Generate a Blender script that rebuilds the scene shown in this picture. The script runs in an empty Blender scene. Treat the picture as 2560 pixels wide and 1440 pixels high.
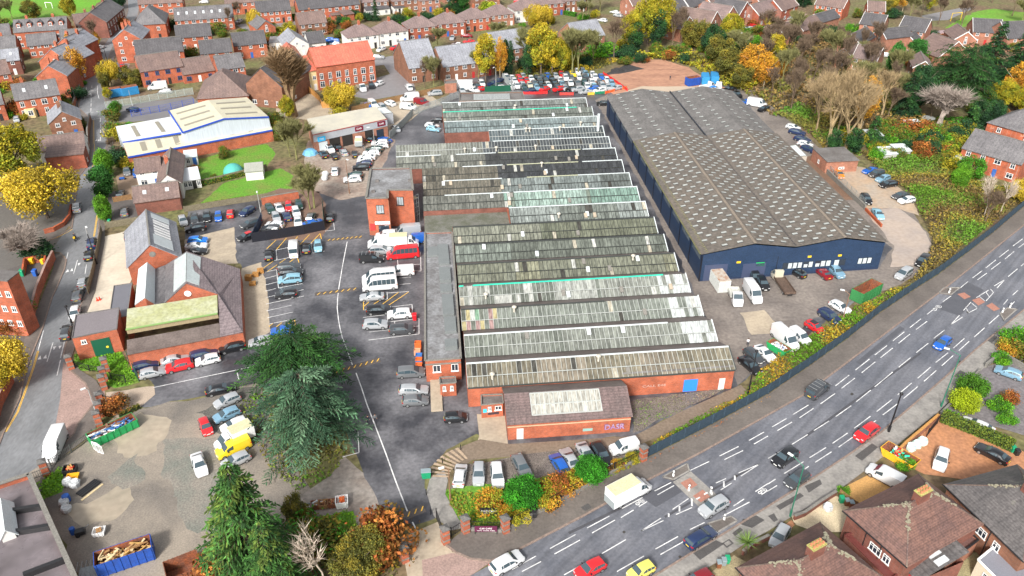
import bpy,math,random
from mathutils import Vector,Matrix,noise as mnoise
random.seed(7)
RAD=math.radians
CAMF,PITCH,CAMH=1978.6,RAD(32.29),82.0
SC=bpy.context.scene
COL=SC.collection
SP,CP=math.sin(PITCH),math.cos(PITCH)
def G(px,py,z=0.0):
    """point of the horizontal plane z seen at a photo pixel (2560 x 1440)"""
    a=(px-1280)/CAMF;b=(720-py)/CAMF
    dy=CP+b*SP;dz=-SP+b*CP
    t=(z-CAMH)/dz
    return Vector((a*t,dy*t,z))
# ------------------------------------------------------------------ materials
MATS={}
def _nodes(name):
    m=bpy.data.materials.new(name);m.use_nodes=True
    nt=m.node_tree;b=nt.nodes['Principled BSDF']
    return m,nt,b
def mat(name,col,rough=0.75,var=0.25,scale=0.6,fine=6.0,metal=0.0,col2=None,attr=False,spec=0.4,
        stretch=(1,1,1),patch=0.5,rough2=None,bump=0.0,obj=False,rot=0.0,streak=0.0):
    """procedural material: base colour broken up by broad and fine noise; col2 = second tone in patches"""
    if name in MATS:return MATS[name]
    m,nt,b=_nodes(name);N=nt.nodes;L=nt.links
    b.inputs['Metallic'].default_value=metal
    b.inputs['Specular IOR Level'].default_value=spec
    tc=N.new('ShaderNodeTexCoord');mp=N.new('ShaderNodeMapping');mp.inputs['Scale'].default_value=stretch;mp.inputs['Rotation'].default_value=(0,0,rot)
    if obj:L.new(tc.outputs['Object'],mp.inputs[0])
    else:
        ge=N.new('ShaderNodeNewGeometry');L.new(ge.outputs['Position'],mp.inputs[0])
    n1=N.new('ShaderNodeTexNoise');n1.inputs['Scale'].default_value=scale;n1.inputs['Detail'].default_value=5;n1.inputs['Roughness'].default_value=.62
    n2=N.new('ShaderNodeTexNoise');n2.inputs['Scale'].default_value=fine;n2.inputs['Detail'].default_value=3
    L.new(mp.outputs[0],n1.inputs['Vector']);L.new(mp.outputs[0],n2.inputs['Vector'])
    base=N.new('ShaderNodeMix');base.data_type='RGBA'
    r1=N.new('ShaderNodeValToRGB');r1.color_ramp.elements[0].position=max(0,patch-.13);r1.color_ramp.elements[1].position=min(1,patch+.13)
    L.new(n1.outputs['Fac'],r1.inputs[0]);L.new(r1.outputs[0],base.inputs[0])
    c2=col2 if col2 else tuple(c*(1-var*.6)for c in col)
    if attr:
        at=N.new('ShaderNodeAttribute');at.attribute_name='Col'
        hs=N.new('ShaderNodeMix');hs.data_type='RGBA';hs.blend_type='MULTIPLY';hs.inputs[0].default_value=1
        L.new(at.outputs['Color'],base.inputs[6])
        L.new(at.outputs['Color'],hs.inputs[6]);hs.inputs[7].default_value=(1-var*.6,)*3+(1,)
        L.new(hs.outputs[2],base.inputs[7])
    else:
        base.inputs[6].default_value=(*col,1);base.inputs[7].default_value=(*c2,1)
    mul=N.new('ShaderNodeMix');mul.data_type='RGBA';mul.blend_type='MULTIPLY';mul.inputs[0].default_value=1
    mr=N.new('ShaderNodeMapRange');mr.inputs[1].default_value=.3;mr.inputs[2].default_value=.7
    mr.inputs[3].default_value=1-var;mr.inputs[4].default_value=1+var
    L.new(n2.outputs['Fac'],mr.inputs[0]);L.new(base.outputs[2],mul.inputs[6]);L.new(mr.outputs[0],mul.inputs[7])
    if streak:
        m3=N.new('ShaderNodeMapping');m3.inputs['Scale'].default_value=(.035,1.1,1);L.new(mp.outputs[0],m3.inputs[0]);n3=N.new('ShaderNodeTexNoise');n3.inputs['Scale'].default_value=1;n3.inputs['Detail'].default_value=4;L.new(m3.outputs[0],n3.inputs['Vector'])
        r3=N.new('ShaderNodeMapRange');r3.inputs[1].default_value=.35;r3.inputs[2].default_value=.65;r3.inputs[3].default_value=1-streak;r3.inputs[4].default_value=1+streak;L.new(n3.outputs['Fac'],r3.inputs[0])
        mu3=N.new('ShaderNodeMix');mu3.data_type='RGBA';mu3.blend_type='MULTIPLY';mu3.inputs[0].default_value=1;L.new(mul.outputs[2],mu3.inputs[6]);L.new(r3.outputs[0],mu3.inputs[7]);mul=mu3
    L.new(mul.outputs[2],b.inputs['Base Color'])
    if rough2 is None:b.inputs['Roughness'].default_value=rough
    else:
        rr=N.new('ShaderNodeMapRange');rr.inputs[1].default_value=.4;rr.inputs[2].default_value=.6
        rr.inputs[3].default_value=rough;rr.inputs[4].default_value=rough2
        L.new(n1.outputs['Fac'],rr.inputs[0]);L.new(rr.outputs[0],b.inputs['Roughness'])
    if bump:
        bp=N.new('ShaderNodeBump');bp.inputs['Strength'].default_value=bump;bp.inputs['Distance'].default_value=.05
        L.new(n2.outputs['Fac'],bp.inputs['Height']);L.new(bp.outputs[0],b.inputs['Normal'])
    MATS[name]=m
    return m
def brick(name,col,course=None):
    """brickwork: courses and stretchers from a brick texture on the wall plane, weathered by noise"""
    if name in MATS:return MATS[name]
    m,nt,b=_nodes(name);N=nt.nodes;L=nt.links
    ge=N.new('ShaderNodeNewGeometry');sx=N.new('ShaderNodeSeparateXYZ');L.new(ge.outputs['Position'],sx.inputs[0])
    ad=N.new('ShaderNodeMath');L.new(sx.outputs[0],ad.inputs[0]);L.new(sx.outputs[1],ad.inputs[1])
    cb=N.new('ShaderNodeCombineXYZ');L.new(ad.outputs[0],cb.inputs[0]);L.new(sx.outputs[2],cb.inputs[1])
    bt=N.new('ShaderNodeTexBrick');bt.inputs['Scale'].default_value=1.0
    bt.inputs['Brick Width'].default_value=.45;bt.inputs['Row Height'].default_value=.15;bt.inputs['Mortar Size'].default_value=.012
    bt.inputs['Color1'].default_value=(*col,1);bt.inputs['Color2'].default_value=(*(c*.72 for c in col),1)
    bt.inputs['Mortar'].default_value=(col[0]*.75,col[0]*.5,col[0]*.42,1)
    L.new(cb.outputs[0],bt.inputs['Vector'])
    n=N.new('ShaderNodeTexNoise');n.inputs['Scale'].default_value=.5;n.inputs['Detail'].default_value=6;n.inputs['Roughness'].default_value=.7
    L.new(ge.outputs['Position'],n.inputs['Vector'])
    mr=N.new('ShaderNodeMapRange');mr.inputs[1].default_value=.3;mr.inputs[2].default_value=.7;mr.inputs[3].default_value=.58;mr.inputs[4].default_value=1.2
    L.new(n.outputs['Fac'],mr.inputs[0])
    mul=N.new('ShaderNodeMix');mul.data_type='RGBA';mul.blend_type='MULTIPLY';mul.inputs[0].default_value=1
    L.new(bt.outputs['Color'],mul.inputs[6]);L.new(mr.outputs[0],mul.inputs[7]);L.new(mul.outputs[2],b.inputs['Base Color'])
    b.inputs['Roughness'].default_value=.85
    MATS[name]=m
    return m
def tile(name,col,col2=None,ridge=.33,rough=.6,moss=None,var=.3,corr=False):
    """roof covering: tile courses (bands by height) and joints, mottled, with moss or lichen patches"""
    if name in MATS:return MATS[name]
    m,nt,b=_nodes(name);N=nt.nodes;L=nt.links
    tc=N.new('ShaderNodeTexCoord');sx=N.new('ShaderNodeSeparateXYZ');L.new(tc.outputs['Object'],sx.inputs[0])
    def band(sock,period,lo):
        md=N.new('ShaderNodeMath');md.operation='FRACT';dv=N.new('ShaderNodeMath');dv.operation='DIVIDE';dv.inputs[1].default_value=period
        L.new(sock,dv.inputs[0]);L.new(dv.outputs[0],md.inputs[0])
        r=N.new('ShaderNodeMapRange');r.inputs[1].default_value=.0;r.inputs[2].default_value=.45;r.inputs[3].default_value=lo;r.inputs[4].default_value=1.06
        L.new(md.outputs[0],r.inputs[0]);return r.outputs[0]
    n1=N.new('ShaderNodeTexNoise');n1.inputs['Scale'].default_value=.35;n1.inputs['Detail'].default_value=7;n1.inputs['Roughness'].default_value=.7
    n2=N.new('ShaderNodeTexNoise');n2.inputs['Scale'].default_value=3.5;n2.inputs['Detail'].default_value=3
    L.new(tc.outputs['Object'],n1.inputs['Vector']);L.new(tc.outputs['Object'],n2.inputs['Vector'])
    c2=col2 if col2 else tuple(c*.62 for c in col)
    rp=N.new('ShaderNodeValToRGB');e=rp.color_ramp.elements
    e[0].position=.36;e[0].color=(*c2,1);e[1].position=.62;e[1].color=(*col,1)
    if moss:
        x=rp.color_ramp.elements.new(.74);x.color=(*moss,1)
    L.new(n1.outputs['Fac'],rp.inputs[0])
    last=rp.outputs[0]
    for s in(band(sx.outputs[2],ridge*.55,.74),band(sx.outputs[0],.9 if not corr else .35,.86 if not corr else .6)):
        mu=N.new('ShaderNodeMix');mu.data_type='RGBA';mu.blend_type='MULTIPLY';mu.inputs[0].default_value=1
        L.new(last,mu.inputs[6]);L.new(s,mu.inputs[7]);last=mu.outputs[2]
    mr=N.new('ShaderNodeMapRange');mr.inputs[1].default_value=.3;mr.inputs[2].default_value=.7;mr.inputs[3].default_value=1-var;mr.inputs[4].default_value=1+var
    L.new(n2.outputs['Fac'],mr.inputs[0])
    mu=N.new('ShaderNodeMix');mu.data_type='RGBA';mu.blend_type='MULTIPLY';mu.inputs[0].default_value=1
    L.new(last,mu.inputs[6]);L.new(mr.outputs[0],mu.inputs[7]);L.new(mu.outputs[2],b.inputs['Base Color'])
    b.inputs['Roughness'].default_value=rough
    MATS[name]=m
    return m
def plain(name,col,rough=.5,metal=0.,spec=.5,coat=0.):
    if name in MATS:return MATS[name]
    m,nt,b=_nodes(name)
    b.inputs['Base Color'].default_value=(*col,1);b.inputs['Roughness'].default_value=rough
    b.inputs['Metallic'].default_value=metal;b.inputs['Specular IOR Level'].default_value=spec
    b.inputs['Coat Weight'].default_value=coat;b.inputs['Coat Roughness'].default_value=.08
    MATS[name]=m
    return m
# ------------------------------------------------------------------ meshes
class MB:
    def __init__(s):s.v=[];s.f=[];s.m=[];s.c=[];s.col=(1,1,1);s.mi=0
    def add(s,pts,faces,mi=None):
        o=len(s.v);s.v+=[tuple(p)for p in pts]
        for f in faces:
            s.f.append(tuple(i+o for i in f));s.m.append(s.mi if mi is None else mi);s.c.append(s.col)
    def quad(s,*p,mi=None):s.add(p,[tuple(range(len(p)))],mi)
    def box(s,x0,y0,z0,x1,y1,z1,mi=None):
        s.add([(x0,y0,z0),(x1,y0,z0),(x1,y1,z0),(x0,y1,z0),(x0,y0,z1),(x1,y0,z1),(x1,y1,z1),(x0,y1,z1)],
              [(0,3,2,1),(4,5,6,7),(0,1,5,4),(1,2,6,5),(2,3,7,6),(3,0,4,7)],mi)
    def obox(s,p,q,w,h,mi=None,z0=None):
        """box of width w along segment p-q, height h above the segment"""
        p=Vector(p);q=Vector(q);d=(q-p);n=Vector((-d.y,d.x,0)).normalized()*w/2;up=Vector((0,0,h))
        b=[p-n,q-n,q+n,p+n]
        s.add(b+[x+up for x in b],[(0,3,2,1),(4,5,6,7),(0,1,5,4),(1,2,6,5),(2,3,7,6),(3,0,4,7)],mi)
    def prism(s,pts,z0,z1,mi=None,top=None):
        n=len(pts)
        s.add([(p[0],p[1],z0)for p in pts]+[(p[0],p[1],z1)for p in pts],
              [tuple(range(n))[::-1]],mi)
        o=len(s.v)-2*n
        s.f.append(tuple(o+n+i for i in range(n)));s.m.append(top if top is not None else(s.mi if mi is None else mi));s.c.append(s.col)
        for i in range(n):
            j=(i+1)%n
            s.f.append((o+i,o+j,o+n+j,o+n+i));s.m.append(s.mi if mi is None else mi);s.c.append(s.col)
    def slab(s,pts,t,mi=None):
        """sheet with thickness t below its corner points"""
        pts=[Vector(p)for p in pts];n=len(pts);nr=Vector((0,0,-t))
        s.add(pts+[p+nr for p in pts],[tuple(range(n)),tuple(range(n,2*n))[::-1]]+[(i,i+n,(i+1)%n+n,(i+1)%n)for i in range(n)],mi)
    def tube(s,p,q,r0,r1=None,n=6,mi=None,cap=True):
        p=Vector(p);q=Vector(q);r1=r0 if r1 is None else r1
        d=(q-p).normalized();a=d.orthogonal().normalized();b=d.cross(a)
        o=len(s.v)
        for c,r in((p,r0),(q,r1)):
            for i in range(n):
                t=2*math.pi*i/n;s.v.append(tuple(c+(a*math.cos(t)+b*math.sin(t))*r))
        fs=[(o+i,o+(i+1)%n,o+n+(i+1)%n,o+n+i)for i in range(n)]
        if cap:fs+=[tuple(o+i for i in range(n))[::-1],tuple(o+n+i for i in range(n))]
        for f in fs:s.f.append(f);s.m.append(s.mi if mi is None else mi);s.c.append(s.col)
    def lathe(s,prof,n=10,mi=None,c=(0,0)):
        o=len(s.v)
        for r,z in prof:
            for i in range(n):
                t=2*math.pi*i/n;s.v.append((c[0]+r*math.cos(t),c[1]+r*math.sin(t),z))
        fs=[]
        for k in range(len(prof)-1):
            for i in range(n):
                j=(i+1)%n;fs.append((o+k*n+i,o+k*n+j,o+(k+1)*n+j,o+(k+1)*n+i))
        fs+=[tuple(o+i for i in range(n))[::-1],tuple(o+(len(prof)-1)*n+i for i in range(n))]
        for f in fs:s.f.append(f);s.m.append(s.mi if mi is None else mi);s.c.append(s.col)
    def mesh(s,name,mats,smooth=None,color=False):
        me=bpy.data.meshes.new(name);me.from_pydata(s.v,[],s.f)
        for m in(mats if isinstance(mats,(list,tuple))else[mats]):me.materials.append(m)
        me.polygons.foreach_set('material_index',s.m)
        if color:
            ca=me.color_attributes.new('Col','FLOAT_COLOR','CORNER');buf=[]
            for f,c in zip(s.f,s.c):buf+=[c[0],c[1],c[2],1.0]*len(f)
            ca.data.foreach_set('color',buf)
        if smooth is not None:
            me.polygons.foreach_set('use_smooth',[True]*len(s.f));me.set_sharp_from_angle(angle=RAD(smooth))
        me.update();return me
    def build(s,name,mats,parent=None,loc=None,rz=None,smooth=None,color=False,**k):
        return link(name,s.mesh(name,mats,smooth,color),parent,loc,rz,**k)
def link(name,me,parent=None,loc=None,rz=None,**k):
    o=bpy.data.objects.new(name,me);COL.objects.link(o)
    if parent:o.parent=parent
    if loc is not None:o.location=loc
    if rz is not None:o.rotation_euler.z=rz
    if k:tag(o,**k)
    return o
def tag(o,label=None,cat=None,group=None,kind=None):
    if label:o['label']=label
    if cat:o['category']=cat
    if group:o['group']=group
    if kind:o['kind']=kind
    return o
def root(name,loc,rz,label,cat,group=None):
    o=link(name,None,None,loc,rz);o.empty_display_size=.5
    return tag(o,label,cat,group)
def local(o_loc,rz,p):
    d=Vector(p)-Vector(o_loc);c,s=math.cos(-rz),math.sin(-rz)
    return Vector((d.x*c-d.y*s,d.x*s+d.y*c,d.z))
def copy_tree(o,parent=None):
    c=o.copy();COL.objects.link(c)
    if parent:c.parent=parent
    for ch in o.children:copy_tree(ch,c)
    return c
# ------------------------------------------------------------------ camera, light
cam=bpy.data.cameras.new('camera');camo=bpy.data.objects.new('camera',cam);COL.objects.link(camo)
cam.sensor_width=36;cam.lens=CAMF/2560*36;cam.clip_end=4000;cam.clip_start=1
camo.location=(0,0,CAMH);camo.rotation_euler=(math.pi/2-PITCH,0,0)
SC.camera=camo
world=bpy.data.worlds.new('World');SC.world=world;world.use_nodes=True
wn=world.node_tree;bg=wn.nodes['Background']
sky=wn.nodes.new('ShaderNodeTexSky');sky.sky_type='NISHITA';sky.sun_disc=False
SUN_EL,SUN_AZ=RAD(38),RAD(200)
sky.sun_elevation=SUN_EL;sky.sun_rotation=SUN_AZ;sky.dust_density=4;sky.air_density=1.2
hs=wn.nodes.new('ShaderNodeHueSaturation');hs.inputs['Saturation'].default_value=.22
wn.links.new(sky.outputs[0],hs.inputs['Color']);wn.links.new(hs.outputs[0],bg.inputs['Color'])
bg.inputs['Strength'].default_value=.1
sun=bpy.data.lights.new('sun','SUN');sun.energy=2.5;sun.angle=RAD(10);sun.color=(1,.96,.9)
suno=bpy.data.objects.new('sun',sun);COL.objects.link(suno)
suno.rotation_euler=(math.pi/2-SUN_EL,0,math.pi-SUN_AZ)
SC.view_settings.view_transform='Standard';SC.view_settings.look='None';SC.view_settings.gamma=1
SC.view_settings.exposure=1.02
try:SC.cycles.use_adaptive_sampling=True
except Exception:pass
# ------------------------------------------------------------------ shared materials
M_road=mat('wet_road',(.095,.10,.118),rough=.34,var=.16,scale=.12,fine=2.6,col2=(.15,.153,.172),rough2=.62,spec=.5,rot=RAD(-47),streak=.16)
M_street=mat('street_asphalt',(.15,.155,.162),rough=.4,var=.14,scale=.15,fine=2.5,col2=(.215,.22,.23),rough2=.7,stretch=(1,.4,1))
M_yard=mat('yard_tarmac',(.045,.045,.052),rough=.3,var=.22,scale=.10,fine=1.8,col2=(.17,.168,.18),rough2=.7,patch=.53)
M_lot=mat('worn_tarmac',(.15,.13,.118),rough=.6,var=.22,scale=.13,fine=1.6,col2=(.225,.195,.172),rough2=.8)
M_dirt=mat('muddy_gravel',(.28,.24,.195),rough=.5,var=.2,scale=.085,fine=4.5,col2=(.145,.13,.115),patch=.52,rough2=.85)
M_mud=mat('puddled_mud',(.36,.30,.23),rough=.3,var=.12,scale=.2,fine=.9,col2=(.30,.26,.20))
M_clay=mat('red_clay',(.40,.215,.14),rough=.8,var=.25,scale=.16,fine=1.2,col2=(.27,.14,.095),patch=.56,stretch=(.5,1.6,1))
M_conc=mat('pale_concrete',(.42,.35,.26),rough=.75,var=.15,scale=.25,fine=2.0,col2=(.33,.275,.21))
M_slabs=mat('grey_paving',(.27,.255,.235),rough=.65,var=.16,scale=.4,fine=2.5,col2=(.185,.175,.165),patch=.56)
M_pave=mat('footway_asphalt',(.155,.135,.12),rough=.6,var=.15,scale=.2,fine=3,col2=(.115,.1,.09))
M_sett=mat('pink_block_paving',(.34,.235,.205),rough=.7,var=.25,scale=.5,fine=4,col2=(.27,.19,.165))
M_kerb=mat('kerb_stone',(.24,.18,.15),rough=.7,var=.3,scale=1,fine=4)
M_white=mat('road_paint_white',(.72,.72,.71),rough=.6,var=.2,scale=.5,fine=6,col2=(.40,.40,.41),patch=.55)
M_yellow=mat('road_paint_yellow',(.8,.47,.06),rough=.6,var=.12,scale=1.5,fine=8,col2=(.55,.33,.06),patch=.62)
M_redpav=mat('red_tactile_paving',(.36,.17,.125),rough=.65,var=.15,scale=1,fine=6)
M_grass=mat('lawn_grass',(.10,.25,.02),rough=.85,var=.35,scale=.22,fine=2.4,col2=(.16,.19,.04),patch=.58)
M_field=mat('playing_field_grass',(.115,.31,.022),rough=.9,var=.25,scale=.05,fine=1.2,col2=(.13,.22,.03))
M_ground=mat('garden_ground',(.13,.135,.05),rough=.95,var=.45,scale=.06,fine=.9,col2=(.15,.10,.062),patch=.5)
M_clay_drive=mat('terracotta_drive',(.46,.215,.105),rough=.45,var=.2,scale=.4,fine=2,col2=(.36,.17,.09),rough2=.7)
M_gravelpale=mat('pale_gravel',(.60,.50,.34),rough=.85,var=.2,scale=.7,fine=7)
M_gravel=mat('dark_stone_chippings',(.12,.10,.09),rough=.9,var=.6,scale=.5,fine=7,col2=(.17,.145,.125))
M_lotcream=mat('cream_screed',(.58,.52,.42),rough=.7,var=.08,scale=.2,fine=1.5,col2=(.50,.44,.35))
def ragged(p,amp=.55,step=1.3):
    o=[]
    for a,c in zip(p,p[1:]+p[:1]):
        n=max(1,min(90,int((c-a).length/step)))
        for i in range(n):
            q=a.lerp(c,i/n);v=mnoise.noise_vector(q*.3)+mnoise.noise_vector(q*.9)*.5;o.append(Vector((q.x+v.x*amp,q.y+v.y*amp,q.z)))
    return o
def zone(name,pts,m,z,t=None):
    p=[G(x,y,z)for x,y in pts]
    if name in('yard','puddle','lawn','gravel_bed','grass_verge','playing_field'):p=ragged(p,1.3,.9)if name=='puddle' or m.name.startswith('grey_green')or m.name.startswith('dark_gravel')else ragged(p,1.1 if name=='playing_field' or m is M_dirt else .45)
    b=MB()
    if t:b.prism([(q.x,q.y)for q in p],z-t,z)
    else:b.quad(*p)
    return b.build(name,m,kind='structure')
gb=MB();gb.quad((-2600,-300,0),(2600,-300,0),(2600,3500,0),(-2600,3500,0));gb.build('ground',M_ground,kind='structure')
NK=[(1295,1375),(1455,1292),(1630,1195),(1750,1133),(1845,1080),(2010,987),(2100,920),(2232,820),(2357,725),(2470,635),(2560,563),(2700,440)]
SK=[(1500,1520),(1642,1437),(1730,1383),(1815,1332),(1920,1267),(2032,1197),(2130,1132),(2202,1082),(2290,1007),(2367,940),(2435,878),(2560,775),(2760,600)]
zone('road',[(980,1560)]+[(1180,1437)]+NK+SK[::-1]+[(1300,1640)],M_road,.02)
def extend(a0,a1,b0,b1,d):
    a0,a1,b0,b1=[G(*p,.018)for p in(a0,a1,b0,b1)];m=MB();m.quad(a1,b1,b1+(b1-b0).normalized()*d,a1+(b1-b0).normalized()*d);m.build('road',M_road,kind='structure')
extend(NK[-2],NK[-1],SK[-2],SK[-1],220);extend((1400,1460),(980,1560),(1642,1437),(1300,1640),150)
zone('yard',[(975,1330),(1105,1290),(1065,1215),(1075,1170),(1120,1125),(1190,1085),(1270,1112),(1580,1092),(1840,968),(1960,880),(2070,800),(2140,755),(2290,690),(2320,640),(2260,560),(2150,440),(2060,380),(1900,250),(1850,200),(1550,190),(1170,185),(1110,250),(1000,300),(960,330),(780,350),(790,420),(800,500),(650,490),(470,515),(460,640),(600,660),(620,870),(345,935),(385,965),(270,985),(360,1020),(640,960),(870,1080),(905,1180),(940,1260)],M_yard,.012)
zone('yard',[(1488,250),(1520,235),(1570,330),(1757,692),(2200,668),(2230,620),(2110,520),(2000,400),(1930,330),(1850,235),(1860,215),(1960,290),(2060,380),(2150,425),(2240,470),(2330,600),(2325,650),(2290,690),(2220,725),(2140,750),(2030,800),(1960,862),(1845,962),(1800,870),(1700,650),(1600,460)],M_lot,.02)
zone('yard',[(2000,400),(2035,385),(2160,500),(2100,500),(2040,445)],mat('brown_mud_verge',(.20,.12,.08),var=.4,scale=.3),.026)
zone('yard',[(2062,432),(2120,410),(2200,430),(2275,490),(2300,540),(2240,520),(2160,522),(2120,480)],mat('sandy_wet_concrete',(.42,.30,.20),rough=.4,var=.15,scale=.2,fine=1.2,col2=(.36,.30,.24)),.028)
zone('yard',[(2160,524),(2245,520),(2300,560),(2330,610),(2300,665),(2225,668),(2235,615)],mat('pinkish_concrete',(.40,.325,.27),rough=.5,var=.12,scale=.15,fine=1.2,col2=(.33,.28,.25)),.028)
zone('yard',[(1848,782),(1912,776),(1952,822),(1945,832),(1880,839)],M_conc,.03)
zone('yard',[(1540,240),(1480,200),(1560,165),(1600,148),(1660,150),(1720,168),(1775,205),(1850,232),(1700,226),(1600,228)],M_clay,.03)
zone('yard',[(1545,236),(1600,216),(1760,216),(1850,232),(1700,228)],mat('dusty_concrete',(.46,.37,.28),var=.12,scale=.2),.034)
zone('yard',[(1500,190),(1570,160),(1610,172),(1560,182)],mat('black_aggregate',(.05,.048,.05),var=.4,scale=.4),.036)
zone('yard',[(1075,237),(1000,245),(900,255),(890,300),(960,345),(985,330),(1060,275),(1110,262)],M_conc,.025)
zone('yard',[(770,352),(960,335),(990,350),(935,455),(910,490),(850,500),(790,480),(760,400)],mat('red_brown_wet_yard',(.22,.15,.115),rough=.35,var=.25,scale=.2,fine=1.4,col2=(.33,.28,.235),rough2=.7),.022)
zone('yard',[(655,490),(700,470),(800,480),(830,560),(800,600),(650,600)],mat('reddish_compound',(.19,.12,.09),var=.35,scale=.3),.022)
zone('yard',[(462,598),(585,568),(592,660),(510,662),(460,640)],M_conc,.022)
zone('yard',[(262,590),(345,570),(330,700),(270,800),(216,780),(240,680)],M_lotcream,.022)
zone('yard',[(600,672),(656,655),(668,740),(672,830),(625,870),(606,860)],M_conc,.024)
zone('yard',[(352,1022),(470,1000),(640,955),(700,1100),(760,1200),(880,1310),(600,1500),(220,1500),(140,1320),(60,1190),(150,1150),(235,1080),(300,1040)],M_dirt,.018)
zone('puddle',[(350,1035),(410,1050),(420,1090),(395,1130),(330,1150),(285,1130),(290,1090)],M_mud,.024)
zone('puddle',[(250,1240),(310,1215),(330,1250),(280,1300),(200,1320),(160,1270)],M_mud,.024)
zone('yard',[(420,1090),(560,1090),(600,1200),(560,1330),(480,1340),(440,1260),(400,1180)],mat('grey_green_chippings',(.155,.162,.14),var=.3,scale=.2,fine=4,col2=(.23,.205,.175)),.022)
zone('yard',[(300,1160),(345,1140),(350,1200),(300,1230),(270,1190)],MATS['grey_green_chippings'],.026)
zone('yard',[(560,985),(640,960),(680,1100),(540,1090),(500,1030)],mat('dark_gravel_strip',(.13,.125,.11),var=.5,scale=.6,fine=5),.026)
zone('yard',[(270,982),(384,965),(390,985),(350,1020),(300,1045),(262,1030)],mat('tan_screed',(.40,.32,.25),rough=.6,var=.15,scale=.3),.026)
zone('yard',[(860,1140),(905,1180),(985,1330),(880,1320),(740,1260),(760,1230),(830,1190)],mat('brown_concrete_apron',(.20,.165,.14),rough=.6,var=.25,scale=.25,fine=1.5,col2=(.30,.27,.24)),.022)
zone('pavement',[(1000,1345),(1098,1303),(1130,1380),(1230,1402),(1170,1440),(1030,1500)],M_conc,.03)
zone('pavement',[(1055,1400),(1130,1382),(1232,1402),(1180,1437),(1060,1500)],M_sett,.036)
zone('pavement',[(1192,1035),(1262,1040),(1270,1112),(1185,1128),(1198,1090)],M_conc,.028)
zone('pavement',[(1118,1130),(1200,1098),(1275,1110),(1585,1090),(1700,1030),(1852,962),(1870,980),(1720,1065),(1600,1110),(1290,1140),(1180,1150),(1140,1185)],mat('brown_footpath',(.20,.155,.115),rough=.6,var=.2,scale=.3,fine=2.5),.03)
zone('gravel_bed',[(1578,1000),(1820,968),(1690,1035),(1582,1082)],M_gravel,.032)
zone('gravel_bed',[(1150,1165),(1290,1142),(1480,1115),(1600,1112),(1600,1150),(1480,1190),(1290,1235),(1125,1225)],M_gravel,.034)
zone('grass_verge',[(1112,1225),(1290,1205),(1480,1170),(1600,1130),(1600,1165),(1420,1245),(1280,1312),(1165,1318),(1120,1260)],M_grass,.04)
zone('pavement',[(1075,1195),(1110,1175),(1120,1200),(1113,1235),(1145,1295),(1160,1318),(1130,1325),(1085,1290),(1066,1230)],M_slabs,.12,.12)
b=MB()
for i in range(9):
    t0=i/9;t1=(i+.55)/9
    def arc(t,r):a=RAD(178-62*t);return G(1215-0+r*1.28*math.cos(a),1195-r*math.sin(a)*.78,.125)
    b.quad(arc(t0,112),arc(t1,112),arc(t1,72),arc(t0,72))
b.build('pavement',mat('buff_paving_slabs',(.40,.30,.21),var=.2,scale=.6,fine=3),kind='structure')
def band(name,a,bb,m,z,t=None):
    return zone(name,a+bb[::-1],m,z,t)
band('pavement',[(1113,1362),(1140,1382),(1177,1398),(1228,1403)]+NK[0:12],[(1140,1340),(1165,1322),(1263,1328),(1280,1318),(1337,1287),(1402,1252),(1470,1216),(1535,1181),(1607,1151),(1710,1098),(1780,1062),(1920,986),(2020,918),(2120,846),(2195,786),(2290,722),(2345,687),(2420,631),(2482,583),(2560,517),(2700,400)],M_pave,.12,.12)
band('pavement',SK,[(1560,1540),(1700,1460),(1800,1400),(1860,1360),(1920,1327),(1985,1287),(2090,1230),(2190,1155),(2260,1098),(2345,1030),(2457,922),(2560,832),(2760,660)],M_slabs,.12,.12)
def kerb(name,pts,w=.28,z=.14,m=None):
    b=MB()
    for p,q in zip(pts[:-1],pts[1:]):b.obox(G(*p,0),G(*q,0),w,z)
    return b.build(name,m or M_kerb,kind='structure')
kerb('kerb',[(1113,1362),(1140,1382),(1177,1398),(1228,1403)]+NK)
kerb('kerb',SK)
for i,(x,y)in enumerate([(1330,1345),(1500,1262),(1760,1122),(1905,1042),(2060,942),(2180,852),(2300,762),(1700,1392),(1860,1300),(2070,1170),(2240,1045),(2400,905),(2130,985),(1840,1190),(1560,1330),(2420,780)]):
    zone('road',[(x-5,y),(x,y-4),(x+5,y),(x,y+4)],mat('iron_drain_cover',(.05,.045,.04),rough=.5),.027)
for pts in([(1660,1290),(1890,1160),(1893,1164),(1664,1295)],[(2010,1090),(2300,880),(2304,884),(2014,1095)],[(1420,1330),(1560,1262),(1563,1268),(1424,1336)]):
    zone('road',pts,mat('trench_repair',(.075,.075,.085),rough=.55,var=.2,scale=.6),.025)
for pts in([(1657,1193),(1718,1160),(1723,1178),(1683,1200)],[(1770,1310),(1828,1292),(1842,1303),(1793,1332)],
            [(2347,733),(2360,720),(2400,720),(2378,737)],[(2500,785),(2518,771),(2542,774),(2510,802)]):
    zone('pavement',pts,M_pave,.13,.13);kerb('kerb',pts+[pts[0]],.2,.15,M_slabs)
M_patch=mat('dark_reinstated_asphalt',(.085,.08,.078),rough=.6,var=.2,scale=.8)
M_patch2=mat('worn_grey_asphalt',(.2,.195,.185),rough=.6,var=.2,scale=.8)
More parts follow.
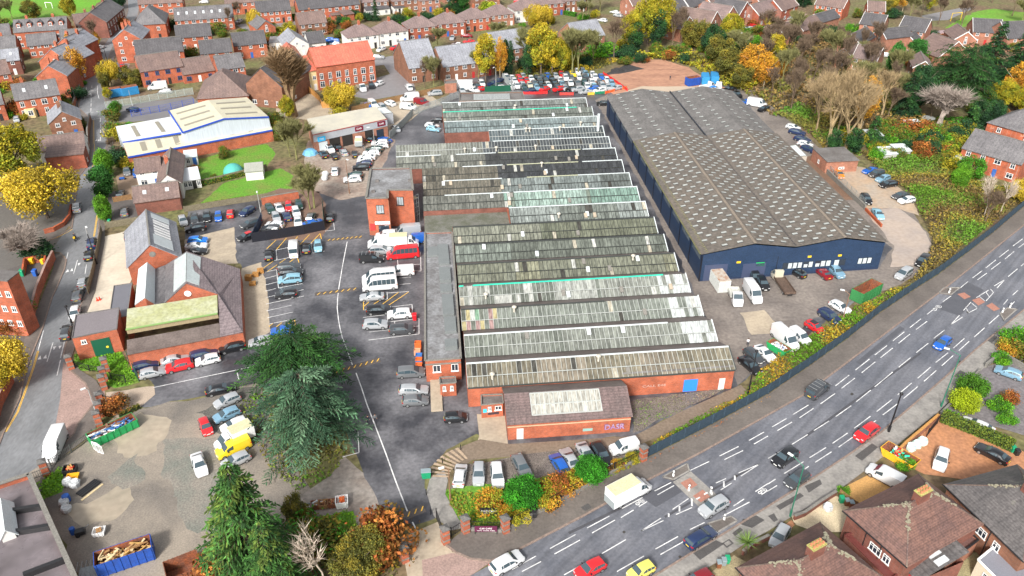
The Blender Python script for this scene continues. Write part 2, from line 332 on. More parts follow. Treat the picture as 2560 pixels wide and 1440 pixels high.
for pts in([(1452,1268),(1470,1258),(1480,1268),(1463,1278)],[(1733,1383),(1790,1350),(1810,1360),(1750,1400)],[(1830,1333),(1850,1318),(1858,1325),(1838,1340)],
            [(1850,1310),(1890,1288),(1912,1300),(1880,1320)],[(2137,1140),(2180,1108),(2195,1118),(2155,1152)],[(2012,1215),(2050,1198),(2055,1210),(2022,1232)],
            [(2465,850),(2480,835),(2495,842),(2480,858)],[(2385,940),(2400,925),(2415,932),(2400,948)],[(1940,1265),(2000,1232),(2010,1240),(1950,1275)],[(1920,1290),(1935,1283),(1945,1300),(1935,1305)]):
    zone('pavement',pts,M_patch,.126)
zone('pavement',[(1805,1358),(1823,1347),(1835,1358),(1817,1370)],M_patch,.126);zone('pavement',[(1810,1358),(1822,1351),(1829,1358),(1817,1365)],M_slabs,.13)
for pts in([(1600,1240),(1700,1190),(1730,1215),(1640,1268)],[(2340,770),(2420,705),(2460,725),(2400,790)],[(2140,905),(2250,815),(2262,822),(2150,912)]):
    zone('road',pts,mat('newer_asphalt',(.085,.087,.10),rough=.3,var=.12,scale=.4,rough2=.5),.024)
zone('crossing',[(1682,1205),(1727,1178),(1793,1238),(1748,1268)],M_slabs,.028)
for pts in([(1701,1207),(1726,1194),(1744,1212),(1720,1226)],[(1732,1240),(1757,1224),(1776,1242),(1752,1256)],[(2393,735),(2411,731),(2427,742),(2411,748)],
            [(2430,750),(2448,744),(2463,755),(2446,764)],[(2465,764),(2480,757),(2500,772),(2485,778)]):
    zone('crossing',pts,M_redpav,.033)
WKB=[(-140,1500),(-60,1260),(8,1085),(50,995),(67,920),(82,882),(107,820),(130,745),(142,720),(162,672),(166,650),(150,632),(127,630)]
WKC=[(117,604),(145,592),(180,570),(185,532),(190,490),(197,442),(217,417),(228,395),(232,360),(232,302),(220,292),(196,270),(207,212),(225,175),(240,140),(262,110),(275,88),(300,66),(312,52),(320,25),(318,0),(316,-30)]
EK=[(60,1500),(75,1250),(120,1155),(185,1085),(195,1060),(235,1010),(215,960),(175,925),(158,890),(165,860),(185,800),(222,722),(235,650),(246,590),(250,500),(242,470),(236,430),(262,380),(275,340),(277,280),(262,250),(252,190),(268,155),(280,120),(296,100),(322,70),(345,40),(350,0),(350,-30)]
zone('street',WKB+[(-60,640),(-60,600)]+WKC+EK[::-1],M_street,.016)
kerb('kerb',WKB,.25,.12);kerb('kerb',WKC,.25,.12);kerb('kerb',EK[2:],.25,.12)
band('pavement',WKB[:-1],[(-220,1500),(-120,1200),(-30,1040),(14,980),(40,900),(60,850),(98,760),(122,700),(135,665),(132,650),(126,640),(120,636)],M_pave,.1,.1)
band('pavement',WKC[2:],[(168,560),(170,520),(176,480),(186,440),(206,415),(218,395),(219,360),(219,305),(190,285),(180,265),(193,210),(210,172),(225,140),(250,105),(262,85),(288,60),(302,48),(308,25),(306,0),(304,-30)],M_pave,.1,.1)
band('pavement',EK[5:14],[(262,990),(240,950),(200,925),(178,895),(190,860),(205,810),(238,728),(252,655),(262,600)],M_pave,.1,.1)
band('pavement',EK[13:],[(262,600),(262,505),(256,470),(248,430),(274,385),(288,345),(290,280),(277,250),(266,190),(282,155),(294,122),(310,105),(336,75),(360,45),(366,0),(366,-30)],M_pave,.1,.1)
band('pavement',[(235,1010),(195,1060),(185,1085),(120,1155),(75,1250),(40,1400)],[(262,1020),(240,1062),(238,1080),(150,1145),(110,1200),(60,1400)],M_pave,.1,.1)
zone('pavement',[(158,905),(200,935),(262,978),(268,1030),(240,1060),(190,1085),(130,1110),(150,1000)],M_sett,.024)
zone('street',[(-60,420),(60,440),(175,490),(175,560),(120,640),(-60,700)],mat('side_road_asphalt',(.13,.12,.11),rough=.5,var=.15,scale=.2,fine=2),.02)
zone('side_path',[(128,640),(60,850),(20,980),(-80,1100),(-80,640)],mat('courtyard_asphalt',(.115,.105,.1),var=.3,scale=.2),.014)
class Paint(MB):
    def seg(s,x0,y0,x1,y1,w,z):
        p,q=G(x0,y0,z),G(x1,y1,z);d=(q-p);n=Vector((-d.y,d.x,0)).normalized()*w/2
        s.quad(p-n,q-n,q+n,p+n)
    def line(s,pts,w,z):
        for a,b_ in zip(pts[:-1],pts[1:]):s.seg(*a,*b_,w,z)
P=Paint()
def segs(pp,ox,oy,lst,w,z):
    for x0,y0,x1,y1 in lst:pp.seg(x0/4+ox,y0/4+oy,x1/4+ox,y1/4+oy,w,z)
segs(P,1280,1080,[(750,960,975,840),(800,1010,1030,880),(380,1165,635,1025),(425,1220,680,1080),(0,1375,240,1240),(100,1395,290,1295),(1290,990,1490,860),(1290,990,1515,885),(900,1215,1140,1075),(520,1430,775,1285),(1435,1170,1660,1045),(1485,1225,1715,1095),(1050,1395,1320,1240),(1780,975,1925,905),(1605,775,1765,665),(1640,825,1800,755),(2265,410,2475,320),(2290,440,2475,320),(2040,510,2140,465),(2085,580,2195,510),(1780,385,1970,295),(2075,240,2265,145),(2125,275,2310,185),(2370,85,2520,0),(2420,120,2560,40),(1425,590,1590,505),(1455,628,1620,535),(1100,765,1305,655),(1090,855,1215,780),(1270,745,1350,695),(2215,740,2320,670),(2110,840,2375,700),(2435,595,2560,515),(2495,625,2560,585)],.135,.03)
segs(P,1280,1080,[(1675,740,1675,795),(1567,815,1567,850),(1797,665,1800,740),(2118,490,2118,550),(2228,435,2228,480),(1990,545,2000,630),(1920,625,1955,605),(1845,672,1880,652)],.22,.038)
segs(P,1920,720,[(40,1390,185,1305),(95,1425,240,1340),(250,1265,405,1170),(315,1298,455,1203),(525,1158,670,1055),(675,978,812,870),(735,1003,870,900),(875,820,1015,710),(937,847,1073,738),(1068,670,1190,575),(1125,697,1247,600),(1247,530,1363,438),(1305,553,1420,460),(1420,395,1530,308),(1480,415,1590,333),(1590,263,1695,183),(1748,137,1830,80),(460,1425,610,1330),(678,1285,832,1177),(882,1137,1027,1022),(1068,988,1247,840),(1307,792,1427,695),(1483,645,1603,552),(1657,503,1765,420),(1828,367,1915,272),(1828,367,1945,290),(1955,225,2030,140),(2005,248,2090,205),(1975,190,2010,250),(2035,150,2090,195),(2085,95,2205,22),(2180,130,2255,45),(2115,85,2170,130),(2180,40,2210,85),(2225,10,2255,45),(862,1403,1025,1282),(940,1425,1080,1325),(1087,1235,1242,1113),(1150,1268,1305,1150),(1297,1068,1437,950),(1355,1105,1498,985),(1497,902,1627,790),(1560,933,1682,825),(1677,745,1800,648),(1738,777,1852,675),(1855,600,1965,503),(1908,627,2012,532),(2062,490,2167,397),(2208,360,2308,272),(2355,165,2397,115),(2400,210,2465,135),(2445,72,2500,22)],.135,.03)
segs(P,1920,1080,[(0,265,175,162),(240,123,397,25),(645,113,797,10),(705,152,850,50),(415,257,580,155),(472,303,635,198),(162,415,355,297),(355,380,408,342),(0,520,75,470),(0,590,90,535)],.135,.03)
segs(P,1920,360,[(1920,1440,2000,1375),(2095,1358,2190,1290),(2045,1340,2140,1268),(2177,1240,2277,1160),(2233,1253,2328,1180),(2310,1133,2407,1058),(2370,1150,2462,1073),(2450,1020,2547,947),(2505,1038,2560,995),(2402,1325,2495,1248),(2530,1220,2560,1195),(2262,1420,2360,1360),(2290,1440,2362,1362)],.135,.03)
for cx,cy in((1600,1256),(2343,772-2),(1906,1228)):
    s=1.0
    for k in range(10):
        for dx in(-6,6):
            a0,a1=k*math.pi/5,(k+1)*math.pi/5
            P.seg(cx+dx+4.5*math.cos(a0),cy-dx*.55+3.2*math.sin(a0),cx+dx+4.5*math.cos(a1),cy-dx*.55+3.2*math.sin(a1),.12,.03)
    P.line([(cx-6,cy+3),(cx-3,cy-5),(cx+4,cy-7),(cx+6,cy-3),(cx-1,cy+1),(cx-3,cy-5)],.12,.03)
P.line([(868,604),(857,660),(847,720),(844,745),(843,770),(846,798),(850,820),(856,845),(865,867),(882,915)],.16,.026)
P.line([(890,932),(904,970),(917,1010),(944,1080),(965,1135),(990,1205),(1020,1282)],.17,.026);P.seg(1031,1305,1046,1334,.17,.026)
segs(P,640,720,[(100,95,225,65),(100,160,480,80),(105,228,355,172),(115,297,370,240),(130,360,385,310),(95,30,200,5),(380,40,475,15),(1315,50,1530,35),(1310,40,1315,110),(1080,140,1315,110),(1075,220,1120,215),(1335,190,1560,165),(1560,165,1570,300),(1070,295,1310,265),(1315,340,1630,305),(1315,230,1315,340),(1630,305,1630,460),(1130,440,1330,418),(1125,520,1630,460),(1575,385,1625,380),(1385,335,1388,360)],.13,.026)
segs(P,640,360,[(90,1345,225,1310),(90,1410,230,1375),(205,1260,225,1440),(225,1440,465,1395),(75,1285,210,1255),(200,1060,210,1160),(210,1160,95,1180),(320,1035,335,1135),(335,1135,210,1160),(435,1010,450,1110),(450,1110,685,1070),(550,990,565,1090),(200,1060,320,1035),(1170,1240,1650,1200),(1645,1080,1650,1270),(1415,1160,1420,1210),(1540,1265,1650,1270),(1435,1340,1550,1330),(1435,1405,1545,1395),(775,780,785,860),(785,860,690,870)],.13,.026)
segs(P,640,1080,[(1020,0,1030,205),(1030,205,865,250)],.135,.03)
segs(P,0,720,[(1535,995,2485,795),(2370,840,2390,920),(435,425,380,625),(530,545,470,738),(645,530,605,700),(605,720,570,875)],.135,.03)
segs(P,0,360,[(680,1085,665,1150),(665,1150,655,1240),(655,1240,600,1350),(600,1350,570,1440),(775,1160,735,1300),(865,1205,850,1300)],.135,.03)
for t in([(375,715),(405,675),(412,712)],[(430,705),(462,662),(467,703)],[(530,587),(563,583),(537,620)],[(585,580),(618,575),(595,610)]):P.quad(*[G(x/4,y/4+720,.03)for x,y in t])
for t in([(778,1193),(808,1188),(785,1218)],[(652,1285),(680,1250),(690,1275)],[(700,1272),(722,1240),(732,1270)]):P.quad(*[G(x/4,y/4+360,.03)for x,y in t])
for t in([(867,948),(877,935),(887,948)],[(893,946),(905,932),(911,946)],[(950,1408),(968,1390),(975,1407)],[(978,1408),(990,1390),(998,1405)]):P.quad(*[G(x/4,y/4,.03)for x,y in t])
segs(P,0,0,[(918,855,918,880),(915,905,940,908),(948,905,965,903),(912,935,912,965),(912,985,911,1015),(911,1030,910,1065),(910,1080,908,1118),(850,1133,885,1128),(905,1125,940,1120),(960,1118,990,1114),(1005,1110,1035,1105),(1005,1180,1005,1220),(1006,1240,1006,1280),(1006,1300,1006,1335),(1006,1370,1006,1410),(865,870,862,930),(862,930,840,1000),(975,855,975,930),(975,930,990,985),(920,1195,1000,1183)],.15,.03)
P.build('road_markings',M_white,kind='structure')
Y=Paint()
for d in(0,12):segs(Y,0,720,[(375+d,630,330+d,790),(330+d,790,250+d,1020),(250+d,1020,170+d,1240),(170+d,1240,50+d,1440)],.11,.03)
segs(Y,0,360,[(470,975,580,930),(580,930,680,880),(680,880,725,850),(510,1080,590,1088),(590,1088,645,1125),(645,1125,662,1165),(935,925,960,760),(960,760,1005,500),(945,925,970,760),(970,760,1012,510),(945,0,935,200),(935,200,905,270)],.12,.03)
segs(Y,0,0,[(937,1200,940,1440),(1072,1180,1066,1300),(1066,1300,1074,1440)],.12,.03)
segs(Y,640,360,[(105,1050,200,960),(205,1055,305,940),(435,1010,535,905),(550,990,640,895),(640,895,655,950),(390,960,415,925),(75,1240,180,1165),(105,1280,295,1150),(330,1185,410,1125),(410,1125,430,1185)],.14,.026)
segs(Y,640,720,[(130,385,175,350),(155,425,260,345),(290,383,385,312),(385,312,400,400),(360,395,395,370),(1075,140,1075,220),(1260,165,1430,40),(1330,170,1525,40),(1170,165,1235,125),(1075,185,1130,140)],.14,.026)
Y.build('road_markings',M_yellow,kind='structure')
M_hump=mat('hump_asphalt',(.10,.085,.078),rough=.6,var=.2,scale=.8)
for i,(a,c,nst,lb)in enumerate([((982,1314),(1066,1279),5,'striped speed hump just inside the entrance gates'),((836,938),(953,905),8,'striped speed hump beside the big cedars'),
                         ((788,741),(893,727),7,'striped speed hump level with the white minibuses'),((815,605),(905,596),8,'striped speed hump farthest up the yard by the brick tower')]):
    p,q=G(*a),G(*c);L_=(q-p).length;az=math.atan2((q-p).y,(q-p).x)
    r=root('speed_hump',p,az,lb,'speed hump','speed humps across the factory yard')
    h=MB();h.add([(0,0,.012),(L_,0,.012),(L_,.35,.07),(0,.35,.07),(L_,1.05,.07),(0,1.05,.07),(L_,1.4,.012),(0,1.4,.012)],[(0,1,2,3),(3,2,4,5),(5,4,6,7)]);h.build('ramp',M_hump,r)
    s_=MB()
    for k in range(nst):
        x=(k+.3)*L_/nst;s_.quad((x,.36,.078),(x+.2,.36,.078),(x+.75,1.04,.078),(x+.55,1.04,.078))
    s_.build('stripes',M_yellow,r)
for pts in([(480,402),(600,372),(668,360),(690,385),(664,418),(560,440),(505,450),(484,432)],[(486,518),(535,480),(560,458),(700,420),(732,440),(728,474),(690,480),(640,497),(560,508)]):
    zone('lawn',pts,M_grass,.02)
zone('playing_field',[(-400,-60),(270,-60),(255,0),(232,18),(215,40),(150,38),(90,48),(30,62),(-400,90)],M_field,.02)
zone('playing_field',[(2360,70),(2405,45),(2440,28),(2480,22),(2600,35),(2620,75),(2500,78),(2440,60),(2400,68)],M_field,.02)
zone('lawn',[(182,885),(300,875),(320,905),(345,955),(290,970),(258,960),(262,930),(200,925),(182,905)],M_grass,.024)
zone('lawn',[(90,1210),(155,1170),(160,1230),(105,1250)],M_grass,.03)
zone('lawn',[(800,1290),(880,1278),(895,1310),(850,1340),(780,1330)],M_grass,.03)
zone('lawn',[(2400,255),(2470,250),(2520,300),(2440,285)],mat('mossy_lawn',(.19,.22,.03),var=.25,scale=.3),.03)
zone('drive',[(2300,1080),(2345,1045),(2520,1105),(2560,1130),(2560,1190),(2420,1200),(2310,1185),(2240,1150),(2232,1130)],M_clay_drive,.05)
zone('drive',[(2090,1228),(2175,1185),(2260,1230),(2215,1260),(2150,1258)],mat('orange_gravel',(.52,.29,.10),var=.2,scale=.5,fine=6),.05)
zone('drive',[(1980,1290),(2090,1240),(2150,1262),(2125,1330),(2040,1330),(1985,1310)],M_gravelpale,.05)
zone('drive',[(1920,1345),(1978,1300),(1990,1310),(1930,1360)],M_clay_drive,.05)
zone('drive',[(2380,950),(2450,920),(2600,880),(2600,1100),(2500,1070),(2350,1030)],mat('slate_patio',(.17,.155,.16),var=.25,scale=.4,fine=2),.04)
zone('drive',[(2385,1440),(2400,1385),(2450,1380),(2480,1440)],mat('mossy_patio',(.30,.27,.15),var=.3,scale=.5),.04)
zone('drive',[(1765,1440),(1835,1388),(1875,1410),(1860,1500)],mat('honeycomb_paving',(.33,.27,.16),var=.3,scale=.6),.04)
M_far=mat('distant_road',(.21,.20,.205),rough=.5,var=.1,scale=.05,fine=.8)
zone('road',[(930,150),(975,140),(1100,128),(1240,112),(1330,100),(1400,112),(1390,122),(1240,132),(1110,146),(1000,158),(995,180),(1035,210),(1040,230),(930,250),(880,240),(940,195),(975,185),(960,162),(935,165)],M_far,.02)
zone('road',[(2320,80),(2360,75),(2420,90),(2400,100),(2345,115),(2300,150),(2230,155),(2240,120),(2290,95)],mat('pinkish_cul_de_sac',(.34,.25,.265),var=.1,scale=.1),.02)
zone('road',[(1840,90),(1925,60),(1985,30),(2020,35),(1960,70),(1880,105)],M_sett,.02)
zone('road',[(2300,40),(2400,20),(2440,18),(2370,50),(2330,52)],M_far,.02)
zone('road',[(590,62),(780,40),(800,48),(690,72),(620,80)],M_far,.02)
zone('drive',[(745,235),(785,235),(830,270),(830,300),(770,300),(690,290),(690,240)],M_conc,.03)
zone('yard',[(270,268),(480,240),(500,262),(420,300),(300,305)],mat('depot_tarmac',(.17,.165,.17),var=.2,scale=.2),.02)
zone('drive',[(280,200),(310,190),(325,160),(300,150),(283,165)],M_far,.02)
zone('drive',[(270,480),(350,470),(345,540),(300,560),(268,540)],mat('dark_drive',(.11,.10,.095),var=.2,scale=.3),.03)
zone('drive',[(290,440),(335,420),(350,460),(330,500),(300,500)],mat('brown_drive',(.27,.19,.13),var=.2,scale=.3),.034)
# ------------------------------------------------------------------ sawtooth factory and warehouse
B_or=brick('orange_brick',(.47,.098,.03));B_red=brick('red_brick',(.36,.075,.03));B_brn=brick('brown_brick',(.28,.115,.06))
B_dark=brick('dark_red_brick',(.23,.075,.05));B_buff=brick('buff_pink_brick',(.42,.17,.10))
M_felt=mat('roof_felt',(.115,.105,.10),rough=.6,var=.22,scale=.3,fine=3,col2=(.17,.16,.155),rough2=.8)
M_feltbr=mat('brown_roof_felt',(.10,.078,.07),rough=.6,var=.22,scale=.3,fine=3,col2=(.15,.12,.108))
M_glassroof=mat('patched_wired_glass',(.3,.35,.32),attr=True,rough=.4,rough2=.7,var=.42,scale=.35,fine=3,stretch=(1.3,.3,.3),spec=.25)
M_bar=plain('glazing_bars_dark',(.045,.05,.047),.6);M_barw=plain('glazing_bars_pale',(.4,.42,.4),.5)
M_cap=mat('ridge_flashing',(.58,.63,.64),rough=.45,var=.12,scale=.6);M_teal=plain('teal_gutter',(.03,.62,.42),.45)
M_cream_f=mat('cream_flashing',(.42,.43,.30),rough=.6,var=.15)
M_dkglass=plain('dark_window_glass',(.025,.035,.05),.12,0,.8);M_wframe=plain('white_window_frame',(.8,.8,.79),.45)
M_concs=mat('weathered_stone_coping',(.2,.19,.17),var=.25,scale=1)
M_valley=mat('dark_valley_felt',(.035,.035,.035),var=.3,scale=.5)
B_=7.646;AZ=RAD(6.0728)
U=Vector((-math.sin(AZ),math.cos(AZ),0));V=Vector((math.cos(AZ),math.sin(AZ),0))
HV,HR=3.8,5.5
R0=G(1815,867,HR);R0.z=0
def FL(u,v,z=0):return R0+U*u+V*v+Vector((0,0,z))
def vof(px,py,z):d=G(px,py,z)-R0;return d.dot(V)
def uof(px,py,z):d=G(px,py,z)-R0;return d.dot(U)
fac=root('sawtooth_factory',R0,AZ,'large factory with rows of glazed ridge roofs stepping back from the road','factory')
def floc(u,v,z):return(v,u,z)
rf=random.Random(3)
leftpx={0:(1165,907),1:(1160,843),2:(1152,777),3:(1147,717),4:(1142,663),5:(1137,613),6:(1132,568),7:(1270,512),8:(1057,495),9:(1057,459),10:(1055,424),
          11:(990,395),12:(990,363),13:(1222,328),14:(1110,305),15:(1107,281),16:(1105,259)}
palettes={0:[(.27,.245,.17),(.22,.20,.14),(.31,.27,.2)],1:[(.2,.24,.21),(.16,.19,.165),(.26,.3,.27)],2:[(.19,.225,.19),(.24,.29,.26)],3:[(.3,.34,.31),(.42,.47,.45),(.2,.24,.21)],
            4:[(.24,.27,.2),(.30,.32,.21),(.2,.23,.18)],5:[(.22,.28,.25),(.27,.34,.31),(.18,.22,.19)],6:[(.2,.23,.16),(.17,.2,.14),(.27,.3,.24)],
            7:[(.3,.37,.37),(.22,.27,.25),(.38,.45,.46)],8:[(.22,.42,.36),(.35,.55,.5),(.2,.27,.22)],9:[(.24,.31,.32),(.16,.2,.2),(.35,.43,.44)],
            10:[(.07,.08,.095),(.06,.07,.085)],11:[(.06,.07,.085),(.08,.09,.1)],12:[(.11,.14,.17),(.08,.1,.12)],13:[(.12,.17,.2),(.09,.12,.14),(.3,.4,.45)],
            14:[(.24,.34,.37),(.35,.45,.48),(.15,.2,.2)],15:[(.2,.24,.22),(.26,.31,.28)],16:[(.2,.24,.24),(.24,.28,.28)]}
for k in range(17):
    v0=vof(*leftpx[k],HR);v1=0.0 if k else .4
    if k==16:v1=-.3
    uk=k*B_;gl=3.95
    g=MB();bars=MB();cap=MB();back=MB()
    n=max(8,int(round((v1-v0)/.78)));w=(v1-v0)/n
    split=n
    if k in(8,9,10,11,12,14):split=int(((vof(1262 if k<11 else 1238,480,HR)if k!=14 else vof(1222,302,HR))-v0)/w)
    clay=random.Random(k*7+1)
    tone=0
    for i in range(n):
        if clay.random()<.09:tone=clay.random()
        pal=palettes[k]if not(k in(8,9,10,11,12)and i<split)else([(.21,.2,.16),(.16,.155,.125)]if k in(9,10)else[(.25,.28,.25),(.2,.22,.2)])
        for j,(f0,f1)in enumerate(((0,.42),(.43,1))):
            c=pal[int(tone*len(pal))%len(pal)]
            s_=clay.uniform(.5,.76)
            r=clay.random()
            if r<.012:c=(.4,.43,.42);s_=1
            elif r<.024:c=(.38,.36,.28);s_=1
            elif r<.036:c=(.09,.09,.08)
            if k in(1,2,3)and i>n*.86 and clay.random()<.75:c=(.40,.46,.49);s_=1
            if k==2 and i<8 and clay.random()<.55:c=clay.choice([(.14,.3,.2),(.36,.32,.14),(.32,.19,.19),(.36,.4,.4)]);s_=1
            if k==3 and i<n*.3 and clay.random()<.4:c=(.36,.39,.38);s_=1
            gm=sum(c)/3;c=tuple(x*.72+gm*.28 for x in c);g.col=(c[0]*s_*1.04,c[1]*s_,c[2]*s_*.95)
            va,vb=v0+i*w,v0+(i+1)*w
            za,zb=HV+.12+(HR-HV-.12)*f0-(.04 if j==0 else 0),HV+.12+(HR-HV-.12)*f1-(.04 if j==0 else 0)
            ua,ub=uk-gl*(1-f0),uk-gl*(1-f1)
            g.quad((va,ua,za),(vb,ua,za),(vb,ub,zb),(va,ub,zb))
    for i in range(n+1):
        x=v0+i*w
        bars.add([(x-.03,uk-gl,HV+.08),(x+.03,uk-gl,HV+.08),(x+.03,uk,HR),(x-.03,uk,HR),(x-.03,uk-gl,HV+.19),(x+.03,uk-gl,HV+.19),(x+.03,uk,HR+.07),(x-.03,uk,HR+.07)],
                 [(4,5,6,7),(0,1,5,4),(1,2,6,5),(3,0,4,7)])
    bars.obox((v0,uk-gl*.575,HV+.12+.42*(HR-HV)),(v1,uk-gl*.575,HV+.12+.42*(HR-HV)),.12,.07)
    bay=g.build('roof_bay',M_glassroof,fac,color=True)
    bars.build('glazing_bars',M_barw if k in(0,1,2,3,12,13)else M_bar,bay)
    back.slab([(v0,uk,HR),(v1,uk,HR),(v1,uk+B_-gl,HV+.02),(v0,uk+B_-gl,HV+.02)],.12)
    back.build('felt_slope',M_feltbr if k<5 else M_valley,bay)
    segs_={0:[(0,1,M_cap)],1:[(0,.82,M_cap)],3:[(0,.02,M_teal),(.06,.9,M_teal)],7:[(0,1,M_cap)],8:[(.1,.4,M_cap),(.42,1,M_cap)],9:[(.1,.38,M_cap),(.5,.75,M_cream_f),(.75,1,M_cap)],
             10:[(.2,.4,M_cap),(.42,.78,M_cream_f),(.8,1,M_cap)],11:[(0,.2,M_cap),(.27,.45,M_cap),(.46,.84,M_cream_f),(.85,1,M_cap)],12:[(.45,1,M_cap)],13:[(0,1,M_cap)],14:[(0,.28,M_cap),(.3,1,M_cap)],
             15:[(0,.9,M_teal)],16:[(0,1,M_cap)],2:[(.0,.6,M_bar)]}.get(k,[(0,1,M_bar)])
    for f0,f1,mm in segs_:
        cap=MB();a_,b2=v0+(v1-v0)*f0,v0+(v1-v0)*f1
        cap.box(a_,uk-.2,HR+.04,b2,uk+.1,HR+.14)
        cap.build('ridge_capping',mm,bay)
    vb_=MB();vb_.add([(v1,uk-gl,HV),(v1+.16,uk-gl,HV),(v1+.16,uk,HR),(v1,uk,HR),(v1,uk-gl,HV+.25),(v1+.16,uk-gl,HV+.25),(v1+.16,uk,HR+.22),(v1,uk,HR+.22)],
                        [(4,5,6,7),(0,1,5,4),(1,2,6,5),(3,0,4,7)])
    vb_.build('verge_board',M_bar if k==0 else M_cap,bay)
    for q in range(rf.choice([2,3,4,5])):
        f=rf.uniform(.08,.95);x=v0+(v1-v0)*f;t=rf.choice([.2,.3,.75]);y=uk-gl*(1-t);z=HV+(HR-HV)*t
        h=MB()
        if rf.random()<.3:h.lathe([(.18,z),(.18,z+.9),(.42,z+.95),(.42,z+1.1),(.1,z+1.3)],8,c=(x,y));h.build('roof_vent',mat('pale_vent_metal',(.5,.47,.4),var=.2),bay)
        else:h.add([(x-.33,y-.5,z+.02),(x+.33,y-.5,z+.02),(x+.33,y+.6,z+.5),(x-.33,y+.6,z+.5),(x-.33,y-.5,z+.14),(x+.33,y-.5,z+.14),(x+.33,y+.6,z+.62),(x-.33,y+.6,z+.62)],
                      [(4,5,6,7),(0,1,5,4),(1,2,6,5),(3,0,4,7),(2,3,7,6)]);h.build('roof_hatch',rf.choice([M_cap,M_conc,M_concs]),bay)
uL0=vof(1165,907,HR)
w_=MB()
w_.box(uL0,-3.95,0,.3,-3.75,HV+.05)
w_.build('front_wall',B_or,fac)
w_=MB()
for k in range(17):
    uk=k*B_;w_=MB()
    x=.02
    w_.add([(x,uk-3.95,0),(x,uk+B_-3.95,0),(x,uk+B_-3.95,HV),(x,uk,HR-.05),(x,uk-3.95,HV)],[(0,1,2,3,4)])
    v0=vof(*leftpx[k],HR)
    w_.add([(v0,uk-3.95,0),(v0,uk+B_-3.95,0),(v0,uk+B_-3.95,HV),(v0,uk,HR-.05),(v0,uk-3.95,HV)],[(4,3,2,1,0)])
    w_.build('end_walls',B_or,fac)
w_=MB();v8=vof(1057,495,HR);v11=vof(990,363,HR)
w_.box(v8,8*B_-3.98,0,vof(1268,480,HR),8*B_-3.8,HV);w_.box(v11,11*B_-3.98,0,v8,11*B_-3.8,HV);w_.box(vof(1110,305,HR),14*B_-3.98,0,vof(1222,302,HR),14*B_-3.8,HV)
w_.box(vof(*leftpx[16],HR),16*B_+3.7,0,0,16*B_+3.9,HV)
w_.build('inner_wall',B_dark,fac)
w_=MB();w_.box(v8+.1,7*B_-3.9,2.2,vof(1268,480,HR),8*B_-4.0,2.75);w_.build('flat_roof',mat('mossy_felt',(.10,.105,.075),var=.25,scale=.4,col2=(.16,.16,.14)),fac)
g_=MB();g_.obox((uL0,-4.02,HV-.1),(.35,-4.02,HV-.1),.18,.2);g_.build('gutter',M_bar,fac)
mg=MB();mg.add([(vof(1557,945,HV),-4.0,HV+.02),(.3,-4.0,HV+.02),(.3,-3.2,HV+.4),(vof(1557,945,HV),-3.2,HV+.4)],[(0,1,2,3)]);mg.build('eaves_felt',M_felt,fac)
d_=MB();x=vof(1729,960,2);d_.box(x-1.1,-4.06,.15,x+1.15,-3.97,2.5);d_.build('blue_door',plain('bright_blue_paint',(.03,.22,.78),.5),fac)
d_=MB();x=vof(1808,955,2);d_.box(x-.45,-4.05,.05,x+.5,-3.97,2.3);d_.build('side_door',plain('pale_grey_paint',(.6,.62,.6),.6),fac)
def wallwriting(name,text,p,q,zc,h,m,parent,off=.06,ext=.01):
    """lettering standing on a wall between two points of the parent's frame"""
    cu=bpy.data.curves.new(name,'FONT');cu.body=text;cu.size=h;cu.align_x='CENTER';cu.align_y='CENTER';cu.extrude=ext
    tmp=bpy.data.objects.new(name,cu);me=bpy.data.meshes.new_from_object(tmp);bpy.data.objects.remove(tmp)
    o=link(name,me,parent);me.materials.clear();me.materials.append(m)
    p=Vector(p);q=Vector(q);d=q-p
    wd=max(v.co.x for v in me.vertices)-min(v.co.x for v in me.vertices)
    o.location=((p.x+q.x)/2,(p.y+q.y)/2,zc);o.rotation_euler=(math.pi/2,0,math.atan2(d.y,d.x))
    nrm=Vector((d.y,-d.x,0)).normalized()*off;o.location+=nrm
    o.scale.x=d.length/wd
    return o
M_chalk=mat('faded_white_paint',(.52,.36,.30),var=.3,scale=2)
x=vof(1640,975,1.8);wallwriting('painted_letters','CALL E4E',(x-1.9,-3.95,0),(x+1.9,-3.95,0),1.75,.6,M_chalk,fac)
pp=MB();x=vof(1480,300,5)
pp.tube((x,13*B_-2,HR-.5),(x,13*B_-2,HR+4.2),.35,n=10);pp.build('flue_pipe',M_cap,fac)
def cbox(name,corners,z,label,cat,wall,roofm,parapet=.35,z0=0.,pm=None,group=None,sink=.25):
    """flat-roofed building from four roof corners (pixels at height z, front-left first, anticlockwise seen from above)"""
    P_=[G(x,y,z)for x,y in corners];o=P_[0].copy();o.z=0
    az=math.atan2((P_[1]-P_[0]).y,(P_[1]-P_[0]).x)
    r=root(name,o,az,label,cat,group)
    L_=[local(o,az,p)for p in P_];n=len(L_)
    w=MB()
    for i in range(n):
        a,c=L_[i],L_[(i+1)%n];w.quad((a.x,a.y,z0),(c.x,c.y,z0),(c.x,c.y,z),(a.x,a.y,z))
    w.build('wall',wall,r)
    f=MB();f.quad(*[(p.x,p.y,z-sink)for p in L_]);f.build('flat_roof',roofm,r)
    if parapet:
        k=MB()
        for i in range(n):k.obox((*L_[i].xy,z-.02),(*L_[(i+1)%n].xy,z-.02),parapet,.14)
        k.build('parapet',pm or M_concs,r)
    return r,L_
M_wetroof=mat('wet_grey_felt',(.14,.135,.135),rough=.28,var=.2,scale=.25,fine=2,col2=(.27,.275,.285),rough2=.6,patch=.52)
off,OL=cbox('factory_office',[(1063,902),(1152,896),(1130,580),(1062,582)],4.3,'long flat-roofed office strip along the left end of the glazed factory','office',B_or,M_wetroof)
Lx=OL[1].x;Ly=OL[2].y
M_rl=mat('rooflight_grey',(.17,.185,.185),rough=.35,var=.12)
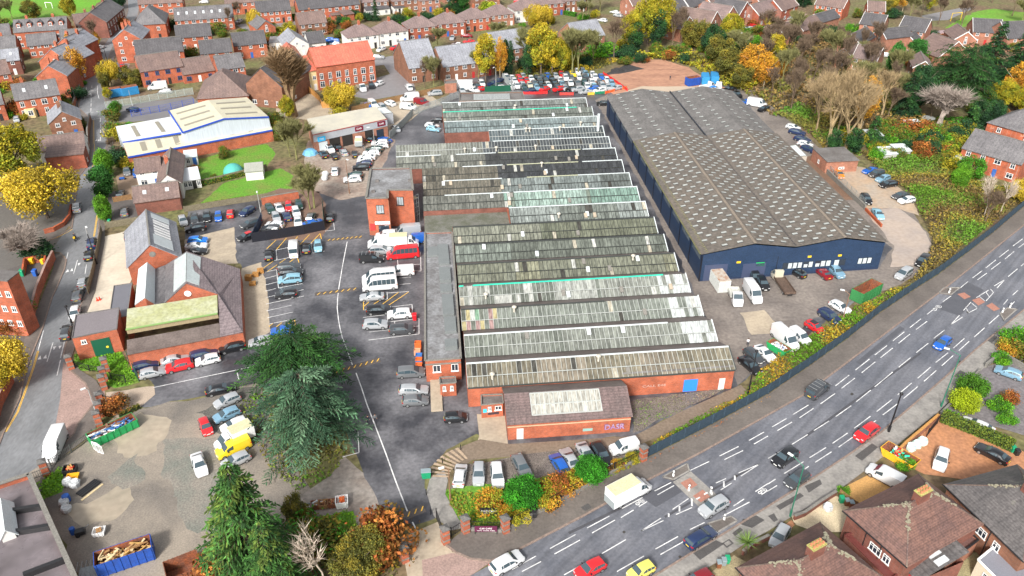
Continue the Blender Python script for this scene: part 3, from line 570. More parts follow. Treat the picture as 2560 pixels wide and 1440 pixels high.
for(a,b_,c,d,h)in((.58,.93,.06,.11,.8),(.6,.95,.17,.27,.5),(.58,.93,.29,.44,.5),(.55,.92,.47,.53,.3),(.55,.92,.55,.66,.6),(.55,.92,.7,.88,.3),(.2,.55,.78,.86,.35)):
    k=MB();k.box(Lx*a,Ly*c,4.0,Lx*b_,Ly*d,4.15+h);k.build('rooflight',M_rl,off)
def wwin(parent,p,q,z0,z1,fr=M_wframe,gl=M_dkglass,name='window',mull=1,off=.05,sill=True):
    """window of real thickness on a vertical wall, between p and q of the parent's frame"""
    p=Vector((p[0],p[1],0));q=Vector((q[0],q[1],0));d=(q-p).normalized();nn=Vector((d.y,-d.x,0))
    b=MB();L_=(q-p).length
    def bx(s0,s1,a,c,o0,o1,mi):
        A=p+d*s0;C=p+d*s1
        pts=[A+nn*o0,C+nn*o0,C+nn*o1,A+nn*o1]
        b.add([(x.x,x.y,a)for x in pts]+[(x.x,x.y,c)for x in pts],[(0,1,2,3),(7,6,5,4),(4,5,1,0),(5,6,2,1),(6,7,3,2),(7,4,0,3)],mi)
    bx(0,L_,z0,z1,0,off,1)
    t=.09
    bx(0,t,z0,z1,0,off+.04,0);bx(L_-t,L_,z0,z1,0,off+.04,0);bx(0,L_,z1-t,z1,0,off+.045,0);bx(0,L_,z0,z0+t,0,off+.045,0)
    for i in range(1,mull+1):bx(L_*i/(mull+1)-.035,L_*i/(mull+1)+.035,z0,z1,0,off+.035,0)
    if sill:bx(-.08,L_+.08,z0-.12,z0,0,off+.1,0)
    return b.build(name,[fr,gl],parent)
wwin(off,(Lx*.2,0),(Lx*.42,0),1.9,3.3);wwin(off,(Lx*.72,0),(Lx*.92,0),1.9,3.3)
k=MB();k.box(-.1,-.12,3.4,Lx,0,3.65);k.build('string_course',M_concs,off)
r,L_=cbox('brick_kiosk',[(1100,960),(1140,957),(1138,942),(1099,944)],2.6,'tiny brick kiosk with two small windows on the office steps','kiosk',B_or,M_felt,.2)
a=L_[1].x;wwin(r,(a*.15,0),(a*.35,0),1.2,2.1);wwin(r,(a*.62,0),(a*.82,0),1.2,2.1)
r,L_=cbox('brick_lean_to',[(1203,1013),(1258,1008),(1256,986),(1203,988)],2.6,'low brick lean-to with blue sign beside the black city car','lean-to',B_or,M_felt,.2)
a=L_[1].x;wwin(r,(a*.3,0),(a*.45,0),1.3,2.2);wwin(r,(a*.62,0),(a*.92,0),1.4,2.2)
k=MB();k.box(a*.08,-.08,1.1,a*.24,-.02,1.8);k.build('sign',plain('cyan_sign',(.04,.5,.75),.5),r)
k=MB();k.box(a*.3,-.06,.55,a*.8,-.01,1.0);k.build('poster',plain('dark_poster',(.05,.03,.04),.5),r)
tw,L_=cbox('brick_tower_block',[(915,496),(969,495),(969,475),(1032,475),(1026,420),(927,422)],8.8,'square two-storey brick block with wet flat roof between the yard road and the glazed rows','brick building',B_or,M_wetroof,.5)
a1=L_[1].x;p2,p3=L_[2],L_[3]
wwin(tw,(a1*.42,0),(a1*.78,0),5.2,7.2,plain('black_frame',(.03,.03,.03),.5),plain('pale_reflecting_glass',(.3,.34,.36),.1),mull=2)
wwin(tw,(p2.x+(p3.x-p2.x)*.3,p2.y),(p2.x+(p3.x-p2.x)*.6,p3.y),5.2,7.2,MATS['black_frame'],MATS['pale_reflecting_glass'],mull=2)
k=MB();k.box(a1*.3,-.1,2.6,a1*1.0,-.02,3.3);k.build('sign_board',plain('sign_white',(.75,.77,.8),.5),tw)
wallwriting('sign_text','WINDOW TINTING',(a1*.33,-.04,0),(a1*.97,-.04,0),3.12,.3,plain('navy_letters',(.02,.03,.12),.5),tw,.07);wallwriting('sign_text','BODY STYLING',(a1*.38,-.04,0),(a1*.92,-.04,0),2.78,.28,MATS['navy_letters'],tw,.07)
k=MB();k.box(a1*.05,-.12,1.2,a1*.3,-.02,2.8);k.build('notice_board',plain('red_board',(.5,.04,.04),.5),tw)
k=MB();k.box(a1*.45,-.06,.05,a1*.95,-.02,2.4);k.build('shop_door',M_dkglass,tw)
k=MB();k.tube((a1+.1,-.1,0),(a1+.1,-.1,8.4),.09,n=6);k.build('drainpipe',plain('drainpipe_brown',(.3,.12,.07),.6),tw)
for fx,fy in((.12,.2),(.9,.55),(.15,.55)):
    k=MB();x,y=p3.x*fx,L_[4].y*fy+.5;k.box(x-.4,y-.3,8.5,x+.4,y+.3,8.95);k.build('roof_vent',M_felt,tw)
an_o=G(1270,1058,3.3);an_o.z=0
p,q,c=G(1270,1058,3.3),G(1578,1037,3.3),G(1260,966,3.3)
az=math.atan2((q-p).y,(q-p).x);La=(q-p).xy.length;Da=abs(local(an_o,az,(c.x,c.y,0)).y)
ann=root('brick_annexe',an_o,az,'low brick annexe with purple graffiti and a framed rooflight nearest the main road','annexe')
yr=Da*.52;hr=5.2
w=MB();w.quad((0,0,0),(La,0,0),(La,0,3.3),(0,0,3.3));w.add([(0,0,0),(0,Da,0),(0,Da,3.3),(0,yr,hr),(0,0,3.3)],[(4,3,2,1,0)]);w.add([(La,0,0),(La,Da,0),(La,Da,3.3),(La,yr,hr),(La,0,3.3)],[(0,1,2,3,4)])
w.build('wall',B_or,ann)
M_anroof=tile('annexe_brown_tiles',(.15,.105,.10),(.10,.075,.072))
w=MB();w.slab([(-.2,-.3,3.25),(La+.2,-.3,3.25),(La+.2,yr,hr+.06),(-.2,yr,hr+.06)],.14);w.build('roof',M_anroof,ann)
w=MB();w.slab([(-.2,yr,hr+.06),(La+.2,yr,hr+.06),(La+.2,Da,3.3),(-.2,Da,3.3)],.14);w.build('back_roof',M_feltbr,ann)
g=MB();g.col=(.3,.29,.25);x0,x1=La*.2,La*.77
def zr(y):return 3.25+(hr-3.19)*(y+.3)/(yr+.3)
ya,yb=yr*.18,yr*.93;nb=15
for i in range(nb):
    xa,xb=x0+(x1-x0)*i/nb,x0+(x1-x0)*(i+1)/nb
    for(y0,y1)in((ya,(ya+yb)*.48),((ya+yb)*.48,yb)):
        s_=rf.uniform(.8,1.2);g.col=(.36*s_,.35*s_,.31*s_);g.quad((xa,y0,zr(y0)+.06),(xb,y0,zr(y0)+.06),(xb,y1,zr(y1)+.06),(xa,y1,zr(y1)+.06))
sk=g.build('rooflight',M_glassroof,ann,color=True)
g=MB()
for i in range(nb+1):
    x=x0+(x1-x0)*i/nb;g.add([(x-.06,ya,zr(ya)+.05),(x+.06,ya,zr(ya)+.05),(x+.06,yb,zr(yb)+.05),(x-.06,yb,zr(yb)+.05),(x-.06,ya,zr(ya)+.16),(x+.06,ya,zr(ya)+.16),(x+.06,yb,zr(yb)+.16),(x-.06,yb,zr(yb)+.16)],[(4,5,6,7),(0,1,5,4),(1,2,6,5),(3,0,4,7)])
for y in(ya,(ya+yb)*.48,yb):g.obox((x0,y,zr(y)+.05),(x1,y,zr(y)+.05),.16,.12)
g.build('rooflight_frame',M_barw,sk)
g=MB();g.box(La*.07,-.06,.05,La*.07+1.0,-.01,2.1);g.build('steel_door',MATS['pale_grey_paint'],ann)
g=MB();g.box(-.1,-.14,2.5,La,-.02,2.62);g.build('pipe_run',mat('cream_pipe',(.5,.4,.26),var=.1),ann)
M_gr1=mat('graffiti_lilac',(.36,.20,.42),var=.3,scale=1.5);M_gr2=mat('graffiti_pale',(.42,.36,.42),var=.3,scale=1.5);M_gr3=plain('graffiti_plum',(.16,.05,.2),.6)
wallwriting('graffiti','DASR',(La*.785,0,0),(La*.955,0,0),1.15,1.6,M_gr3,ann,.02)
wallwriting('graffiti','DASR',(La*.79,0,0),(La*.95,0,0),1.15,1.4,M_gr2,ann,.05)
wallwriting('graffiti','DASR',(La*.793,0,0),(La*.945,0,0),1.1,1.1,M_gr1,ann,.075)
g=MB();g.box(La*.61,-.03,.7,La*.69,-.01,1.2);g.build('graffiti',plain('graffiti_teal',(.25,.42,.38),.6),ann)
r,L_=cbox('low_rear_store',[(1148,252),(1312,249),(1306,230),(1150,232)],4.5,'low dark-roofed store behind the farthest glazed row beside the car compound','store',B_brn,M_felt,.25)
k=MB();a=L_[1].x;k.box(a*.22,.3,4.25,a*.78,L_[2].y*.8,4.6);k.build('rooflight',mat('streaked_grey_glass',(.3,.32,.32),var=.3,scale=.8,fine=3,stretch=(6,.3,1),obj=True),r)
# ------------------------------------------------------------------ navy warehouse
WH=6.0
M_navy=mat('navy_cladding',(.02,.042,.09),rough=.55,var=.25,scale=.5,fine=4)
M_asb=mat('corrugated_cement_roof',(.098,.084,.071),rough=.85,var=.3,scale=.12,fine=1.6,col2=(.088,.078,.069),patch=.5,stretch=(1,1,1))
M_asb2=mat('dark_corrugated_roof',(.115,.11,.108),rough=.8,var=.28,scale=.3,fine=2.2,col2=(.085,.082,.08))
fl,fr,bl=G(1757,637,WH),G(2213,607,WH),G(1519,240,WH)
az=math.atan2((fr-fl).y,(fr-fl).x);o=fl.copy();o.z=0
wh=root('navy_warehouse',o,az,'huge navy-clad warehouse with a grey twin-span roof full of small rooflights','warehouse')
lf=local(o,az,(fr.x,fr.y,0));lb=local(o,az,(bl.x,bl.y,0));W_=lf.x;D_=lb.y;sk_=lb.x/lb.y
WR=7.6
def wp(fx,fy,z):return(fx*W_+fy*lb.x,fy*D_,z)
rl=[(0,WH),(.27,WR),(.5,WH+.25),(.76,WR),(1,WH)]
w=MB()
for f in(0,1):
    pts=[wp(0,f,0)]+[wp(x,f,z-.05)for x,z in rl]+[wp(1,f,0)]
    w=MB();w.add(pts,[tuple(range(len(pts)))[::(-1 if f==0 else 1)]]);w.build('gable_wall' if f else 'front_wall',M_navy,wh)
w=MB();w.quad(wp(0,0,0),wp(0,1,0),wp(0,1,WH),wp(0,0,WH));w.quad(wp(1,0,0),wp(1,1,0),wp(1,1,WH),wp(1,0,WH))
sw=w.build('side_wall',M_navy,wh)
for k in range(13):
    f=k/12.5
    g=MB();p_=wp(0,f,0);g.box(p_[0]-.12,p_[1]-.15,0,p_[0]+.05,p_[1]+.15,WH-.1);g.build('downpipe',plain('black_pipe',(.01,.012,.02),.4),sw)
    if k<12:
        a_=wp(0,f+.012,0);c_=wp(0,f+.068,0)
        g=MB();n_=9
        for i in range(n_):
            t0,t1=i/n_,(i+.8)/n_
            pa=[a_[0]+(c_[0]-a_[0])*t for t in(t0,t1)];pb=[a_[1]+(c_[1]-a_[1])*t for t in(t0,t1)]
            g.quad((pa[0]-.03,pb[0],4.3),(pa[1]-.03,pb[1],4.3),(pa[1]-.03,pb[1],5.3),(pa[0]-.03,pb[0],5.3))
        g.build('strip_window',mat('dull_strip_glazing',(.14,.17,.19),rough=.3,var=.4,fine=1.5),sw)
SPLIT=.62
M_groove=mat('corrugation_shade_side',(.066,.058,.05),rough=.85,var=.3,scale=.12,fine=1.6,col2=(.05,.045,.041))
def corr(b,fa,za,fb,zb,y0,y1,pitch=.62,amp=.09,ov0=0,ov1=0):
    """corrugated sheet between ridge and eave lines, corrugations running down the slope"""
    n=int((y1-y0)*D_/pitch)
    for i in range(n):
        f0,f1=y0+(y1-y0)*i/n,y0+(y1-y0)*(i+1)/n;fm=(f0+f1)/2
        A0,A1,Am=wp(fa,f0,za),wp(fa,f1,za),wp(fa,fm,za+amp*2);B0,B1,Bm=wp(fb,f0,zb),wp(fb,f1,zb),wp(fb,fm,zb+amp*2)
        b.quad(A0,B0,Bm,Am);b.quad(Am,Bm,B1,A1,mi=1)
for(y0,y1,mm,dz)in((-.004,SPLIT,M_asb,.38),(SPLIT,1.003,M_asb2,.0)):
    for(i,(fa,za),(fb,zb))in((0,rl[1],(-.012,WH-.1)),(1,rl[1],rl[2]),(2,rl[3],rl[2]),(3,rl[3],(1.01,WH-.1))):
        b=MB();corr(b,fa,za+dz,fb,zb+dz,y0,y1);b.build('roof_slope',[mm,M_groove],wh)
g=MB();g.obox(wp(.5,-.002,WH+.6),wp(.5,1.0,WH+.6),.35,.12);g.build('valley_gutter',MATS['black_pipe'],wh)
for f,z in(rl[1],rl[3]):
    g=MB();g.obox(wp(f,-.003,z+.42),wp(f,SPLIT,z+.42),.5,.1);g.build('ridge_capping',mat('mossy_cement',(.23,.19,.15),var=.2),wh)
g=MB()
n=150
for i in range(n):
    f=i/n*SPLIT;f2=(i+.8)/n*SPLIT
    g.quad(wp(-.016,f,WH+.12),wp(-.016,f2,WH+.12),wp(.028,f2,WH+.62),wp(.028,f,WH+.62))
g.build('mossy_eaves',mat('mossy_sheets',(.19,.185,.08),var=.3,fine=3),wh)
M_sky=mat('dusty_rooflight',(.38,.40,.38),rough=.4,var=.35,fine=1.2)
M_cur=plain('rooflight_kerb',(.06,.06,.06),.7)
def zroof(f):
    for(a,za),(c,zc)in zip(rl[:-1],rl[1:]):
        if a<=f<=c:return za+(zc-za)*(f-a)/(c-a)
allsk=[]
for slope in range(4):
    fa,fb=rl[slope][0],rl[slope+1][0]
    for row in range(61):
        fy=.012+row*.0163
        if abs(fy-SPLIT)<.008:continue
        for c in range(4):
            if fy<SPLIT:
                if c>2:continue
                fx=fa+(fb-fa)*(.15+.3*c+(.13 if row%2 else 0))
            else:
                if row%2 or c>1:continue
                fx=fa+(fb-fa)*(.28+.42*c)
            if rf.random()<.02:continue
            allsk.append((fy,fx))
allsk.sort()
def skl(b,fy,fx):
    x,y,z0=wp(fx,fy,0);z=zroof(fx)+(.42 if fy<SPLIT else .06);hw,hd=.52,.28
    dz=(zroof(fx+.01)-zroof(fx-.01))/(.02*W_)*hw
    b.add([(x-hw,y-hd,z-dz),(x+hw,y-hd,z+dz),(x+hw,y+hd,z+dz),(x-hw,y+hd,z-dz),(x-hw,y-hd,z-dz+.16),(x+hw,y-hd,z+dz+.16),(x+hw,y+hd,z+dz+.16),(x-hw,y+hd,z-dz+.16)],
          [(0,1,5,4),(1,2,6,5),(2,3,7,6),(3,0,4,7)],1)
    b.add([(x-hw,y-hd,z-dz+.165),(x+hw,y-hd,z+dz+.165),(x+hw,y+hd,z+dz+.165),(x-hw,y+hd,z-dz+.165)],[(0,1,2,3)],0)
for fy,fx in allsk[:100]:
    b=MB();skl(b,fy,fx);b.build('rooflight',[M_sky,M_cur],wh)
b=MB()
for fy,fx in allsk[100:]:skl(b,fy,fx)
b.build('rooflights',[M_sky,M_cur],wh,kind='stuff')
def onfront(name,f0,f1,z0,z1,m,t=.08):
    g=MB();g.box(W_*f0,-t,z0,W_*f1,-.01,z1);return g.build(name,m,wh)
onfront('roller_door',.02,.145,.05,3.6,plain('dark_roller',(.05,.065,.12),.5));onfront('roller_door',.23,.355,.05,3.3,MATS['dark_roller'])
onfront('sign',.19,.213,3.6,4.0,plain('yellow_sign',(.75,.5,.02),.5));onfront('sign',.3,.345,2.6,3.4,plain('green_sign',(.02,.6,.12),.5));onfront('sign',.58,.6,3.8,4.2,MATS['yellow_sign']);onfront('sign',.75,.77,3.6,4.0,MATS['yellow_sign'])
M_pw=plain('pale_window',(.45,.5,.52),.3)
for f0,f1 in((.45,.56),(.565,.62),(.63,.72),(.735,.80),(.87,.95)):
    r_=onfront('window_band',f0,f1,1.5,2.9,M_dkglass,.06)
    n_=max(2,int((f1-f0)*40));L_=(f1-f0)*W_/n_
    for i in range(n_):
        if rf.random()<.6:
            g=MB();g.box(W_*f0+i*L_+.1,-.09,1.6,W_*f0+(i+.85)*L_,-.065,rf.choice([2.8,2.8,2.3]));g.build('blind',M_pw,r_)
g=MB();g.box(-.1,-.25,WH-.25,.0,0,WH+.1);g.build('eaves_trim',M_navy,wh)
g=MB();g.box(0,-.05,0,W_,-.005,.5);g.build('plinth',plain('deep_navy',(.015,.03,.07),.6),wh)
# ------------------------------------------------------------------ vehicles
SIL={
 'hatch':dict(s=[(0,.5),(.04,.72),(.3,.86),(1.0,.98),(1.72,1.40),(2.2,1.49),(3.1,1.46),(3.72,1.34),(4.0,.95),(4.1,.55)],w=.88,wt=.62,ws=3,rw=7,side=(1.35,3.75),belt=.96),
 'small':dict(s=[(0,.5),(.04,.7),(.25,.86),(.8,1.0),(1.4,1.42),(1.8,1.5),(2.7,1.48),(3.25,1.38),(3.5,.95),(3.55,.55)],w=.82,wt=.6,ws=3,rw=7,side=(1.05,3.3),belt=.97),
 'sedan':dict(s=[(0,.5),(.05,.68),(.35,.82),(1.25,.96),(1.95,1.36),(2.4,1.43),(3.1,1.41),(3.45,1.34),(4.05,1.02),(4.55,.96),(4.62,.55)],w=.9,wt=.62,ws=3,rw=7,side=(1.6,3.9),belt=.93),
 'estate':dict(s=[(0,.5),(.05,.7),(.35,.84),(1.2,.98),(1.9,1.38),(2.4,1.46),(3.7,1.45),(4.25,1.36),(4.6,.98),(4.68,.55)],w=.9,wt=.63,ws=3,rw=7,side=(1.55,4.35),belt=.95),
 'suv':dict(s=[(0,.6),(.05,.88),(.35,1.02),(1.05,1.12),(1.65,1.56),(2.1,1.66),(3.5,1.64),(4.05,1.52),(4.35,1.1),(4.45,.6)],w=.92,wt=.67,ws=3,rw=7,side=(1.35,4.15),belt=1.08),
 'mpv':dict(s=[(0,.6),(.05,.85),(.35,1.0),(.9,1.1),(1.75,1.6),(2.3,1.7),(3.7,1.68),(4.3,1.55),(4.55,1.1),(4.62,.6)],w=.91,wt=.7,ws=3,rw=7,side=(1.3,4.35),belt=1.05),
 'coupe':dict(s=[(0,.48),(.05,.64),(.35,.78),(1.3,.9),(2.05,1.27),(2.45,1.33),(2.9,1.31),(3.2,1.25),(4.0,.95),(4.4,.9),(4.46,.5)],w=.91,wt=.6,ws=3,rw=7,side=(1.7,3.7),belt=.88),
 'van':dict(s=[(0,.6),(.05,.95),(.3,1.1),(.95,1.22),(1.6,1.85),(1.95,1.96),(4.6,1.96),(4.9,1.92),(4.98,1.2),(5.0,.6)],w=.95,wt=.84,ws=3,rw=7,side=(1.35,2.35),belt=1.15),
 'smallvan':dict(s=[(0,.6),(.05,.88),(.3,1.02),(.9,1.14),(1.55,1.7),(1.95,1.82),(4.0,1.82),(4.2,1.78),(4.34,1.1),(4.36,.6)],w=.9,wt=.76,ws=3,rw=7,side=(1.3,2.3),belt=1.08),
 'bigvan':dict(s=[(0,.65),(.05,1.0),(.3,1.2),(.85,1.4),(1.55,2.25),(2.1,2.55),(5.7,2.58),(5.9,2.5),(5.98,1.3),(6.0,.65)],w=1.0,wt=.9,ws=3,rw=7,side=(1.2,2.1),belt=1.4),
 'minibus':dict(s=[(0,.65),(.05,1.0),(.3,1.2),(.85,1.4),(1.6,2.25),(2.2,2.6),(6.3,2.62),(6.6,2.5),(6.7,1.3),(6.72,.65)],w=1.02,wt=.9,ws=3,rw=7,side=(1.2,6.3),belt=1.4),
 'cab':dict(s=[(0,.65),(.05,1.0),(.25,1.2),(.7,1.4),(1.35,2.15),(1.6,2.3),(2.1,2.3),(2.2,2.25),(2.25,1.3),(2.28,.65)],w=1.0,wt=.86,ws=3,rw=7,side=(1.0,2.05),belt=1.35),
}
M_tyre=plain('tyre_rubber',(.018,.018,.018),.85);M_rim=plain('alloy_rim',(.42,.43,.44),.3,.7)
M_cglass=plain('car_glass',(.045,.07,.085),.08,0,.9);M_lamp=plain('headlamp_glass',(.7,.72,.74),.12,.3);M_tail=plain('tail_lamp_red',(.45,.01,.01),.25)
M_plY=plain('number_plate_yellow',(.75,.55,.04),.5);M_plW=plain('number_plate_white',(.75,.75,.72),.5);M_trim=plain('black_trim',(.02,.02,.022),.5)
CARC={'white':(.64,.65,.66),'silver':(.42,.44,.46),'grey':(.17,.18,.19),'dark grey':(.06,.065,.072),'black':(.014,.015,.018),'dark blue':(.018,.035,.1),'blue':(.015,.12,.5),
        'bright blue':(.01,.2,.72),'light blue':(.2,.36,.48),'red':(.55,.015,.02),'dark red':(.24,.012,.02),'orange':(.8,.25,.01),'yellow':(.82,.6,.03),'dark green':(.02,.06,.05),
        'pale yellow':(.85,.78,.15),'cream':(.62,.58,.45),'sky blue':(.25,.48,.6)}
def paint(c):return plain('paint_'+c.replace(' ','_'),CARC[c],.28,.0 if c in('white','red','yellow')else .25,.5,.9)
_car={}
def car_parts(t):
    if t in _car:return _car[t]
    S=SIL[t];s=S['s'];w,wt,belt=S['w'],S['wt'],S['belt'];Ltot=s[-1][0];hx=Ltot/2
    def halfw(x):
        e=min(x,Ltot-x);k=min(1,max(0,e/.55));return w*(.86+.14*math.sin(k*math.pi/2))
    b=MB();rings=[]
    for x,z in s:
        h=halfw(x);zb=min(z,belt)
        top=h*.93 if z<=belt+.12 else wt
        rings.append([(h*.9,.22),(h,.42),(h*1.0,min(.7,zb)),(h*.96,zb),(max(top,.3),max(zb,z-.05)),(top*.8,z),(0,z+.02)])
    nr=7;vs=[]
    for(x,z),r in zip(s,rings):
        full=[(y,zz)for y,zz in r]+[(-y,zz)for y,zz in r[-2::-1]]
        vs.append([(hx-x,y,zz)for y,zz in full])
    m=len(vs[0]);pts=[p for r in vs for p in r]
    fs=[]
    for i in range(len(vs)-1):
        for j in range(m-1):fs.append((i*m+j,i*m+j+1,(i+1)*m+j+1,(i+1)*m+j))
        fs.append(((i+1)*m,(i+1)*m+m-1,i*m+m-1,i*m))
    fs.append(tuple(range(m))[::-1]);fs.append(tuple((len(vs)-1)*m+j for j in range(m)))
    b.add(pts,fs)
    b.box(-hx+.15,-w*.93,.16,hx-.15,w*.93,.26,1)
    body=b.mesh(t+'_body',[paint('white'),M_trim],smooth=38)
    def zt(x):
        for(xa,za),(xb,zb)in zip(s[:-1],s[1:]):
            if xa<=x<=xb:return za+(zb-za)*(x-xa)/max(1e-6,xb-xa)
    def ytop(x):
        return wt
    def glass(name,quads):
        g=MB()
        for q in quads:g.quad(*q)
        return g.mesh(t+'_'+name,[M_cglass])
    def slope(i,i0=.08,i1=.88,up=.02):
        (xa,za),(xb,zb)=s[i],s[i+1]
        def P_(f,y,):return(hx-(xa+(xb-xa)*f),y,za+(zb-za)*f)
        dx,dz=xb-xa,zb-za;L_=math.hypot(dx,dz);nx,nz=(-dz/L_,dx/L_)
        if nz<0:nx,nz=-nx,-nz
        if dz<0:nx=abs(nx)
        else:nx=-abs(nx)
        ya,yb=(w*.86,wt*.92)if dz>0 else(wt*.92,w*.80)
        o=[]
        for f,y in((i0,-1),(i0,1),(i1,1),(i1,-1)):
            yy=(ya+(yb-ya)*f)*y;p=P_(f,yy);o.append((p[0]-nx*(up+.015),p[1],p[2]+nz*(up+.015)))
        return o
    wsq=slope(S['ws'],.06,1.0);rwq=slope(S['rw'],.12,.9)
    sd=[]
    x0,x1=S['side']
    n=max(2,int((x1-x0)/.85))if t!='van' and t!='bigvan' else 1
    for sg in(1,-1):
        q=[]
        for i in range(n):
            xa=x0+(x1-x0)*i/n+(.03 if i else 0);xb=x0+(x1-x0)*(i+1)/n-.03
            za,zb=zt(xa)-.09,zt(xb)-.09
            def yy(x,z):
                h=halfw(x)*.96;ztx=zt(x)-.05;f=(z-belt)/max(.05,ztx-belt);return h+(wt-h)*min(1,max(0,f))+.022
            q.append([(hx-xa,sg*yy(xa,belt+.05),belt+.05),(hx-xb,sg*yy(xb,belt+.05),belt+.05),(hx-xb,sg*yy(xb,max(zb,belt+.06)),max(zb,belt+.06)),(hx-xa,sg*yy(xa,max(za,belt+.06)),max(za,belt+.06))])
        sd.append(q)
    parts=dict(body=body,windscreen=glass('windscreen',[wsq]),rear_window=glass('rear_window',[rwq]),side=[glass('side_window',q)for q in sd],allglass=glass('windows',[wsq,rwq]+sd[0]+sd[1]))
    r=.31 if t not in('suv','bigvan','minibus','van','cab')else .36
    g=MB();g.tube((0,-.11,r),(0,.11,r),r,n=12);g.tube((0,-.125,r),(0,.125,r),r*.62,n=10,mi=1)
    parts['wheel']=g.mesh('wheel',[M_tyre,M_rim]);
    xf,xr=hx-.82,-hx+.85
    parts['wpos']=[(xf,w-.1),(xf,-w+.1),(xr,w-.1),(xr,-w+.1)]
    g=MB();g.box(-.08,-.17,-.07,.10,.17,.07);parts['lamp']=g.mesh('headlight',[M_lamp]);parts['tail']=g.mesh('tail_light',[M_tail])
    g=MB();g.box(-.02,-.26,-.06,.02,.26,.06);parts['plateY']=g.mesh('plate',[M_plY]);parts['plateW']=g.mesh('plate',[M_plW])
    g=MB();g.box(-.06,-.1,-.07,.06,.1,.07);parts['mirror']=g.mesh('door_mirror',[M_trim])
    zl=s[1][1]-.08;zr=s[-2][1]-.12
    parts['lpos']=[(hx-.1,y,zl)for y in(w*.68,-w*.68)];parts['tpos']=[(-hx+.12,y,zr)for y in(w*.74,-w*.74)]
    parts['ppos']=[(hx+.02,0,.48),(-hx-.02,0,.62)];xm=hx-S['side'][0]-.1
    parts['mpos']=[(xm,w+.08,belt+.05),(xm,-w-.08,belt+.05)]
    parts['L']=Ltot
    _car[t]=parts;return parts
def setmat(o,m,i=0):
    o.material_slots[i].link='OBJECT';o.material_slots[i].material=m
NAMES_={'hatch':'hatchback','small':'small_hatchback','sedan':'saloon_car','estate':'estate_car','suv':'suv','mpv':'people_carrier','coupe':'coupe','van':'panel_van','smallvan':'small_van','bigvan':'high_roof_van','minibus':'minibus'}
WORD={'hatch':'hatchback','small':'small hatchback','sedan':'saloon car','estate':'estate car','suv':'SUV','mpv':'people carrier','coupe':'coupe','van':'panel van','smallvan':'small van','bigvan':'high-roofed van','minibus':'minibus'}
def place(px,py,ang,z=.7):
    p=G(px,py,z);a=RAD(ang);q=G(px+6*math.cos(a),py-6*math.sin(a),z);d=q-p;p.z=0
    return p,math.atan2(d.y,d.x)
def car(px,py,ang,t,c,where,group=None,roofc=None,full=None,loc=None,rz=None):
    if loc is None:loc,rz=place(px,py,ang,.9 if t in('bigvan','minibus','van')else .65)
    P_=car_parts(t);full=(py>330)if full is None else full
    lb=(c+' '+WORD[t]+' '+where)
    r=root(NAMES_[t],loc,rz,lb,{'van':'van','smallvan':'van','bigvan':'van','minibus':'minibus'}.get(t,'car'),group)
    b=link('body',P_['body'],r);setmat(b,paint(c))
    if roofc:
        k=MB();S=SIL[t];hx=P_['L']/2;xa,xb=S['s'][4][0]+.1,S['s'][6][0];k.box(hx-xb,-S['wt']*.8,S['s'][5][1]-.01,hx-xa,S['wt']*.8,S['s'][5][1]+.04);k.build('roof',paint(roofc),r)
    for x,y in P_['wpos']:link('wheel',P_['wheel'],r,(x,y,0))
    if not full:
        link('windows',P_['allglass'],r);return r
    link('windscreen',P_['windscreen'],r);link('rear_window',P_['rear_window'],r)
    for m in P_['side']:link('side_windows',m,r)
    for p in P_['lpos']:link('headlight',P_['lamp'],r,p)
    for p in P_['tpos']:link('tail_light',P_['tail'],r,p)
    link('number_plate',P_['plateW'],r,P_['ppos'][0]);link('number_plate',P_['plateY'],r,P_['ppos'][1])
    for p in P_['mpos']:link('door_mirror',P_['mirror'],r,p)
    if t in('van',)and c in('dark grey','black'):
        for i in range(4):
            k=MB();k.box(-1.9+i*.85,-.75,1.99,-1.82+i*.85,.75,2.05);k.build('roof_bar',MATS['alloy_rim'],r)
    return r
def boxtruck(px,py,ang,cabc,boxm,where,L_=4.3,hgt=2.35,w=1.08,flat=False,name='box_truck',cat='truck'):
    loc,rz=place(px,py,ang,1.2);r=root(name,loc,rz,where,cat);P_=car_parts('cab')
    tot=2.28+L_;xc=tot/2-1.14
    b=link('cab',P_['body'],r,(xc,0,0));setmat(b,paint(cabc))
    link('windscreen',P_['windscreen'],b);
    for m in P_['side']:link('side_window',m,b)
    for p in P_['lpos']:link('headlight',P_['lamp'],b,p)
    for p in P_['mpos']:link('door_mirror',P_['mirror'],b,p)
    x0,x1=-tot/2,tot/2-2.34
    k=MB()
    if flat:
        k.box(x0,-w,.75,x1,w,.88);k.build('flatbed',boxm,r)
        for(a0,b0,a1,b1)in((x0,-w,x1,-w+.06),(x0,w-.06,x1,w),(x0,-w,x0+.06,w)):
            k=MB();k.box(a0,b0,.88,a1,b1,1.25);k.build('drop_side',boxm,r)
    else:
        k.box(x0,-w,.7,x1,w,.7+hgt);cb=k.build('cargo_box',boxm,r)
        k=MB();k.box(x0+.05,-w+.06,.7+hgt+.002,x1-.02,w-.06,.7+hgt+.03);k.build('roof_panel',mat('yellowed_roof_panel',(.55,.52,.33),var=.15),cb)
        k=MB();k.box(x0-.06,-w+.05,.6,x0-.01,w-.05,1.8);k.build('tail_lift',plain('tail_lift_steel',(.4,.45,.46),.4,.4),r)
    k=MB();k.box(x0,-.45,.45,tot/2-1.2,.45,.7);k.build('chassis',M_trim,r)
    for x,y in((tot/2-.85,.88),(tot/2-.85,-.88),(x0+1.2,.88),(x0+1.2,-.88)):link('wheel',P_['wheel'],r,(x,y,0))
    return r
ORD=['first','second','third','fourth','fifth','sixth','seventh','eighth','ninth','tenth','eleventh','twelfth','thirteenth','fourteenth','fifteenth','sixteenth']
MR='on the main road'
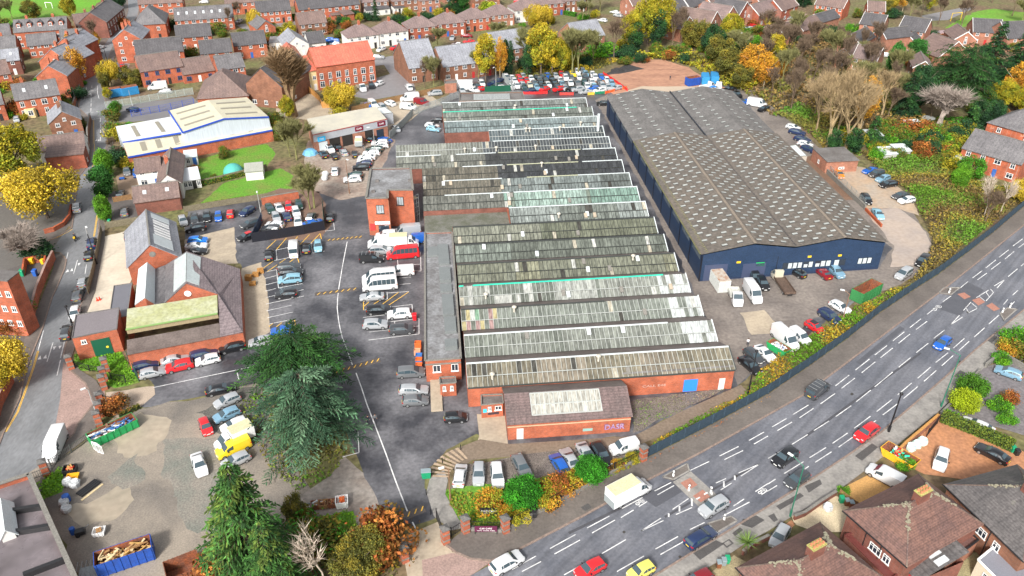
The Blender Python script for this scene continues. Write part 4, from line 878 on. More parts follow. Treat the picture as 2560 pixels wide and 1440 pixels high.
for a in[
 (1267,1407,29,'suv','white','driving along the kerb at the bottom edge of the main road'),
 (1476,1421,208,'hatch','red','in the middle lane at the bottom of the main road'),
 (1603,1427,208,'small','pale yellow','at the very bottom of the main road'),
 (1752,1343,31,'estate','dark blue','hugging the near kerb before the traffic island'),
 (1785,1266,210,'suv','silver','passing beside the red tactile crossing'),
 (1963,1143,214,'suv','black','in the outer lane behind the dark grey hatchback'),
 (1993,1197,214,'hatch','dark grey','beside the near kerb with lamp post in front of it'),
 (2167,1081,215,'suv','red','beside the near kerb next to the black lamp post'),
 (2357,857,219,'hatch','blue','alone in the lane under the green street lamp'),
 (2045,971,38,'van','dark grey','with roof bars driving beside the fenced footway'),
 (2353,1148,255,'suv','white','parked on the terracotta drive'),
 (2482,1133,153,'sedan','black','parked under the hedge of the terracotta drive'),
 (2214,1188,152,'van','white','parked on the orange gravel drive'),
 (2522,931,161,'hatch','light blue','parked above the round topiary bushes'),
 (2445,1064,157,'sedan','white','parked on the slate patio above the long hedge'),
 (1950,1340,240,'hatch','silver','parked between the two brown-roofed houses with its rear hidden'),
 (1745,1449,208,'hatch','dark red','cut off by the bottom edge beside the wheelie bins'),
 (1150,1187,80,'hatch','white','leftmost on the stone chippings inside the entrance'),
 (1197,1183,268,'hatch','silver','second from the left on the stone chippings inside the entrance'),
 (1243,1188,276,'suv','white','third from the left on the stone chippings inside the entrance'),
 (1304,1165,298,'estate','grey','half hidden behind the round green bush'),
 (1398,1159,122,'hatch','blue','behind the orange shrubs on the stone chippings'),
 (1425,1146,122,'coupe','silver','with sunroof beside the blue hatchback on the chippings'),
 (1466,1133,302,'coupe','silver','behind the smaller round green bush'),
 (1503,1134,300,'estate','black','next to the small white van on the chippings'),
 (1561,1118,194,'smallvan','white','parked against the brick pillar of the navy fence'),
 (1139,1043,2,'small','black','on the tarmac beside the brick lean-to'),
 (1038,1001,3,'hatch','grey','lowest of the cars beside the kiosk steps'),
 (1034,974,1,'estate','silver','just above the grey hatchback beside the kiosk steps'),
 (1027,931,3,'mpv','grey','alone beside the office wall below the crates'),
 (1004,824,3,'suv','dark grey','lowest in the painted bays beside the office'),
 (938,811,2,'suv','silver','with red lamps left of the lowest dark SUV'),
 (999,785,184,'suv','white','beside the red bin by the office'),
 (946,775,3,'suv','black','just below the yellow hatched bay'),
 (930,741,184,'sedan','silver','just above the yellow hatched bay'),
 (950,712,185,'minibus','white','nearest of the two white minibuses in the yard'),
 (948,694,185,'minibus','white','tucked behind the nearer white minibus'),
 (1004,677,184,'van','white','with side windows behind the two white minibuses'),
 (929,644,2,'van','black','with roof bars in front of the red minibus'),
 (1007,634,185,'minibus','red','nose to tail with the black van'),
 (951,626,2,'mpv','silver','squeezed behind the black van'),
 (955,607,184,'bigvan','white','beside the white camper box'),
 (965,589,184,'smallvan','white','nose out beside the brick tower block'),
 (1018,579,184,'bigvan','silver','against the corner of the brick tower block'),
 (1040,596,184,'van','blue','hidden behind the white camper box'),
 (722,667,5,'estate','dark grey','uppermost in the row of bays below the white van'),
 (727,680,5,'estate','black','second down in the row of bays below the white van'),
 (725,698,185,'mpv','sky blue','third down in the row of bays below the white van'),
 (715,735,185,'hatch','black','alone in the bays opposite the minibuses'),
 (706,826,186,'hatch','blue','half under the dark cedar branches'),
 (651,853,190,'hatch','silver','peeping out left of the dark cedar'),
 (672,637,86,'hatch','black','leftmost in the yellow-hatched bays below the black hoarding'),
 (735,621,86,'bigvan','white','in the yellow-hatched bays below the black hoarding'),
 (766,620,86,'hatch','black','right of the white van below the black hoarding'),
 (795,614,272,'hatch','sky blue','rightmost in the bays below the black hoarding'),
 (825,542,86,'hatch','black','parked outside the right end of the car compound'),
 (675,521,300,'hatch','dark green','top left inside the hoarded compound'),
 (698,519,295,'coupe','white','second along the back wall of the hoarded compound'),
 (722,515,272,'hatch','red','third along the back wall of the hoarded compound'),
 (747,511,280,'hatch','dark green','under the tree at the back of the hoarded compound'),
 (740,529,285,'estate','white','in the middle of the hoarded compound'),
 (716,539,115,'estate','dark blue','facing away in the middle of the hoarded compound'),
 (690,542,290,'hatch','silver','left of centre in the hoarded compound'),
 (745,553,275,'sedan','white','at the front of the hoarded compound nose down'),
 (777,542,65,'hatch','grey','behind the blue car in the hoarded compound'),
 (782,557,15,'sedan','blue','front right inside the hoarded compound'),
 (687,561,176,'hatch','white','front left inside the hoarded compound'),
 (676,571,180,'hatch','dark grey','pressed against the hoarding front left'),
 (486,547,275,'hatch','dark grey','first from the left along the garden fence'),
 (517,542,268,'hatch','black','second from the left along the garden fence'),
 (546,541,268,'small','blue','third from the left along the garden fence'),
 (576,533,85,'small','red','fourth from the left along the garden fence'),
 (618,528,212,'hatch','dark blue','angled at the end of the garden fence'),
 (627,558,200,'estate','dark grey','waiting left of the hoarded compound'),
 (617,591,200,'hatch','black','with red roof by the left end of the hoarding',None,'red'),
 (489,570,190,'suv','black','across the fronts of the fence-side cars'),
 (494,600,2,'hatch','bright blue','uppermost of three beside the glazed-ridge hall'),
 (490,614,4,'coupe','white','middle of three beside the glazed-ridge hall'),
 (490,628,4,'coupe','black','lowest of three beside the glazed-ridge hall'),
 (457,551,290,'hatch','silver','behind the grey roof of the hall'),
 (317,428,275,'hatch','grey','under the carport by the L-shaped house'),
 (341,432,275,'hatch','blue','against the wall of the L-shaped house'),
 (300,484,80,'hatch','black','behind the clipped conifers on the drive'),
 (310,529,95,'hatch','grey','on the dark drive beside the rounded hedge'),
 (321,588,88,'hatch','dark blue','on the cream screed beside the hall'),
 (192,518,88,'mpv','silver','parked in the street beside the big yellow tree'),
 (229,608,85,'suv','dark blue','first in the queue parked along the street fence'),
 (222,637,78,'hatch','black','second in the queue parked along the street fence'),
 (207,704,75,'hatch','silver','third in the queue parked along the street fence'),
 (194,736,75,'estate','grey','fourth in the queue parked along the street fence'),
 (187,783,260,'hatch','white','fifth in the queue facing down the street'),
 (166,829,75,'estate','dark grey','last in the queue beside the green-doored substation'),
 (138,1112,246,'bigvan','white','parked in the street beside the iron railings'),
 (238,425,90,'hatch','dark green','driving up the narrow street beside the trees'),
 (8,461,345,'van','red','cut off by the left edge behind the yellow tree'),
 (363,912,12,'hatch','dark blue','back left of the cars below the brick workshop'),
 (380,931,13,'hatch','silver','front left of the cars below the brick workshop'),
 (437,898,12,'sedan','silver','behind the red SUV below the brick workshop'),
 (449,915,193,'suv','red','in the middle of the cars below the brick workshop'),
 (509,884,13,'estate','dark blue','behind the white hatchback below the brick workshop'),
 (519,899,193,'hatch','white','front right of the cars below the brick workshop'),
 (580,868,193,'suv','black','last in the line below the brick workshop'),
 (551,972,12,'sedan','black','top of the line of cars on the dirt lot'),
 (568,1001,203,'hatch','silver','second down in the line of cars on the dirt lot'),
 (567,1036,203,'hatch','light blue','third down in the line of cars on the dirt lot'),
 (586,1062,203,'hatch','white','fourth down in the line of cars on the dirt lot'),
 (514,1066,292,'small','red','out of line on the dirt lot'),
 (583,1117,203,'van','yellow','on the dirt lot under the cedar edge'),
 (590,1150,205,'hatch','silver','under the fir branches behind the yellow van'),
 (498,1160,288,'sedan','white','standing alone on the dirt lot'),
 (2098,434,300,'coupe','orange','beside the small brick garage'),
 (2176,425,195,'coupe','blue','first of four angled cars by the scrub bank'),
 (2192,434,197,'suv','dark grey','second of four angled cars by the scrub bank'),
 (2208,446,197,'hatch','light blue','third of four angled cars by the scrub bank'),
 (2221,460,190,'estate','black','fourth of four angled cars by the scrub bank'),
 (2252,488,195,'sedan','dark grey','behind the white hatchback at the concrete edge'),
 (2267,500,190,'hatch','white','at the edge of the concrete below four angled cars'),
 (2165,498,305,'suv','black','beside the low wall of the sunken lane'),
 (2195,534,305,'sedan','sky blue','beside the red end of the low wall'),
 (2307,652,228,'mpv','black','against the bushes by the warehouse corner'),
 (2260,684,214,'mpv','silver','in front of the black people carrier by the bushes'),
 (2057,681,140,'sedan','dark red','nosed up to the warehouse windows'),
 (2089,678,318,'suv','light blue','reversed up to the warehouse beside the dark red saloon'),
 (1995,682,150,'small','black','nosed up to the navy warehouse wall'),
 (1887,691,295,'mpv','black','behind the white vans by the warehouse doors'),
 (1906,708,300,'suv','black','beside the long white van near the lorry'),
 (1881,731,305,'bigvan','white','near the rusty-roofed container'),
 (2100,767,330,'hatch','white','highest of the slanted cars along the weedy fence'),
 (2073,790,325,'suv','dark blue','second of the slanted cars along the weedy fence'),
 (2036,817,328,'small','red','with black roof along the weedy fence',None,'black'),
 (1962,846,318,'bigvan','white','beside the rubbish heap at the weedy fence'),
 (1999,842,322,'smallvan','white','with smashed front beside the rubbish heap van'),
 (1884,889,318,'hatch','dark grey','middle of three at the corner of the factory'),
 (1913,882,318,'coupe','white','right of three at the corner of the factory'),
 (1875,912,320,'sedan','black','nearest of three at the corner of the factory'),
 (1508,258,180,'hatch','black','in the lane at the far corner of the warehouse'),
 (1864,255,190,'small','blue','half behind the far side of the warehouse'),
 (1893,259,350,'bigvan','white','beyond the far side of the warehouse'),
 (1909,272,200,'hatch','black','in front of the white van beyond the warehouse'),
 (1824,222,190,'sedan','black','behind the warehouse roof near the blue containers'),
 (1843,236,325,'hatch','black','half hidden by the far edge of the warehouse roof'),
 (1787,221,350,'sedan','bright blue','in front of the two pale trucks'),
 (1983,318,345,'hatch','white','first in the queue by the bare woodland'),
 (1993,330,348,'estate','dark blue','second in the queue by the bare woodland'),
 (2006,348,345,'estate','dark blue','third in the queue by the bare woodland'),
 (2013,360,345,'hatch','white','fourth in the queue by the bare woodland'),
 (2020,372,338,'hatch','dark blue','last in the queue above the small brick garage'),
 (824,372,312,'suv','white','with black roof outside the garage doors',None,'black'),
 (843,367,130,'sedan','black','right of the white SUV outside the garage doors'),
 (808,385,128,'estate','black','left of the small black hatchback in the garage yard'),
 (836,390,120,'small','black','between the two darker cars in the garage yard'),
 (859,380,125,'hatch','silver','in the middle of the garage yard'),
 (887,385,100,'small','black','with door open in the garage yard'),
 (931,346,40,'sedan','black','outside the right garage door'),
 (962,348,160,'coupe','blue','at the top of the slanted row by the yard road'),
 (950,356,182,'estate','white','second down the slanted row by the yard road'),
 (951,364,182,'suv','white','third down the slanted row by the yard road'),
 (936,372,178,'estate','dark green','fourth down the slanted row by the yard road'),
 (929,382,180,'estate','white','fifth down the slanted row by the yard road'),
 (917,393,180,'sedan','white','sixth down the slanted row by the yard road'),
 (912,401,182,'hatch','white','seventh down the slanted row by the yard road'),
 (910,409,182,'hatch','dark blue','eighth down the slanted row by the yard road'),
 (903,419,184,'suv','black','ninth down the slanted row by the yard road'),
 (887,437,182,'hatch','dark green','tenth down the slanted row by the yard road'),
 (881,448,184,'suv','white','last of the slanted row by the yard road'),
 (837,426,86,'sedan','white','on its own in the muddy garage yard'),
 (989,320,130,'estate','silver','beside the palisade by the garage workshop'),
 (1080,314,350,'hatch','white','behind the pale blue hatchback by the glazed rows'),
 (1084,322,352,'hatch','sky blue','by the far left end of the glazed rows'),
 (1092,300,180,'small','black','at the gap in the far left glazed rows'),
 (1024,245,185,'bigvan','white','on the pale concrete beside the panel fence'),
 (1021,266,355,'van','white','in front of the high-roofed van by the panel fence'),
 (1054,254,350,'van','dark red','behind the railings by the panel fence'),
 (974,258,160,'suv','white','in the middle of the pale concrete yard'),
 (914,264,180,'small','blue','behind the yellow willow'),
 (932,259,320,'van','white','parked with nose by the garage roof'),
 (956,268,320,'mpv','silver','beside the garage roof with door open'),
 (1087,233,185,'mpv','silver','on the grass beside the brick hut'),
 (1022,218,130,'smallvan','white','on the tarmac beside the panel fence'),
 (928,214,290,'mpv','black','in front of the red-tiled building'),
 (947,209,200,'small','white','at the corner of the red-tiled building'),
 (945,142,0,'estate','silver','in the road above the red-tiled building'),
 (953,123,200,'hatch','white','on the drive of the white semi'),
 (987,119,200,'hatch','red','on the drive between two white semis'),
 (1031,112,210,'hatch','silver','on the drive of the half-timbered semi'),
 (1048,105,220,'hatch','dark grey','left of the silver drive car'),
 (1131,94,240,'hatch','silver','under the big bare tree by the semis'),
 (1143,111,180,'sedan','white','in the road before the bright red sports car'),
 (1172,103,185,'coupe','red','in the road beside the yellow birch'),
 (1166,89,180,'sedan','dark red','on the drive of the white-fronted semi'),
 (822,100,180,'suv','blue','left of the blue pair beside the white chapel house'),
 (835,103,180,'suv','blue','right of the blue pair beside the white chapel house'),
 (837,110,180,'hatch','white','in front of the blue pair beside the white chapel house'),
 (394,216,185,'bigvan','white','outside the blue-windowed office'),
 (414,228,182,'hatch','silver','in front of the white van by the palisade fence'),
 (305,162,100,'small','red','on the drive beside the blue-windowed office'),
 (250,118,20,'hatch','white','parked at the head of the narrow street'),
 (240,134,20,'sedan','dark grey','behind the white car at the head of the street'),
 (332,273,170,'hatch','dark blue','in the depot yard behind the pallets'),
 (598,53,210,'hatch','silver','parked beside the end of the long terrace'),
 (510,4,180,'hatch','white','at the top edge behind the brick flats'),
 (42,296,80,'hatch','silver','in the gap beside the bay-windowed house'),
 (1538,30,170,'sedan','white','beside the bare trees at the top of the estate'),
 (1545,38,170,'hatch','silver','under the bare trees at the top of the estate'),
 (1506,50,170,'hatch','white','behind the ivy-clad trees'),
 (1482,132,190,'hatch','silver','under the trees beside the brick flats'),
 (1540,138,190,'hatch','dark green','on the tarmac behind the ivy trees'),
 (1880,65,150,'van','red','on the drive of the gabled houses'),
 (1858,74,185,'hatch','light blue','left of the silver car by the red van'),
 (1872,71,185,'hatch','silver','between the blue car and the red van'),
 (1843,82,180,'hatch','white','half hidden behind the yellow-green tree'),
 (1922,58,185,'small','yellow','at the end of the gabled houses'),
 (1934,55,185,'hatch','white','beside the little yellow car'),
 (1975,45,185,'sedan','silver','before the blue garage doors'),
 (1988,40,185,'hatch','dark blue','behind the silver saloon at the garages'),
 (2193,127,170,'van','cream','beside the gabled house under the ivy'),
 (2212,137,175,'hatch','white','in front of the cream van'),
 (2373,116,180,'suv','white','at the bottom of the pink cul-de-sac'),
 (1295,3,180,'hatch','red','cut off by the top edge above the semis'),
]:car(*a)
M_boxw=plain('white_box_body',(.78,.8,.8),.45)
boxtruck(1573,1228,28,'white',M_boxw,'large white box truck with yellowed roof on the main road',4.6,2.4)
boxtruck(1010,603,2,'white',M_boxw,'white camper box van with cream roof beside the red minibus',3.9,2.1)
boxtruck(585,1094,205,'white',M_boxw,'white box van with rusty roof edge behind the yellow van',3.4,2.0)
boxtruck(1840,736,290,'white',mat('cage_tipper',(.5,.5,.46)),'white tipper truck between the container and the long white van',3.2,flat=True,name='tipper_truck')
boxtruck(1957,702,125,'cream',mat('rusty_ladder_deck',(.12,.08,.06),var=.4),'old cream lorry with slatted rusty deck by the navy warehouse',6.0,flat=True,name='flatbed_lorry',cat='lorry')
boxtruck(903,216,320,'white',mat('timber_bed',(.3,.26,.2)),'white dropside truck outside the red-tiled building',3.0,flat=True,name='dropside_truck')
boxtruck(897,352,84,'white',mat('clutter_white',(.6,.6,.58),var=.3),'white box pickup outside the open garage door',2.6,1.3,1.0)
boxtruck(1770,213,10,'white',mat('white_flatbed',(.6,.6,.58)),'left of the two pale trucks beside the blue containers',3.2,flat=True,name='dropside_truck')
boxtruck(1797,214,75,'white',MATS['white_flatbed'],'right of the two pale trucks beside the blue containers',2.8,flat=True,name='dropside_truck')
rows=[
 ('back row of the crowded compound',300,[(705,262,'white'),(795,275,'white'),(895,260,'red'),(965,245,'silver'),(1170,275,'black'),(1250,255,'dark grey'),(1340,235,'blue'),(1460,240,'silver'),(1545,215,'red'),(1635,220,'dark grey'),(1712,205,'yellow'),(1790,170,'white'),(1870,160,'grey'),(1915,205,'light blue'),(2020,215,'white')]),
 ('second row of the crowded compound',295,[(740,310,'silver'),(830,315,'white'),(915,300,'red'),(1015,310,'red'),(1085,280,'white'),(1215,300,'grey'),(1310,305,'dark grey'),(1400,300,'black'),(1530,305,'white'),(1610,265,'white'),(1700,270,'grey'),(1815,265,'white'),(1910,265,'dark grey'),(2060,265,'white'),(2155,250,'blue'),(2240,300,'white')]),
 ('third row of the crowded compound',295,[(790,400,'white'),(870,385,'white'),(960,385,'silver'),(1060,375,'cream'),(1135,345,'grey'),(1230,350,'dark grey'),(1345,370,'white'),(1440,350,'black'),(1560,365,'light blue'),(1685,345,'white'),(1790,345,'grey'),(1895,345,'dark green'),(2010,340,'white'),(2130,335,'grey'),(2310,355,'light blue')]),
 ('fourth row of the crowded compound',300,[(985,430,'dark green'),(1170,410,'light blue'),(1290,400,'black'),(1480,400,'dark grey'),(1600,420,'silver'),(1940,400,'white'),(2050,400,'sky blue'),(2170,390,'silver'),(2260,410,'silver')]),
 ('front line of the crowded compound',188,[(1060,468,'dark blue'),(1290,445,'red'),(1505,440,'red'),(1680,440,'black'),(1795,445,'silver'),(1915,480,'silver'),(2030,430,'blue'),(2130,465,'white'),(2385,425,'silver')]),
]
rr=random.Random(5)
for nm,ang,lst in rows:
    for i,(x,y,c)in enumerate(lst):
        car(1150+x*420/2560,150+y*420/2560,ang+rr.uniform(-6,6),rr.choice(['hatch','hatch','suv','sedan','small']),c,ORD[i]+' from the left in the '+nm,'cars packed into the compound behind the factory',full=False)
for i,(x,y,a,t,c,wh_)in enumerate([(330,355,300,'mpv','white','by the white trailer left of the crowded compound'),(270,395,290,'hatch','dark grey','left of the red hatchback outside the crowded compound'),(185,395,300,'hatch','silver','beside the white trailer box'),(350,435,10,'hatch','red','outside the left fence of the crowded compound'),
    (205,450,340,'sedan','white','behind the low dark store roof'),(520,350,195,'sedan','dark blue','left of the steel fence by the compound'),(590,315,205,'sedan','dark blue','topmost left of the steel fence by the compound'),(565,390,190,'hatch','dark green','under the lamp left of the steel fence'),(600,425,190,'hatch','white','behind the green screens by the compound'),(30,460,300,'hatch','silver','at the foot of the brick hut')]):
    car(1150+x*420/2560,150+y*420/2560,a,t,c,wh_,full=False)
# ------------------------------------------------------------------ houses
W_pink=None
R_sl=tile('slate_grey_tiles',(.155,.148,.152),(.10,.095,.10));R_dk=tile('charcoal_tiles',(.095,.09,.095),(.065,.062,.066))
R_br=tile('brown_tiles',(.19,.13,.112),(.13,.09,.082));R_mv=tile('mauve_tiles',(.215,.155,.145),(.15,.11,.105));R_rd=tile('red_tiles',(.52,.14,.09),(.40,.10,.07))
R_gr=tile('pale_slate',(.27,.28,.31),(.19,.195,.22));R_moss=tile('mossy_brown_tiles',(.16,.085,.066),(.105,.06,.052),moss=(.19,.14,.11),ridge=.3)
R_dmoss=tile('mossy_grey_tiles',(.11,.10,.098),(.07,.065,.065),moss=(.26,.26,.2))
W_white=mat('white_render',(.64,.63,.60),var=.08,scale=.8);W_cream=mat('cream_render',(.70,.56,.30),var=.06);W_grey=mat('grey_render',(.42,.42,.38),var=.15)
M_door=[plain('door_'+n,c,.4)for n,c in(('white',(.75,.75,.74)),('blue',(.03,.12,.4)),('red',(.4,.03,.03)),('dark',(.03,.03,.03)))]
M_pot=plain('terracotta_pot',(.5,.2,.1),.8)
M_rlw=plain('pale_rooflight',(.5,.53,.55),.2)
M_bluef=plain('blue_window_frame',(.05,.08,.22),.45)
_win={}
def winmesh(w,h,mull=1):
    k=(w,h,mull)
    if k not in _win:
        b=MB();b.box(0,-.04,0,w,0,h,1);t=.1
        b.box(0,-.08,0,t,0,h);b.box(w-t,-.08,0,w,0,h);b.box(t,-.085,h-t,w-t,0,h);b.box(-.08,-.12,-.1,w+.08,0,.02)
        for i in range(1,mull+1):b.box(w*i/(mull+1)-.04,-.075,.02,w*i/(mull+1)+.04,0,h-t)
        b.box(t,-.07,h*.66,w-t,-.01,h*.66+.06)
        _win[k]=b.mesh('window',[M_wframe,M_dkglass])
    return _win[k]
hr_=random.Random(11)
def house(name,label,A,B,depth=8.,he=5.0,hr=None,roof='x',wall=None,rm=None,nw=3,st=2,ch=1,cat='house',ov=.35,doors=1,group=None,C=None,side=True,z0=0.,wh=1.25,chw=.9,dormer=0,wmat=None,rlt=0,bay=0):
    wall=wall or B_or;rm=rm or R_sl
    p,q=G(*A,he),G(*B,he);L_=(q-p).xy.length;az=math.atan2((q-p).y,(q-p).x)
    o=p.copy();o.z=0
    D=depth if C is None else abs(local(o,az,(*G(*C,he).xy,0)).y)
    if hr is None:hr=he+(D if roof=='x' else min(L_,D)if roof=='h' else L_)*.5*.72
    r=root(name,o,az,label,cat,group)
    w=MB()
    w.quad((0,0,0),(L_,0,0),(L_,0,he),(0,0,he));w.quad((L_,D,0),(0,D,0),(0,D,he),(L_,D,he));w.quad((0,D,0),(0,0,0),(0,0,he),(0,D,he));w.quad((L_,0,0),(L_,D,0),(L_,D,he),(L_,0,he))
    ym,xm=D/2,L_/2
    if roof=='x':w.quad((0,D,he),(0,0,he),(0,ym,hr-.02));w.quad((L_,0,he),(L_,D,he),(L_,ym,hr-.02))
    if roof=='y':w.quad((0,0,he),(L_,0,he),(xm,0,hr-.02));w.quad((L_,D,he),(0,D,he),(xm,D,hr-.02))
    w.build('wall',wall,r)
    e=he-ov*(hr-he)/(ym if roof!='y' else xm);t=.16;f=MB()
    if roof=='x':
        f.slab([(-.15,-ov,e+.08),(L_+.15,-ov,e+.08),(L_+.15,ym,hr+.08),(-.15,ym,hr+.08)],t);f.slab([(L_+.15,D+ov,e+.08),(-.15,D+ov,e+.08),(-.15,ym,hr+.08),(L_+.15,ym,hr+.08)],t)
    elif roof=='y':
        f.slab([(-ov,D+.15,e+.08),(-ov,-.15,e+.08),(xm,-.15,hr+.08),(xm,D+.15,hr+.08)],t);f.slab([(L_+ov,-.15,e+.08),(L_+ov,D+.15,e+.08),(xm,D+.15,hr+.08),(xm,-.15,hr+.08)],t)
    elif roof=='h':
        k=min(ym,xm);a0,a1=(k,L_-k)if L_>=D else(xm-.05,xm+.05);b0,b1=(ym,ym)if L_>=D else(k,D-k)
        e=he-ov*(hr-he)/k+.08;c=[(-ov,-ov,e),(L_+ov,-ov,e),(L_+ov,D+ov,e),(-ov,D+ov,e)]
        if L_>=D:r0,r1=(a0,ym,hr),(a1,ym,hr);f.quad(c[0],c[1],r1,r0);f.quad(c[1],c[2],r1);f.quad(c[2],c[3],r0,r1);f.quad(c[3],c[0],r0)
        else:r0,r1=(xm,b0,hr),(xm,b1,hr);f.quad(c[0],c[1],r0);f.quad(c[1],c[2],r1,r0);f.quad(c[2],c[3],r1);f.quad(c[3],c[0],r0,r1)
        f.quad(*[(x,y,z-.02)for x,y,z in c[::-1]])
    elif roof=='flat':f.box(-.1,-.1,he-.05,L_+.1,D+.1,he+.12)
    elif roof=='lean':f.slab([(-.1,-ov,he),(L_+.1,-ov,he),(L_+.1,D,hr),(-.1,D,hr)],t)
    rf_=f.build('roof',rm,r)
    if roof in 'xy' and L_>5:
        k=MB()
        if roof=='x':k.obox((-.15,ym,hr+.06),(L_+.15,ym,hr+.06),.3,.1)
        else:k.obox((xm,-.15,hr+.06),(xm,D+.15,hr+.06),.3,.1)
        k.build('ridge_tiles',M_concs if rm is not R_rd else R_rd,rf_)
    for i in range(ch):
        c=MB();fx=(i+.5)/ch if ch>1 else .5
        if roof=='y':x,y=(xm-.5+(.9 if i%2 else-.9)*(ch>1),D*(.25+.5*fx))
        else:x,y=L_*fx,ym+.3
        if roof=='h':x,y=xm,ym
        c.box(x-chw/2,y-.35,min(he,hr)-.3,x+chw/2,y+.35,hr+1.1);cm=c.build('chimney',wall if wall not in(W_white,W_cream)else B_or,rf_)
        c=MB()
        for s_ in(-.25,.22):c.lathe([(.12,hr+1.1),(.14,hr+1.45)],6,c=(x+s_*chw,y))
        c.build('chimney_pots',M_pot,cm)
    for i in range(dormer):
        c=MB();x=L_*(i+.5)/dormer;y=D*.16;zz=he+(hr-he)*.3;c.box(x-.75,y,zz,x+.75,ym*.9,zz+1.5);dm=c.build('dormer',wall,rf_);link('window',winmesh(.9,1.1),dm,(x-.45,y-.01,zz+.2))
        c=MB();c.slab([(x-.95,y-.25,zz+1.45),(x,y-.25,zz+2.2),(x,ym,zz+2.2),(x-.95,ym,zz+1.45)],.1);c.slab([(x,y-.25,zz+2.2),(x+.95,y-.25,zz+1.45),(x+.95,ym,zz+1.45),(x,ym,zz+2.2)],.1);c.build('dormer_roof',rm,dm)
    if name=='gabled_estate_house':
        k=MB()
        if roof=='y':
            for xx in(-ov,L_+ov):k.obox((xx,-.2,e-.12),(xm,-.2,hr-.1),.1,.3)
        else:
            for xx in(-.2,L_+.2):k.obox((xx,-ov,e-.12),(xx,ym,hr-.1),.1,.3)
        k.build('bargeboard',M_wframe,rf_)
    for i in range(rlt):
        x=L_*(i+.5)/rlt;t0,t1=.4,.62;k=MB();Y_=ym if roof=='x' else D;k.slab([(x-.4,Y_*t0,he+(hr-he)*t0+.2),(x+.4,Y_*t0,he+(hr-he)*t0+.2),(x+.4,Y_*t1,he+(hr-he)*t1+.2),(x-.4,Y_*t1,he+(hr-he)*t1+.2)],.14);k.build('rooflight',M_rlw,rf_)
    if bay:k=MB();k.prism([(L_*.12,.0),(L_*.17,-.8),(L_*.33,-.8),(L_*.38,0)],.1,2.8);bw=k.build('bay_window',W_cream,r);link('window',winmesh(1.3,1.4),bw,(L_*.25-.65,-.8,1.0))
    if nw:
        for s_ in range(st):
            zb=.95+s_*2.55 if st>1 or he>4 else max(.8,he*.3)
            hh=wh if zb+wh<he-.15 else max(.5,he-zb-.25)
            for i in range(nw):
                x=L_*(i+.5)/nw;ww=1.1 if(i+s_)%3 else 1.5
                if ww>L_/nw-.3:ww=.9
                if s_==0 and doors and i%max(1,nw//doors)==(nw//doors)//2 and i//max(1,nw//doors)<doors:
                    c=MB();c.box(x-.45,-.07,.05,x+.45,0,2.1);c.build('door',hr_.choice(M_door),r);continue
                link('window',winmesh(ww,round(hh,2)),r,(x-ww/2,0,zb))
    if roof=='y' and hr-he>1.8 and nw and st>1:link('window',winmesh(.8,.9),r,(xm-.4,0,he+.1))
    if side:
        ce=(r.matrix_basis@Vector((L_ if o.x<0 else 0,D/2,0)))
        for s_ in range(st):
            zb=.95+s_*2.55
            if he-zb<1.2:continue
            if o.x+L_/2<0:w_=link('window',winmesh(.8,.9),r,(L_,D*.35,zb+.1));w_.rotation_euler.z=math.pi/2
            else:w_=link('window',winmesh(.8,.9),r,(0,D*.45+.8,zb+.1));w_.rotation_euler.z=-math.pi/2
    return r,L_,D
